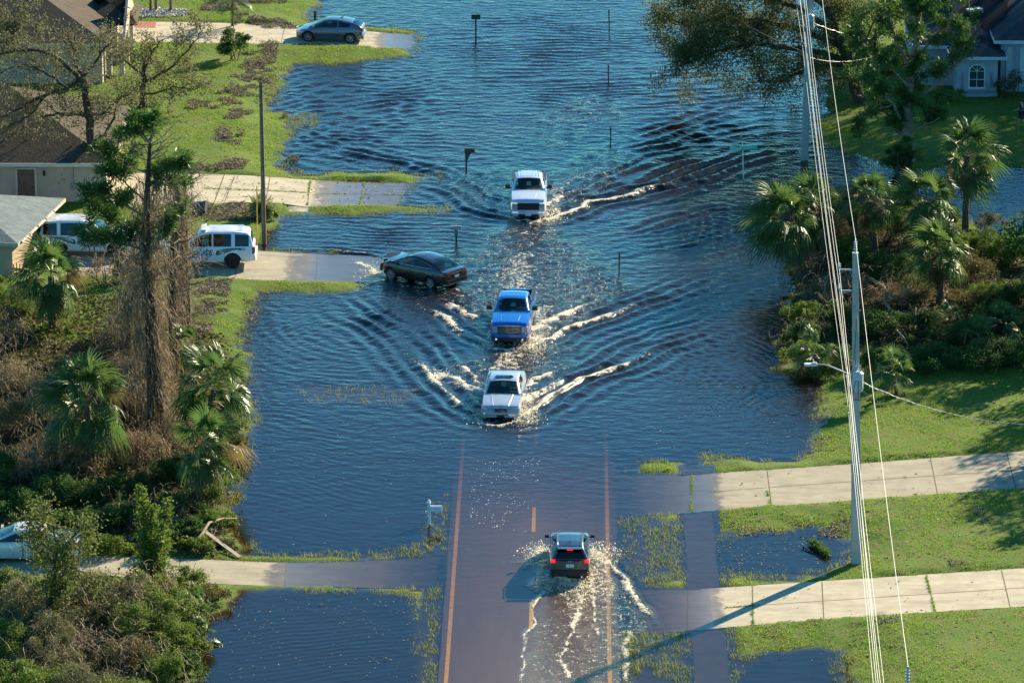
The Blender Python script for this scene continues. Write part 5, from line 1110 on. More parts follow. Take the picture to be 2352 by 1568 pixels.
def vine_trunk(base, line, rads, label, seed, rad, n):
    g = G(*base); root = empty('dead_tree', g, 0, label, 'dead tree', None); r = rr_(seed); ax = [PV(*q, g.y)-g for q in line]; mb = MB(); mb.tube(ax, rads, 9); mb.build('trunk', BARKD, root, 70); m = MB()
    for i in range(70 if rad > .4 else 18):
        k = r.integers(2, len(ax)); p = ax[k].lerp(ax[k-1], r.random()); a = r.random()*6.28; L = .6+1.4*r.random(); e = p+Vector((math.cos(a)*L, math.sin(a)*L*.7, .2+.7*r.random())); m.tube([p, p.lerp(e, .5)+Vector((0, 0, -.12)), e], [.035, .022, .010], 4)
        for q in range(7): b = p.lerp(e, .3+.7*r.random()); n_ = Vector(tuple(r.normal(size=3)*.28)); m.tube([b, b+n_, b+n_*1.6+Vector((0, 0, -.12))], [.013, .009, .004], 3)
    m.build('twigs', TWIG, root); vine_curtain(ax, rad, n, seed, root, ln=2.2); return root
vine_trunk((398, 885), [(398,888),(398,800),(396,700),(399,600),(402,520),(408,440),(398,390)], [.26,.23,.20,.19,.16,.12,.06], 'middle vine hung trunk left of the white police suv', 62, .55, 900)
vine_trunk((428, 748), [(428,750),(427,680),(423,600),(424,520),(424,460),(420,410)], [.28,.25,.22,.18,.14,.07], 'rightmost vine hung trunk right beside the police suv', 63, .30, 240)
gm = MB(); r = rr_(66)
for i in range(60):
    k = 3+r.integers(0, 4); p = ax[k].lerp(ax[k+1], r.random()); a = r.random()*6.28; L = .7+1.6*r.random(); e = p+Vector((math.cos(a)*L, math.sin(a)*L*.7, .3+.8*r.random())); gm.tube([p, p.lerp(e, .5)+Vector((0, 0, -.12)), e], [.032, .02, .008], 4)
    for q in range(7): b_ = p.lerp(e, .3+.7*r.random()); n_ = Vector(tuple(r.normal(size=3)*.28)); gm.tube([b_, b_+n_, b_+n_*1.6+Vector((0, 0, -.12))], [.012, .008, .004], 3)
gm.build('dead_branches', TWIG, t)
vine_trunk((310, 860), [(320,862),(318,780),(300,700),(318,640),(332,580)], [.14,.12,.10,.08,.05], 'slim leaning vine hung trunk left of the pine', 64, .9, 950)
# ---- right side trees
limb_tree('pine_tree', (2085, 372), [([(2085,372,0),(2088,330,0),(2082,260,0),(2088,200,.2),(2100,140,0),(2108,60,.2),(2112,-60,0)], .38, .12), ([(2086,300,0),(2050,240,-.5),(2010,200,-.8),(1985,185,-1)], .12, .04), ([(2083,255,0),(2125,215,.4),(2170,185,.6),(2205,140,.8),(2230,60,.9)], .14, .04), ([(2095,160,0),(2060,100,.3),(2040,40,.4),(2030,-40,.5)], .12, .04), ([(2100,140,0),(2140,90,-.4),(2180,50,-.6),(2200,0,-.8)], .11, .04), ([(2105,60,0),(2080,20,-.4),(2060,-40,-.5)], .08, .03), ([(2085,330,0),(2060,300,.4),(2035,250,.6),(2010,215,.7)], .10, .03), ([(2090,200,0),(2050,160,-.8),(1990,120,-1.2),(1965,60,-1.4)], .10, .03), ([(2110,30,0),(2150,-10,.3),(2190,-60,.5)], .08, .03), ([(2084,310,0),(2120,290,-.5),(2160,270,-.8)], .06, .03), ([(2060,240,-.4),(2010,250,-.6),(1975,270,-.8)], .06, .03)],
    'broad pine with open branching crown before the blue grey house', 'tree', ROSE, NEED, rr_(70), twigs=4.6, twl=1.2, dep=1, needle=True, tw=.035)
limb_tree('oak_tree', (1975, 235), [([(1975,235,0),(1960,180,0),(1945,130,0),(1920,80,0),(1900,20,0),(1880,-60,0)], .4, .15), ([(1950,140,0),(1880,120,-.5),(1800,110,-1),(1720,100,-1.3),(1640,120,-1.5),(1570,150,-1.6)], .2, .05), ([(1940,110,0),(1850,70,.5),(1760,50,.8),(1660,40,1),(1580,60,1.2),(1530,40,1.3)], .2, .05), ([(1930,90,0),(1840,20,0),(1740,-10,0),(1640,-20,0),(1560,0,0)], .2, .05), ([(1950,150,0),(1900,150,-1),(1840,165,-1.5),(1790,190,-1.8),(1740,185,-2)], .14, .04), ([(1960,180,0),(1920,180,.6),(1880,190,.8)], .1, .04), ([(1900,20,0),(1820,-50,.3),(1720,-90,.4),(1600,-60,.5)], .14, .04), ([(1945,130,0),(1990,90,.3),(2010,40,.5)], .12, .04), ([(1720,100,-1.3),(1650,70,-1.5),(1590,90,-1.6)], .08, .03), ([(1640,120,-1.5),(1600,160,-1.8),(1560,120,-2)], .06, .02)],
    'big leafy oak leaning over the flooded street at the top right', 'tree', BARKD, leafmat('oak_leaf', [(.09, .11, .035), (.16, .17, .055), (.26, .24, .09)], .55, .48, .8, spec=.25), rr_(71), leafn=20, leafs=.13, jit=.26, twigs=6, twl=1.6, dep=2, hang=.28, tw=.03)
bush(536, 138, 1.05, .9, 2.1, 'round dark green shrub between the far driveway and the left lawn', GRN2, 2600, .15, 80, blobs=12)
bush(2318, 225, 1.0, .8, 1.7, 'thin yellowish shrub against the blue grey house wall', BRG, 900, .14, 81)
bush(2195, 235, .8, .6, .8, 'low pale green shrub at the foot of the blue grey house', GRN, 700, .13, 82)
bush(672, 375, .5, .5, .45, 'low drowned shrub in the water off the left lawn', OLV, 260, .09, 83, stems=8)
bush(655, 270, .35, .3, .3, 'tiny drowned weed clump off the far left lawn', OLV, 120, .08, 84)
bush(615, 505, .9, .6, .7, 'weedy clump at the foot of the wooden pole', GRN, 1300, .13, 85)
bush(590, 500, .55, .5, .85, 'spiky pale agave beside the wooden pole', leafmat('agave_leaf', [(.16, .20, .08), (.30, .32, .16)], .4, .3), 90, .75, 86, name='agave', cat='plant', asp=.16, stems=0, blobs=1, hollow=.1)
# ---- tall leafy saplings by the near left driveway
def sapling(u, v, tops, label, seed, mat=GRN2, ls=.16, n=2600, w_=.42):
    r = rr_(seed); g = G(u, v); root = empty('sapling', g, 0, label, 'small tree', None); m = MB(); Pp = []
    for (tu, tv) in tops:
        e = PV(tu, tv, g.y+r.normal()*.3)-g; k = 9; ln = [Vector((0, 0, -.1)).lerp(e, i/k)+Vector((math.sin(i)*.05, math.cos(i*2)*.05, 0)) for i in range(k+1)]; m.tube(ln, [.06*(1-.8*i/k)+.006 for i in range(k+1)], 6)
        for i in range(n//len(tops)):
            t = .12+.88*r.random(); q = np.array(ln[0].lerp(e, t)); ww = w_*(1.05-t*.75)*(.7+.6*abs(math.sin(t*14+tu))); Pp.append(q+r.normal(size=3)*np.array([ww, ww, .12]))
    m.build('stems', BARK, root); quads_to_obj('foliage', leaf_quads(np.array(Pp), ls, r, .5, .5), mat, root); return root
sapling(345, 1345, [(322, 1120), (350, 1165), (385, 1150), (335, 1230), (372, 1230)], 'tall narrow green sapling in front of the near left driveway', 90, GRN, .17, 5200, .36)
sapling(300, 1400, [(270, 1330), (320, 1320), (360, 1335)], 'bushy low sapling at the foot of the tall narrow one', 91, GRN, .16, 2600, .6)
# ---- broken willow-like tree in front of the white sedan
t = limb_tree('broken_tree', (112, 1460), [([(112,1470,0),(108,1420,0),(116,1380,0),(150,1345,-.2),(155,1340,0)], .17, .12), ([(118,1400,0),(125,1330,.1),(130,1260,.2),(120,1210,.3),(90,1190,.3)], .09, .03), ([(126,1320,.1),(150,1270,0),(170,1230,-.2),(185,1215,-.3)], .07, .02), ([(128,1290,.1),(90,1265,.3),(60,1250,.4)], .06, .02), ([(110,1440,0),(150,1430,-.4),(210,1450,-.8),(250,1430,-1)], .1, .04), ([(130,1260,.2),(160,1300,-.3),(200,1320,-.6)], .05, .02)],
    'storm broken tree with orange splintered stump and drooping leaves in front of the white sedan', 'broken tree', BARKD, leafmat('willow_leaf', [(.08, .12, .025), (.15, .18, .045), (.24, .24, .08)], .6, .45, spec=.2), rr_(95), leafn=15, leafs=.13, jit=.18, twigs=5, twl=.9, dep=2, hang=1.1, tw=.018)
# ---- thickets: every shrub its own object
sets = {'rl': ('right thicket shrub in shade above the near lawn', 'shrubs of the right thicket'), 'lt': ('shrub of the dark left thicket between police driveway and near driveway', 'shrubs of the left thicket'), 'll': ('shrub of the near left thicket below the near driveway', 'shrubs of the near left thicket')}
def thicket(key, lst, base):
    lab, grp = sets[key]
    for i, (u, v, rx, h, kind) in enumerate(lst):
        mat = {'g': GRN, 'd': GRN2, 'o': OLV, 'b': BRG, 'v': BRN}[kind[0]]; nm = {'g': 'green', 'd': 'dark green', 'o': 'olive', 'b': 'withered brown green', 'v': 'brown vine covered'}[kind[0]]
        bush(u, v, rx, rx*.85, h, f'{nm} {lab}', mat, int(1500*rx*(h if h > 1 else 1)**.5) if kind[0] != 'v' else int(500*rx), .13 if kind[0] != 'd' else .15, base+i, group=grp, blobs=int(12+6*rx), asp=.34 if kind[0] in 'obv' else .5, tangle=int((150 if key == 'lt' else 80)*rx) if 't' in kind or kind[0] == 'v' else (int(26*rx) if key == 'll' else 0), tmat=TWIG if key == 'll' else None, hollow=.35)
thicket('rl', [(1900,520,1.2,2.6,'gt'),(1960,540,1.3,2.6,'d'),(2040,560,1.3,2.6,'gt'),(2090,560,1.2,2.4,'o'),(2180,600,1.1,2.0,'g'),(1845,560,1.0,1.6,'bt'),(1850,640,1.1,1.7,'vt'),(1880,700,1.3,1.7,'vt'),(1850,745,1.0,1.3,'g'),(1845,790,1.0,1.2,'dt'),(1850,840,1.1,1.2,'g'),(1910,845,1.2,1.1,'d'),(1930,760,1.4,1.5,'dt'),(1960,690,1.5,1.6,'vt'),(1950,610,1.3,1.7,'g'),(2010,850,1.3,1.1,'d'),(2030,770,1.6,1.3,'d'),(2060,640,1.4,1.7,'gt'),(2050,700,1.3,1.1,'vt'),(2110,850,1.4,1.1,'d'),(2120,760,1.3,1.0,'dt'),(2180,845,1.5,1.2,'d'),(2200,790,1.5,1.2,'d'),(2240,640,1.5,1.2,'b'),(2260,590,1.3,1.6,'g'),(2310,600,1.6,1.7,'g'),(2380,610,1.6,1.8,'g'),(2230,700,1.3,.8,'b'),(2290,690,1.5,1.1,'g'),(2340,700,1.4,1.1,'d'),(2260,845,1.5,1.3,'dt'),(2330,840,1.6,1.4,'d'),(2400,830,1.6,1.5,'d'),(2300,745,1.5,1.0,'d'),(2370,750,1.5,1.1,'d'),(2110,700,1.0,.7,'b'),(1990,640,1.2,1.9,'d'),(2180,520,.9,1.4,'g'),(1905,560,1.1,1.8,'bt'),(2060,400,.9,1.9,'dt'),(2085,395,.8,2.3,'g'),(2270,530,.8,1.3,'o')], 200)
thicket('lt', [(232,648,.8,1.5,'vt'),(285,650,.9,1.6,'bt'),(345,800,1.3,3.6,'vt'),(375,860,1.2,3.4,'bt'),(350,930,1.4,3.4,'vt'),(395,830,.9,3.0,'vt'),(320,760,1.0,2.6,'ot'),(10,720,1.3,2.2,'g'),(20,760,.9,1.4,'b'),(0,800,1.4,2.3,'vt'),(20,900,1.5,1.9,'vt'),(70,900,1.0,1.0,'b'),(270,800,1.1,1.9,'vt'),(285,840,1.3,2.4,'bt'),(300,900,1.4,2.2,'vt'),(330,960,1.3,1.9,'vt'),(250,960,1.4,1.7,'bt'),(170,960,1.5,1.5,'vt'),(80,990,1.7,2.6,'vt'),(20,1000,1.5,2.0,'b'),(130,1070,1.5,1.7,'vt'),(60,1100,1.5,1.5,'vt'),(0,1110,1.3,1.6,'d'),(190,1090,1.3,1.2,'bt'),(260,1060,1.5,1.3,'vt'),(330,1060,1.4,1.4,'vt'),(400,1020,1.3,1.7,'vt'),(430,1090,1.2,1.5,'b'),(390,1100,1.1,1.1,'d'),(310,1130,1.4,1.0,'d'),(220,1150,1.5,1.0,'d'),(130,1150,1.5,1.1,'d'),(40,1170,1.5,1.2,'d'),(250,1210,1.5,1.0,'d'),(300,1200,1.3,.9,'dt'),(400,1180,1.3,.9,'dt'),(480,1160,.9,1.0,'g'),(500,1120,.8,1.2,'g'),(500,1060,.9,1.3,'g'),(530,1035,.8,1.0,'b'),(430,1230,1.1,.7,'d'),(490,1215,.9,.9,'g'),(250,1270,.9,.8,'g'),(440,1262,1.0,.5,'g'),(520,1200,.5,.5,'g'),(350,1270,.8,.7,'g'),(220,850,.8,.9,'b'),(390,960,.9,1.5,'vt'),(160,1220,1.3,.9,'d'),(520,1255,.5,.35,'o'),(545,985,.6,.7,'b')], 300)
thicket('ll', [(70,1440,1.0,3.0,'ot'),(200,1430,1.1,2.6,'ot'),(300,1440,1.2,2.8,'ot'),(130,1520,1.3,3.0,'o'),(380,1470,1.1,2.8,'gt'),(430,1350,.9,1.0,'g'),(400,1390,1.2,1.5,'g'),(480,1380,.8,.8,'b'),(420,1440,1.2,1.8,'g'),(350,1420,1.4,2.0,'bt'),(270,1400,1.3,1.4,'b'),(210,1370,1.0,1.1,'o'),(250,1470,1.5,1.9,'bt'),(330,1490,1.5,2.3,'gt'),(400,1510,1.2,1.9,'g'),(60,1400,1.3,1.2,'g'),(30,1450,1.4,1.9,'o'),(90,1490,1.4,1.9,'ot'),(160,1470,1.3,1.7,'bt'),(20,1530,1.5,2.0,'g'),(110,1560,1.5,2.0,'o'),(200,1540,1.6,2.0,'vt'),(290,1560,1.5,1.9,'bt'),(370,1580,1.4,1.7,'g'),(430,1560,.9,1.2,'d'),(440,1490,.8,1.0,'g'),(60,1620,1.6,2.0,'g'),(180,1620,1.6,1.9,'o'),(300,1640,1.6,1.7,'g'),(10,1350,1.0,.8,'g'),(150,1400,.9,.9,'o')], 400)
# ---- grass
def grass(name, n, seed, cond, hmin, hmax, wd, mat, xr=(-46, 50), yr=(180, 330)):
    r = rr_(seed); x = r.uniform(*xr, n); y = r.uniform(*yr, n)
    ok = np.abs(x) < (y*.1085+3); x, y = x[ok], y[ok]; z = interp2(TZ, x, y); k = cond(x, y, z, r); x, y, z = x[k], y[k], z[k]; m = len(x)
    h = r.uniform(hmin, hmax, m)*(.7+.7*vnoise(x, y, 1.3, seed)); a = r.random(m)*6.283; ln = r.normal(size=(m, 2))*.35*h[:, None]+np.array([-.12, -.10])*h[:, None]; w_ = wd*(.7+.6*r.random(m))
    b = np.stack([x, y, z-.01], 1); s_ = np.stack([np.cos(a)*w_, np.sin(a)*w_, 0*a], 1); t = b+np.stack([ln[:, 0], ln[:, 1], h], 1)
    return tag(tri_mesh(name, np.stack([b-s_, b+s_, t], 1).reshape(-1, 3), np.arange(m*3).reshape(m, 3), mat), kind='stuff')
GR = leafmat('grass_blade', [(.095, .195, .012), (.18, .285, .020), (.29, .34, .04)], .5, .55, .35, spec=.35)
GRM = leafmat('drowned_grass', [(.15, .21, .03), (.26, .28, .06)], .5, .5, .8, spec=.3)
FAINT = np.maximum(sdf(PM[4], TX, TY), sdf(PM[5], TX, TY))
def lawn(x, y, z, r):
    sl_ = interp2(SLABMASK, x, y); j = interp2(jd, x, y); rd = np.abs(x-road_x(y)) > RHW+.1
    return (z > -.03) & (sl_ < -.02) & rd & (j < r.random(len(x))*1.5) & (r.random(len(x)) < np.clip((z+.03)/.06, .15, 1)*np.clip(2.6*vnoise(x, y, 1.7, 88)-.35, .25, 1))
def wetland(x, y, z, r):
    sl_ = interp2(SLABMASK, x, y); rd = np.abs(x-road_x(y)) > RHW+.05; m = vnoise(x, y, .8, 77)*.6+vnoise(x, y, .3, 78)*.4; ms = interp2(MSD, x, y); ls = interp2(LSD, x, y)
    fa = interp2(FAINT, x, y)
    return (z < .0) & (sl_ < 0) & rd & ((fa < -.5) | (r.random(len(x)) < .16)) & (((ms > -.1) & (m > .40)) | ((ls > -.6) & (m > .54)) | ((ls > -1.8) & (m > .76)))
tag(grass('grass', 1700000, 120, lawn, .05, .13, .016, GR), 'short bright green lawn grass')
tag(grass('flooded_grass', 1500000, 121, wetland, .12, .26, .014, GRM), 'thin grass blades standing out of the flood water')
# ------------------------------------------------------------------ houses
def roofmat(name, c, scale=3.2, tile=False):
    s = NT(name); v = s.coord(); br = s.node('ShaderNodeTexBrick'); br.inputs['Scale'].default_value = scale; br.inputs['Mortar Size'].default_value = .012; br.inputs['Brick Width'].default_value = .9; br.inputs['Row Height'].default_value = .42
    s.L(v, br.inputs[0]); br.inputs['Color1'].default_value = lin(c); br.inputs['Color2'].default_value = lin(tuple(x*.72 for x in c)); br.inputs['Mortar'].default_value = lin(tuple(x*.45 for x in c))
    n = s.noise(1.4, 5, v, .7); s.base(s.mix(s.ramp(n, [(.45, 0), (.75, .5)]), br.outputs[0], tuple(x*1.35+.01 for x in c))); s.set(rough=.9, spec=.2); s.bump(s.noise(9, 4, v), .6, .04); return s.mat
def stucco(name, c): return simple(name, c, .9, var=.10, scale=1.3, bump=.01, spec=.2)
tanw, fascia_m = stucco('beige_stucco', (.50, .40, .30)), stucco('cream_trim', (.62, .55, .45))
def roof_hip(mb, x0, x1, y0, y1, z, pitch, over=.45, hipl=True, hipr=True, th=.14, mi=0):
    """hip roof over a rectangle; ridge along x"""
    x0 -= over; x1 += over; y0 -= over; y1 += over; hd = (y1-y0)/2; zr = z+hd*pitch; ym = (y0+y1)/2; a = x0+(hd if hipl else 0); b = x1-(hd if hipr else 0)
    V_ = [(x0, y0, z), (x1, y0, z), (x1, y1, z), (x0, y1, z), (a, ym, zr), (b, ym, zr)]
    mb.add(V_, [(0, 1, 5, 4), (1, 2, 5), (2, 3, 4, 5), (3, 0, 4)], mi); mb.add([(x, y, zz-th) for x, y, zz in V_[:4]], [(3, 2, 1, 0)], mi)
def fascia(root, x0, x1, y0, y1, z, mat, over=.45):
    m = MB(); x0 -= over; x1 += over; y0 -= over; y1 += over
    m.box(((x0+x1)/2, y0-.012, z-.08), (x1-x0+.05, .03, .20)); m.box(((x0+x1)/2, y1+.012, z-.08), (x1-x0+.05, .03, .20)); m.box((x0-.012, (y0+y1)/2, z-.08), (.03, y1-y0-.01, .20)); m.box((x1+.012, (y0+y1)/2, z-.08), (.03, y1-y0-.01, .20)); return m.build('fascia', mat, root)
def house(name, label, loc, rz, blocks, wall, roofm, trim):
    root = empty(name, loc, rz, label, 'house'); w_, r_ = MB(), MB()
    for b in blocks:
        x0, x1, y0, y1, h, p = b[:6]; w_.box(((x0+x1)/2, (y0+y1)/2, h/2-.3), (x1-x0, y1-y0, h+.6-.02)); roof_hip(r_, x0, x1, y0, y1, h, p, hipl=b[6] if len(b) > 6 else True, hipr=b[7] if len(b) > 7 else True); fascia(root, x0, x1, y0, y1, h, trim)
    w_.build('wall', wall, root); o = r_.build('roof', roofm, root); return root, o
# house B: beige with brown roof, wall foot seen at v = 468
a, b = G(245, 468), 0; H_ = 2.4
rB, roofB = house('house', 'beige house with dark brown shingle roof and brown side door behind the stripped oak', (a.x, a.y, a.z), 0, [(-13, 0, 0, 11.5, H_, .45)], tanw, roofmat('brown_shingle', (.080, .062, .045)), fascia_m)
m = MB(); dx = (P(67, 460).x-a.x); m.box((dx, -.03, .95), (.95, .06, 2.0)); d = m.build('door', simple('brown_door', (.13, .085, .06), .5), rB); m = MB(); m.box((dx+.37, -.08, .95), (.07, .05, .07)); m.build('handle', M['chrome'], d)
m = MB(); [m.box((dx+s_*.53, -.045, 1.0), (.10, .09, 2.12)) for s_ in (-1, 1)]; m.box((dx, -.045, 2.02), (.96, .09, .1)); m.build('door_frame', fascia_m, d)
m = MB(); m.box((dx+1.0, -.08, 1.75), (.12, .14, .24)); m.tube([(dx+1.0, -.12, 1.62), (dx+1.0, -.12, 1.9)], .07, 6); m.build('wall_lamp', M['black'], rB)
m = MB(); m.box((dx+2.6, -.06, 1.0), (.34, .12, .34)); m.tube([(dx+2.6, -.05, 1.15), (dx+2.6, -.05, 2.3)], .025, 6); m.tube([(dx+2.6, -.02, 1.0), (dx+2.6, -.16, 1.0)], .11, 10); m.build('electric_meter', simple('meter_grey', (.25, .26, .26), .5), rB)
for (x, y) in ((-4.6, 2.6), (-7.5, 3.2)): m = MB(); z = H_+(y+.45)*.45; m.tube([(x, y, z-.1), (x, y, z+.55)], .05, 8); m.build('roof_vent_pipe', simple('vent_pipe_white', (.6, .6, .58), .6), rB)
# house A, further back
a = G(236, 193)
rA, roofA = house('house', 'farther beige house with dark brown roof at the top left corner', (a.x, a.y, a.z), 0, [(-16, 0, 0, 13, 2.55, .45)], tanw, bpy.data.materials['brown_shingle'], fascia_m)
m = MB(); m.tube([(-4.6, 3.5, 4.0), (-4.6, 3.5, 4.75)], .09, 8); m.build('roof_vent_pipe', bpy.data.materials['vent_pipe_white'], rA)
m = MB()
for i, (x, y) in enumerate(((.25, 2.0), (1.0, 2.2), (.35, 5.2), (1.05, 5.4), (1.1, 8.4))): m = MB(); m.box((x, y, 1.25), (.32, .32, 2.55)); m.build('porch_column', fascia_m, rA)
m = MB(); roof_hip(m, -1.2, 1.3, 5.0, 9.0, 2.62, .5); m.build('porch_roof', bpy.data.materials['brown_shingle'], rA)
m = MB(); m.add([(1.30, 1.3, 2.5), (1.30, 9.2, 2.5), (1.30, 5.2, 4.6), (1.15, 1.3, 2.5), (1.15, 9.2, 2.5), (1.15, 5.2, 4.6)], [(0, 1, 2), (5, 4, 3), (0, 3, 4, 1), (1, 4, 5, 2), (2, 5, 3, 0)]); m.build('gable', tanw, rA)
m = MB(); m.box((0.02, 3.6, 1.2), (.06, 2.6, 2.2)); m.build('garage_door', simple('garage_door_cream', (.6, .5, .38), .6), rA)
# house C: slate roof corner at the left edge
c0 = G(44, 640); s_ = R(-11)
rC, roofC = house('house', 'house with slate blue shingle roof cut by the left edge beside the police suvs', (c0.x-.35, c0.y+.3, c0.z), s_, [(-12, 0, 0, 8.0, 1.95, .30)], stucco('tan_wall', (.42, .32, .20)), roofmat('slate_blue_shingle', (.15, .19, .20), 3.4), simple('weathered_gutter', (.42, .36, .27), .6, var=.3))
m = MB(); [m.tube([(.52, y, 1.92), (.52, y+1.3, 1.92)], .07, 6) for y in (0, 1.5, 3.0, 4.5, 6.0)]; m.build('gutter', bpy.data.materials['weathered_gutter'], rC)
# house D: blue grey, top right
a = G(2150, 222); bw, btrim = stucco('blue_grey_stucco', (.36, .42, .48)), stucco('pale_blue_trim', (.55, .60, .64))
x = lambda u: PV(u, 200, a.y).x-a.x
rD, roofD = house('house', 'blue grey house with dark tiled roof and arched window at the top right', (a.x, a.y, a.z), 0, [(-.8, 3.9, 2.6, 14, 2.55, .5), (1.2, 3.62, 0, 3.1, 2.5, .42, True, True), (3.9, 15, 1.2, 13, 3.2, .5)], bw, roofmat('dark_roof_tile', (.055, .062, .070), 4.5), btrim)
# arched window in the bay
wx = x(2243); m = MB(); zc, hw_, z0_ = 1.55, .46, .55
arc = [(wx+hw_*math.cos(t), zc+hw_*.85*math.sin(t)) for t in np.linspace(0, math.pi, 13)]; pl = [(wx-hw_, z0_), (wx+hw_, z0_)]+arc; m.add([(p, -.015, q) for p, q in pl], [tuple(range(len(pl)))]); wn = m.build('window', simple('dark_pane', (.03, .06, .08), .08, coat=1), rD)
m = MB(); path = [(wx-hw_, z0_)]+arc[::-1]+[(wx+hw_, z0_), (wx-hw_, z0_)]; m.tube([(p, -.03, q) for p, q in path], .04, 6, 0, False)
for q in ((wx, z0_, wx, zc+.38), (wx-hw_, zc, wx+hw_, zc), (wx-hw_, 1.05, wx+hw_, 1.05), (wx, zc, wx-.3, zc+.28), (wx, zc, wx+.3, zc+.28)): m.tube([(q[0], -.03, q[1]), (q[2], -.03, q[3])], .018, 5)
m.build('frame', simple('white_frame', (.75, .76, .77), .5), wn)
m = MB(); m.box((wx, -.06, .50), (1.1, .10, .08)); m.build('sill', btrim, wn)
for sx in (-1, 1): m = MB(); m.box((wx+sx*.86, -.025, 1.0), (.13, .05, .95)); m.build('wall_panel', simple('mauve_trim', (.24, .25, .33), .8), rD)
m = MB(); m.box((x(2243), -.03, .28), (2.44, .06, .14)); m.build('wall_band', bpy.data.materials['mauve_trim'], rD)
m = MB(); m.box((4.4, 1.17, 1.5), (.35, .06, 2.4)); m.box((5.2, 1.17, 1.5), (.35, .06, 2.4)); m.build('pilaster', btrim, rD)
m = MB(); m.box((2.6, 4.8, 4.15), (.9, .5, .12), .5); m.build('skylight', btrim, rD); m = MB(); m.box((1.9, 3.6, 3.55), (.9, .5, .12), .5); m.build('skylight', btrim, rD)
# ------------------------------------------------------------------ utility poles and wires
concm = simple('pole_concrete', (.44, .42, .38), .85, var=.12, scale=2.5, bump=.01); galv = simple('galvanised_steel', (.45, .47, .48), .45, .6, .15); wirem = simple('aluminium_wire', (.42, .41, .39), .5, .4, .08); cablem = simple('black_cable', (.05, .05, .05), .6); porc = simple('grey_insulator', (.38, .42, .45), .3)
def square_pole(loc, h, w0, w1, lean, label):
    root = empty('utility_pole', loc, 0, label, 'utility pole', 'concrete power poles on the right'); m = MB(); n = 8; vs_ = []
    for i in range(n+1):
        t = i/n; q = w0+(w1-w0)*t; c = (lean[0]*t, lean[1]*t, -.4+(h+.4)*t); q /= 2; e = q*.82; vs_ += [(c[0]-q, c[1]-e, c[2]), (c[0]-e, c[1]-q, c[2]), (c[0]+e, c[1]-q, c[2]), (c[0]+q, c[1]-e, c[2]), (c[0]+q, c[1]+e, c[2]), (c[0]+e, c[1]+q, c[2]), (c[0]-e, c[1]+q, c[2]), (c[0]-q, c[1]+e, c[2])]
    fs = [(i*8+k, i*8+(k+1) % 8, (i+1)*8+(k+1) % 8, (i+1)*8+k) for i in range(n) for k in range(8)]+[tuple(n*8+k for k in range(8))]; m.add(vs_, fs); m.build('post', concm, root); return root
gN = G(1967, 1293); gF = P(1847, 380, -.35); LN = (-.33, 0)
def dress(root, h, lean, transformer=True):
    L = lambda z: lean[0]*z/h
    m = MB(); m.tube([(L(h), 0, h-.05), (L(h), 0, h+.18)], .035, 6); [m.tube([(L(h), 0, h+.12+i*.11), (L(h), 0, h+.16+i*.11)], .085, 10) for i in range(4)]; m.tube([(L(h), 0, h+.1), (L(h), 0, h+.62)], .045, 8); m.build('insulator', porc, root)
    for z in (h-.76, h-1.70):
        m = MB(); m.box((L(z)-.42, 0, z), (.62, .07, .07)); o = m.build('bracket', galv, root); m = MB(); m.tube([(L(z)-.70, 0, z), (L(z)-.70, 0, z+.3)], .04, 6); [m.tube([(L(z)-.70, 0, z+.08+i*.08), (L(z)-.70, 0, z+.11+i*.08)], .075, 8) for i in range(3)]; m.build('insulator', porc, o)
    if transformer:
        z = 8.0; m = MB(); m.tube([(L(z)+.05, -.38, z), (L(z)+.05, -.38, z+.04), (L(z)+.05, -.38, z+.82), (L(z)+.05, -.38, z+.90)], [.20, .235, .235, .15], 16); t = m.build('transformer', simple('transformer_grey', (.50, .55, .57), .5), root, 40)
        m = MB(); [m.tube([(L(z)+.05+dx, -.38+dy, z+.88), (L(z)+.05+dx, -.38+dy, z+1.15)], .035, 6) for dx, dy in ((-.08, .02), (.09, .02))]; m.build('bushing', porc, t)
        m = MB(); [m.tube([(L(z)+.05+dx, -.62, z+.55), (L(z)+.05+dx*2, -.72, z+.15), (L(z)+.1+dx*3, -.45, z-.35), (L(z)+.05, -.2, z-.45)], .016, 5) for dx in (-.1, 0, .1)]; m.tube([(L(z)+.2, -.2, z+1.0), (L(z)+.42, -.1, z+.6), (L(z)+.3, -.2, z+.2)], .014, 5); m.tube([(L(z)-.04, -.35, z+1.1), (L(z)-.1, -.18, z+1.5), (L(z)-.05, -.17, z+3.2)], .012, 5); m.build('lead_wire', cablem, t)
        m = MB(); m.box((L(z)-.08, -.20, z+3.6), (.10, .10, .38)); m.tube([(L(z)-.08, -.2, z+3.6), (L(z)-.02, -.25, z+3.2), (L(z)+.05, -.22, z+2.6)], .015, 5); m.build('fuse_cutout', porc, root)
near = square_pole(gN, 14.1, .44, .25, LN, 'near square concrete power pole with transformer and street light arm'); dress(near, 14.1, LN)
far = square_pole(gF, 14.1, .44, .25, (.2, 0), 'far concrete power pole standing in the flood by the leaning oak'); dress(far, 14.1, (.2, 0)); far_extra = None
z = (1293-866)/49.7; lx = LN[0]*z/14.1; arm = empty('street_lamp', gN+Vector((lx-.18, 0, z)), 0, 'street light on a curved arm reaching from the near pole over the water', 'street lamp')
m = MB(); m.tube([(0, 0, 0), (-.5, 0, .22), (-1.0, 0, .44), (-1.25, 0, .50), (-1.5, 0, .51)], .032, 8); m.build('arm', galv, arm, 60)
m = MB(); m.box((-1.78, 0, .50), (.56, .24, .10)); m.box((-1.62, 0, .57), (.22, .14, .05)); hd_ = m.build('lamp_head', simple('lamp_housing', (.60, .62, .62), .4), arm); bv = hd_.modifiers.new('b', 'BEVEL'); bv.width = .03; bv.segments = 2
m = MB(); m.box((-1.80, 0, .445), (.36, .18, .02)); m.build('lens', M['lamp'], hd_)
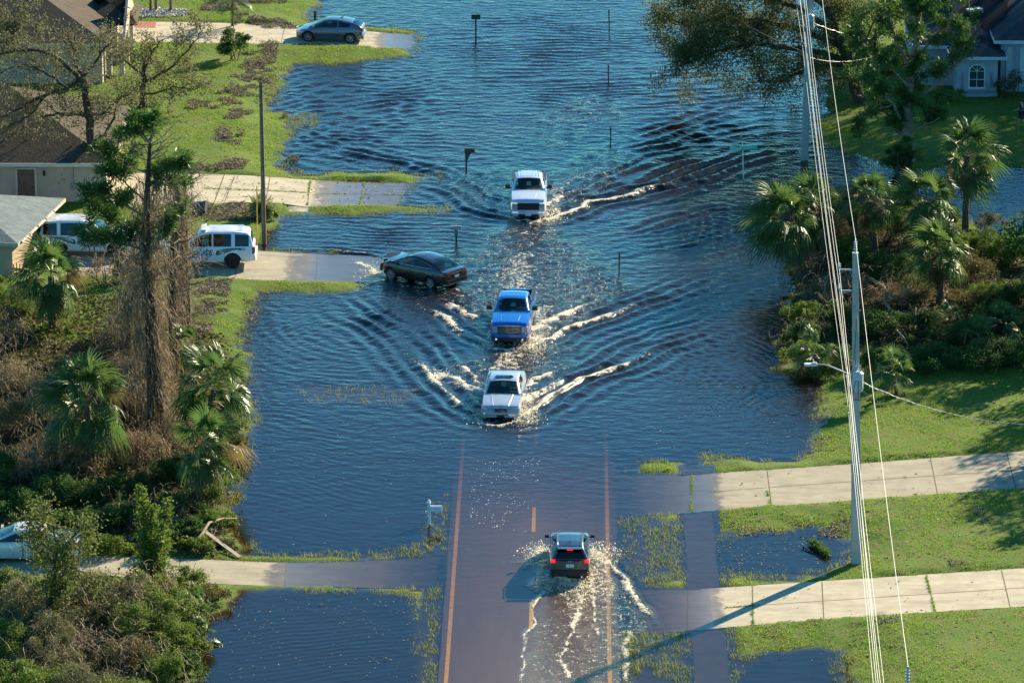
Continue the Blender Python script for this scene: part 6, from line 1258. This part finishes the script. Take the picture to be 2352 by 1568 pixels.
nx = P(2089, 1531, 14.9); gX = Vector((nx.x-.05, nx.y, .2)); 
def span(a, b, sag, rad, mat, name, label, group, n=26, twist=0):
    a, b = Vector(a), Vector(b); pts = []
    for i in range(n+1): t = i/n; p = a.lerp(b, t); p.z -= sag*4*t*(1-t); pts.append(p)
    m = MB(); m.tube(pts, rad, 5, 0, False)
    if twist:
        L = (b-a).length; k = int(L/.09); q = []
        for i in range(k+1):
            t = i/k; p = a.lerp(b, t); p.z -= sag*4*t*(1-t); an = t*L*6; q.append(p+Vector((0, math.cos(an)*twist, math.sin(an)*twist)))
        m.tube(q, rad*.8, 4, 0, False)
    o = m.build(name, mat); return tag(o, label, 'wire', group)
nL = lambda z, dx=0: Vector((gN.x+LN[0]*z/14.1+dx, gN.y, gN.z+z)); fL = lambda z, dx=0: Vector((gF.x+.2*z/14.1+dx, gF.y, gF.z+z)); xL = lambda z, dx=0: Vector((gX.x+dx, gX.y, gX.z+z))
grp = 'power lines between the concrete poles'
for z, dx, sg, rd in ((14.72, 0, .75, .011), (13.66, -.72, .7, .0095), (12.7, -.71, .7, .0095), (8.9, -.42, .5, .009), (8.1, -.26, .55, .011), (7.2, -.34, .62, .009)):
    lab = 'single overhead wire on the pole top, right of the wire bundle' if dx == 0 else 'thin overhead wire of the bundle running left of the poles'; grp = 'power lines between the concrete poles' if dx else 'pole top wire spans'
    span(fL(z, dx), nL(z, dx), sg, rd, wirem, 'power_line', lab, grp); span(nL(z, dx), xL(z, dx), sg*.5, rd, wirem, 'power_line', lab, grp)
    f0 = fL(z, dx); span(f0+Vector((1.7, 66, 0)), f0, sg, rd, wirem, 'power_line', lab, grp)
e1 = P(2420, 975, 5.5); span(nL(8.35, .15), e1, .55, .009, wirem, 'service_cable', 'twisted service cable from the near transformer to the right', None, twist=.03)
e2 = P(2430, 1045, 5.0); span(nL(8.0, .15), e2, .9, .008, cablem, 'service_cable', 'thin dark service cable sagging under the twisted one', None)
e3 = P(2120, 86, 5.0); span(fL(8.35, .15), e3, .5, .010, wirem, 'service_cable', 'upper service cable from the far pole to the pine', None, twist=.03); e4 = P(2010, 128, 4.5); span(fL(6.3, .15), e4, .3, .009, wirem, 'service_cable', 'lower service cable from the far pole', None)
e5 = P(1560, 90, 5.0); span(fL(6.6, -.15), e5+Vector((0, 12, 1)), .4, .008, wirem, 'service_cable', 'faint cable from the far pole into the leaning oak', None)
nextp = square_pole(gX, 14.1, .44, .25, (0, 0), 'next concrete power pole just below the picture')
dress(nextp, 14.1, (0, 0), False)
# wooden pole on the left
g = G(607, 562); rt = empty('wooden_pole', g, 0, 'tall bare wooden pole at the corner of the flooded lawn', 'pole'); m = MB(); m.tube([(0, 0, -.4), (-.02, 0, 4), (-.05, 0, 9.0)], [.13, .115, .09], 12); m.build('post', simple('weathered_pole_wood', (.15, .125, .09), .9, var=.3, scale=4), rt, 60)
m = MB(); m.tube([(-.16, -.05, 8.72), (.10, -.05, 8.72)], .03, 6); m.tube([(-.05, 0, 9.0), (-.05, 0, 9.15)], .03, 6); m.build('hook', M['black'], rt)
yel = simple('yellow_plastic', (.65, .42, .04), .5)
def pipe(a, b, label, rad=.028): m = MB(); m.tube([a, b], rad, 8); return tag(m.build('guy_guard', yel), label, 'guy wire guard')
g = G(591, 574); pipe(g, g+Vector((0, .5, 3.4)), 'upright yellow guy guard beside the wooden pole'); 
g = G(479, 500); pipe(g, g+Vector((.9, 1.2, 2.3)), 'slanting yellow guy guard across the middle driveway'); g2 = G(497, 490); pipe(g2, g2+Vector((.9, 1.2, 1.7)), 'thin yellowish stay beside the slanting guy guard', .012)
# ------------------------------------------------------------------ mail boxes, stakes, street sign
def mailbox(u, v, h, label, postm, boxm, size=(.50, .20, .24), side=1, style='post', z0=None):
    g = P(u, v, 0) if z0 is None else P(u, v, z0); bz = min(gz(g.x, g.y), -.03); root = empty('mailbox', (g.x, g.y, bz), R(-.7), label, 'mailbox'); hz = h-bz
    m = MB(); 
    if style == 'arm': m.box((0, 0, hz/2), (.13, .13, hz)); m.box((0, 0, hz+.02), (.16, .16, .04)); m.tube([(0, 0, hz+.04), (0, 0, hz+.10), (0, 0, hz+.17)], [.055, .075, .03], 8); m.box((-.10, 0, hz-.42), (.10, .09, .09))
    else: m.box((0, 0, hz/2), (.10, .10, hz))
    m.build('post', postm, root, 30)
    L, W_, Hh = size; n = 8; cx = side*(L/2+.07) if style == 'arm' else side*(L*.5-.1 if style == 'molded' else 0); zb = hz-.36 if style == 'arm' else hz-.02
    pr = [(-W_/2, 0), (W_/2, 0), (W_/2, Hh*.55)]+[(W_/2*math.cos(t), Hh*.55+Hh*.45*math.sin(t)) for t in np.linspace(.3, math.pi-.3, 6)]+[(-W_/2, Hh*.55)]; k = len(pr)
    m = MB(); m.add([(cx-L/2, p, zb+q) for p, q in pr]+[(cx+L/2, p, zb+q) for p, q in pr], [tuple(range(k))[::-1], tuple(range(k, 2*k))]+[(i, (i+1) % k, k+(i+1) % k, k+i) for i in range(k)]); bx = m.build('box', boxm, root, 35)
    m = MB(); m.add([(cx+side*(L/2+.012), p*1.06, zb+q*1.03) for p, q in pr]+[(cx+side*(L/2-.02), p*1.06, zb+q*1.03) for p, q in pr], [tuple(range(k))[::-1], tuple(range(k, 2*k))]+[(i, (i+1) % k, k+(i+1) % k, k+i) for i in range(k)]); m.build('door', boxm, bx)
    if style == 'arm': m = MB(); m.box((cx-.02, -W_/2-.012, zb+Hh*.55), (.03, .02, .05)); m.build('flag', M['black'], bx)
    if style == 'molded': m = MB(); m.add([(-.06, -.06, zb-.45), (.06, -.06, zb-.45), (.26*side+.02, -.06, zb), (-.07, -.06, zb), (-.06, .06, zb-.45), (.06, .06, zb-.45), (.26*side+.02, .06, zb), (-.07, .06, zb)], [(0, 1, 2, 3), (7, 6, 5, 4), (1, 5, 6, 2), (0, 3, 7, 4), (0, 4, 5, 1)]); m.build('support', postm, root)
    return root
wh = simple('white_vinyl', (.74, .76, .78), .4, var=.04); brp = simple('dark_brown_plastic', (.075, .055, .05), .6); gr_ = simple('grey_metal_box', (.42, .38, .36), .5); grn = simple('green_plastic_sleeve', (.01, .30, .20), .45, var=.1); dkb = simple('dark_post', (.03, .03, .035), .6)
mailbox(985.5, 1203, .98, 'white mailbox on a white post in the flooded verge left of the road', wh, wh, (.50, .20, .26), 1, 'arm')
mailbox(1071, 393, 1.10, 'dark brown moulded mailbox in the water left of the white pickup', brp, brp, (.58, .24, .26), 1, 'molded')
r_ = mailbox(1048, 549, .55, 'small grey mailbox with green sleeved post beyond the black sedan', dkb, gr_, (.56, .22, .22), 1); m = MB(); m.tube([(0, 0, .55), (0, 0, .62), (0, 0, .90), (0, 0, 1.0)], [.06, .11, .10, .06], 8); m.build('sleeve', grn, r_)
mailbox(1093, 92, 1.35, 'black mailbox on a thin post far up the flooded street', dkb, dkb, (.56, .24, .30), 1)
g = P(724, 58, 0); rt = empty('bollard', (g.x, g.y, -.1), 0, 'short dark post behind the grey hatchback', 'post'); m = MB(); m.tube([(0, 0, 0), (0, 0, .95)], .09, 8); m.build('post', dkb, rt); m = MB(); m.box((0, 0, 1.0), (.2, .2, .1)); m.build('cap', brp, rt)
stk = simple('rusty_brown_stake', (.22, .10, .05), .8, var=.3, scale=8)
for i, (u, v, h) in enumerate(((1399.5, 67, 1.2), (1397.5, 189, 1.05), (1402.5, 334, 1.05), (1422, 628, 1.12))):
    g = P(u, v, 0); z = float(road_z(g.x, g.y))-.1; m = MB(); m.box((0, 0, (h-z)/2+z), (.07, .03, h-z+.1)); m.box((0, -.02, h-.12), (.09, .012, .22)); o = m.build('marker_stake', stk); o.location = (g.x, g.y, 0); o.rotation_euler = (0, R(-2+i*.8), .2)
    tag(o, ('farthest', 'second farthest', 'second nearest', 'nearest')[i]+' brown marker stake in the flooded right verge', 'stake')
g = P(1708, 411, 0); rt = empty('street_sign', (g.x, g.y, -.35), 0, 'street name sign on a thin white pole in the flooded right verge', 'street sign'); m = MB(); m.tube([(0, 0, 0), (-.09, 0, 2.45)], .035, 8); m.build('pole', simple('white_sign_pole', (.86, .85, .82), .4), rt)
sg = simple('sign_green', (.03, .68, .50), .4, var=.05)
def blade(cx, cz, L, hgt, rot, txt, name='sign_blade'):
    m = MB(); m.box((0, 0, 0), (L, .012, hgt)); o = m.build(name, sg, rt); o.location = (cx, 0, cz); o.rotation_euler = (0, R(-6), rot)
    m = MB(); rs = rr_(len(txt)*7); xx = -L*.40     # pale strokes: the name cannot be read in the photograph
    for ch in txt:
        if ch == ' ': xx += L*.07; continue
        m.box((xx, -.010, 0), (.022, .008, hgt*.55)); m.box((xx+.022, -.010, (rs.random()-.5)*hgt*.4), (.03, .008, .03)); xx += L*.8/len(txt)
    m.build('lettering', wh, o)
blade(.30, 2.16, .90, .23, R(4), 'xxxxxxxx xx'); m = MB(); m.box((-.09, 0, 2.05), (.07, .07, .10)); m.build('bracket', dkb, rt); m = MB(); m.tube([(-.09, 0, 2.45), (-.14, 0, 2.95)], .018, 6); m.build('top_rod', galv, rt)
blade(-.52, 2.10, .85, .20, R(-52), 'xxxx xx')
# ------------------------------------------------------------------ loose things
wood = simple('weathered_board', (.34, .29, .23), .85, var=.25, scale=4); woodo = simple('orange_board', (.50, .24, .10), .8, var=.25, scale=4)
def board(u0, v0, u1, v1, z0, z1, w_, mat, label):
    a, b = P(u0, v0, z0), P(u1, v1, z1); d = b-a; root = (a+b)/2; m = MB(); m.box((0, 0, 0), (d.length, w_, .04)); o = m.build('wooden_board', mat); o.location = root; o.rotation_euler = (0, -math.atan2(d.z, math.hypot(d.x, d.y)), math.atan2(d.y, d.x)); return tag(o, label, 'board')
board(452, 1206, 551, 1279, .62, .12, .20, wood, 'grey wooden board lying from the brush down to the driveway grass'); board(497, 1078, 521, 1150, 1.3, .05, .18, woodo, 'orange brown board leaning at the left shore')
g = G(453, 489); rt = empty('trash_can', g+Vector((0, 0, .3)), R(-8), 'dark blue trash can lying on its side by the middle driveway', 'trash can'); m = MB(); m.tube([(-.5, 0, 0), (.45, 0, .03)], [.30, .36], 14); m.build('body', simple('dark_blue_plastic', (.035, .05, .09), .5), rt, 40); m = MB(); m.tube([(.45, 0, .03), (.50, 0, .03)], [.39, .39], 14); m.build('rim', dkb, rt)
g = G(32, 640); m = MB(); [m.box((i*.16, 0, .35), (.05, .04, .9+.1*(i % 2)), .3) for i in range(3)]; m.box((.16, .03, .5), (.5, .03, .06), .3); o = m.build('picket_fence', simple('orange_picket', (.50, .20, .09), .8)); o.location = g; tag(o, 'piece of orange picket fence below the slate roof house', 'fence')
# branch with needles in the pond beside the near pole
g = P(1878, 1262, 0); rt = empty('fallen_branch', g, 0, 'broken pine branch with needles lying in the pond by the near pole', 'branch'); m = MB(); m.tube([(-.55, .9, -.05), (-.62, .2, .10), (-.3, -.4, .02), (.2, -1.0, .0)], [.02, .03, .035, .02], 5); m.tube([(-.3, .8, .12), (0, .2, .25), (.35, -.7, .08)], [.03, .035, .015], 5); m.build('stem', BARKD, rt, 60)
r = rr_(500); Q = []
for k in range(60):
    t = r.random(); p = np.array([-.25+.65*t+r.normal()*.08, .7-1.5*t+r.normal()*.14, .16-.06*t]); d = rand_dirs(22, r, .3); w_ = np.cross(d, rand_dirs(22, r)); w_ /= np.linalg.norm(w_, axis=1, keepdims=True); Q.append(np.stack([p-w_*.01, p+d*.13-w_*.014, p+d*.24, p+w_*.01], 1))
quads_to_obj('needles', np.concatenate(Q), NEED, rt)
# dead limbs lying in the left thicket
for i, pts in enumerate((((440,1262,.2),(480,1200,.7),(545,1190,.3)), ((300,1240,.3),(380,1195,.8),(470,1205,.6)), ((430,1150,.4),(470,1110,1.1),(520,1085,.6)), ((2030,690,.6),(2060,760,.9),(2090,800,.3)), ((2000,640,.8),(2050,690,.9),(2110,705,.2)))):
    q = [P(*p) for p in pts]; c = q[0].copy(); rt = empty('fallen_limb', c, 0, 'pale dead limb lying in the '+('left' if i < 3 else 'right')+' thicket', 'branch', 'dead limbs lying in the thickets'); m = MB(); q = [p-c for p in q]; m.tube([q[0], q[0].lerp(q[1], .5)+Vector((.1, 0, .15)), q[1], q[1].lerp(q[2], .5)+Vector((0, 0, .1)), q[2]], [.09, .08, .07, .05, .025], 7); m.build('stem', TWIG, rt, 60)
    m = MB(); r = rr_(510+i)
    for k in range(14): p = q[0].lerp(q[2], r.random())*.5+q[1]*.5; m.tube([p, p+Vector(tuple(r.normal(size=3)*.3)), p+Vector(tuple(r.normal(size=3)*.6))], [.02, .014, .005], 4)
    m.build('twigs', TWIG, rt)
# ------------------------------------------------------------------ litter of leaves, straw and bark swept up by the storm
def scatter(name, polys, dens, seed, mat, size, label, z=.02, asp=.35, flat=1.6, kind='stuff', pw=1.0):
    r = rr_(seed); A = []
    for poly in polys:
        p = PN(poly); x0, y0 = p.min(0); x1, y1 = p.max(0); n = int((x1-x0)*(y1-y0)*dens); x = r.uniform(x0, x1, n); y = r.uniform(y0, y1, n); s = sdf(p, x, y); k = (s+ (vnoise(x, y, .7, seed)-.5)*2.2 > 0); x, y = x[k], y[k]; zz = np.maximum(interp2(TZ, x, y), -.01); hp = vnoise(x, y, 1.0, seed+1)**2*.22*pw
        k = interp2(SLABMASK, x, y) > 0; zz = np.where(k, zz+.075, zz); A.append(np.stack([x, y, zz+z+hp*r.random(len(x))], 1))
    P_ = np.concatenate(A); d = rand_dirs(len(P_), r, 0); d[:, 2] *= .35; d /= np.linalg.norm(d, axis=1, keepdims=True); o = quads_to_obj(name, leaf_quads(P_, size, r, flat, asp, d), mat); return tag(o, label, kind=kind)
STRAW = leafmat('straw_litter', [(.12, .095, .06), (.24, .20, .13), (.42, .36, .26)], .8, .15, 2.5, spec=.2)
scatter('storm_litter', [[(600,105),(640,112),(628,150),(600,185),(575,225),(540,245),(440,262),(430,250),(520,232),(565,180),(585,140)], [(520,258),(580,262),(560,275),(515,290)], [(505,300),(560,318),(540,345),(500,335)], [(430,388),(560,376),(600,388),(560,402),(430,402)], [(460,650),(515,652),(530,675),(500,720),(480,780),(465,760),(470,700)], [(470,40),(600,20),(720,-30),(600,-40),(470,10)], [(560,40),(680,62),(660,70),(540,58)], [(470,480),(560,478),(600,500),(520,520),(450,520),(455,495)]], 520, 600, STRAW, .14, 'brown straw and leaf litter swept into drifts by the storm')
scatter('fallen_leaves', [[(430,270),(560,280),(640,300),(640,400),(430,395)], [(300,110),(560,110),(560,240),(430,240),(300,200)], [(1640,1180),(2352,1140),(2352,1310),(1960,1320),(1640,1170)], [(1660,1440),(2352,1410),(2352,1600),(1960,1568)], [(440,410),(940,420),(930,470),(440,476)], [(120,700),(330,690),(330,760),(120,760)]], 5, 601, STRAW, .16, 'single brown leaves and twigs scattered over grass and driveways', pw=0)
scatter('fallen_leaves', [[(1640,1085),(2352,1050),(2352,1130),(1640,1168)], [(1660,1352),(2352,1318),(2352,1402),(1660,1438)], [(300,1290),(620,1292),(620,1343),(300,1340)], [(440,580),(660,582),(660,643),(440,638)], [(280,60),(680,64),(680,108),(280,102)]], .8, 602, STRAW, .14, 'a few dry leaves lying on the concrete driveways', pw=0)
scatter('thicket_floor', [[(1800,560),(1850,500),(2352,560),(2352,850),(1850,858),(1820,780),(1840,660)], [(-60,700),(330,690),(460,730),(540,840),(560,1040),(520,1180),(545,1268),(250,1285),(-60,1200)], [(-60,1360),(300,1350),(455,1370),(480,1400),(440,1568),(-60,1600)]], 60, 603, leafmat('floor_leaf', [(.05, .055, .02), (.09, .09, .03), (.16, .12, .06)], .7, .3, .7, spec=.2), .22, 'low tangle of leaves and creepers on the thicket floor', pw=2.2, flat=.6, asp=.5)
# white gravel ring under the palms, red patio
r = rr_(604); gc = G(350, 30); a = r.random(2600)*6.283; q = np.sqrt(r.random(2600)); Pg = np.stack([gc.x+np.cos(a)*q*2.6, gc.y+np.sin(a)*q*1.3, gc.z+.03+.02*r.random(2600)], 1); o = quads_to_obj('white_gravel', leaf_quads(Pg, .12, r, 3, .8), simple('white_stone', (.6, .58, .54), .8)); tag(o, 'white gravel bed under the feather palms', kind='stuff')
a0, a1 = G(288, 52), G(345, 66); m = MB(); m.box(((a0.x+a1.x)/2, (a0.y+a1.y)/2, a0.z+.03), (abs(a1.x-a0.x)+.6, 1.6, .06)); tag(m.build('patio', simple('red_brick_patio', (.32, .11, .07), .85, var=.25, scale=8)), kind='structure')
# trees standing just outside the picture to the right: their shadows fall across the near lawn
for i, (X_, Y_, h_) in enumerate(((33, 222, 9), (37, 229, 10), (31.5, 213, 6), (38, 214, 9), (30.5, 203.5, 4.5), (41, 236, 11), (29.5, 240, 9), (33, 247, 10.5), (31, 233, 7.5), (43, 286, 20), (45, 295, 21), (42.5, 303, 20), (48, 290, 20), (49, 301, 21), (44, 279, 18))):
    r = rr_(700+i); root = empty('oak_tree', (X_, Y_, .2), 0, 'oak standing beyond the right edge of the picture', 'tree', 'oaks beyond the right edge'); m = MB(); m.tube([(0, 0, -.2), (.1, .1, h_*.35), (0, .2, h_*.6)], [.28, .2, .1], 8)
    c = [np.array([r.normal()*h_*.2, r.normal()*h_*.2, h_*(.5+.4*r.random())]) for _ in range(11)]; [m.tube([(0, 0, h_*.3), tuple(q*.5+np.array([0, 0, h_*.2])), tuple(q)], [.12, .08, .02], 5) for q in c]; m.build('trunk', BARK, root, 60)
    p = np.concatenate([q+rand_dirs(420, r)*(h_*(.13 if h_ < 15 else .17)*(.4+.6*r.random((420, 1)))) for q in c]); quads_to_obj('crown', leaf_quads(p, .24 if h_ < 15 else .42, r), GRN2, root)

# ------------------------------------------------------------------ spray thrown up by the bows and wheels
r = rr_(900); Q = []
for (u, v, n, sx, sy, hz) in ((1100,958,420,.30,.35,.20),(1205,958,800,.38,.45,.28),(1200,925,350,.35,.5,.2),(1124,792,260,.25,.3,.18),(1220,795,700,.40,.5,.26),(1232,778,350,.5,.5,.18),(1259,500,500,.40,.5,.22),(1174,500,160,.2,.3,.12),(1240,1270,420,.45,.40,.20),(1370,1272,700,.55,.45,.26),(1356,1330,420,.22,.5,.28),(1263,1335,260,.2,.4,.2),(1340,1355,500,.25,.6,.18),(868,628,260,.5,.4,.15),(1290,1345,250,.5,.3,.12)):
    g = P(u, v, 0); x, y = g.x+r.normal(size=n)*sx, g.y+r.normal(size=n)*sy*1.6; z = np.abs(r.normal(size=n))*hz*np.exp(-((x-g.x)**2/sx**2+(y-g.y)**2/(sy*1.6)**2)*.4)+.02
    Q.append(leaf_quads(np.stack([x, y, z], 1), .055, r, .5, .9))
tag(quads_to_obj('spray', np.concatenate(Q), leafmat('water_spray', [(.62, .56, .42), (.85, .80, .66)], .25, .55, 6, spec=.6)), 'drops and froth thrown up round the wheels and bows of the moving cars', kind='stuff')

def floaters(name, polys, n, seed, size, mat, label):
    r = rr_(seed); A = []
    for poly in polys:
        q = PN(poly); x0, y0 = q.min(0); x1, y1 = q.max(0); x = r.uniform(x0, x1, n); y = r.uniform(y0, y1, n); k = (sdf(q, x, y) > 0) & (vnoise(x, y, 1.4, seed) > .45); x, y = x[k], y[k]; A.append(np.stack([x, y, 0*x+.022], 1))
    P_ = np.concatenate(A); d_ = rand_dirs(len(P_), r, 0); d_[:, 2] *= .1; tag(quads_to_obj(name, leaf_quads(P_, size, r, 3, .8, d_), mat), label, kind='stuff')
floaters('bubbles', [[(1075,1060),(1240,1050),(1230,1240),(1080,1200)]], 420, 950, .060, simple('white_froth', (.75, .72, .66), .4), 'white bubbles drifting on the shallow water over the road')
floaters('floating_leaves', [[(580,700),(1000,1000),(980,1260),(560,1250)], [(520,1370),(980,1370),(970,1560),(480,1560)], [(1440,1180),(1570,1190),(1570,1340),(1450,1330)], [(660,150),(1100,300),(900,390),(680,360)], [(1500,850),(1860,880),(1860,1040),(1500,1040)], [(1640,1230),(1900,1230),(1880,1310),(1660,1310)]], 420, 951, .075, STRAW, 'small leaves and bark floating on the flood')

# weeds growing in the slab joints
r = rr_(960); B_, T_ = [], []
for key, lines in (('middle_left', [((713,416),(706,473)), ((838,419),(826,470)), ((470,441),(925,447))]), ('near_right_lower', [((2127,1328),(2148,1413)), ((1728,1400),(1730,1437)), ((1665,1396),(1760,1391))]), ('near_right_upper', [((1590,1092),(1588,1174)), ((1762,1130),(1772,1164))])):
    for a_, b_ in lines:
        A_, C_ = P(*a_), P(*b_); n = int((C_-A_).length*70)
        for i in range(n):
            q = A_.lerp(C_, r.random()); 
            if vnoise(np.array([q.x]), np.array([q.y]), .5, 961)[0] < .42: continue
            z = float(slab_z(key, np.array([q.x]), np.array([q.y]))[0]); x_, y_ = q.x+r.normal()*.03, q.y+r.normal()*.03; a = r.random()*6.28; w_ = .018; h = .04+.07*r.random()
            B_.append([(x_-math.cos(a)*w_, y_-math.sin(a)*w_, z), (x_+math.cos(a)*w_, y_+math.sin(a)*w_, z), (x_+r.normal()*.03, y_+r.normal()*.03, z+h)])
tag(quads_to_obj('joint_weeds', np.array(B_), GR), 'little weeds growing in the joints of the concrete driveways', kind='stuff')
scatter('storm_litter', [[(2195,1165),(2240,1170),(2300,1215),(2280,1220),(2210,1195)], [(1880,1220),(1960,1200),(1990,1215),(1900,1235)], [(1990,1420),(2060,1430),(2040,1470),(1990,1460)], [(2180,1300),(2260,1290),(2250,1302),(2190,1312)]], 260, 605, STRAW, .13, 'thin drifts of brown litter on the near right lawns', pw=.5)
scatter('water_edge_debris', [[(590,190),(650,150),(640,215),(600,250)], [(560,680),(600,672),(575,760),(545,790)], [(1885,900),(1900,900),(1895,1000),(1880,1040)], [(640,380),(700,398),(690,408),(640,398)], [(1640,1215),(1870,1200),(1870,1212),(1650,1230)]], 120, 606, STRAW, .13, 'line of straw and leaves left along the water edge', pw=.3)
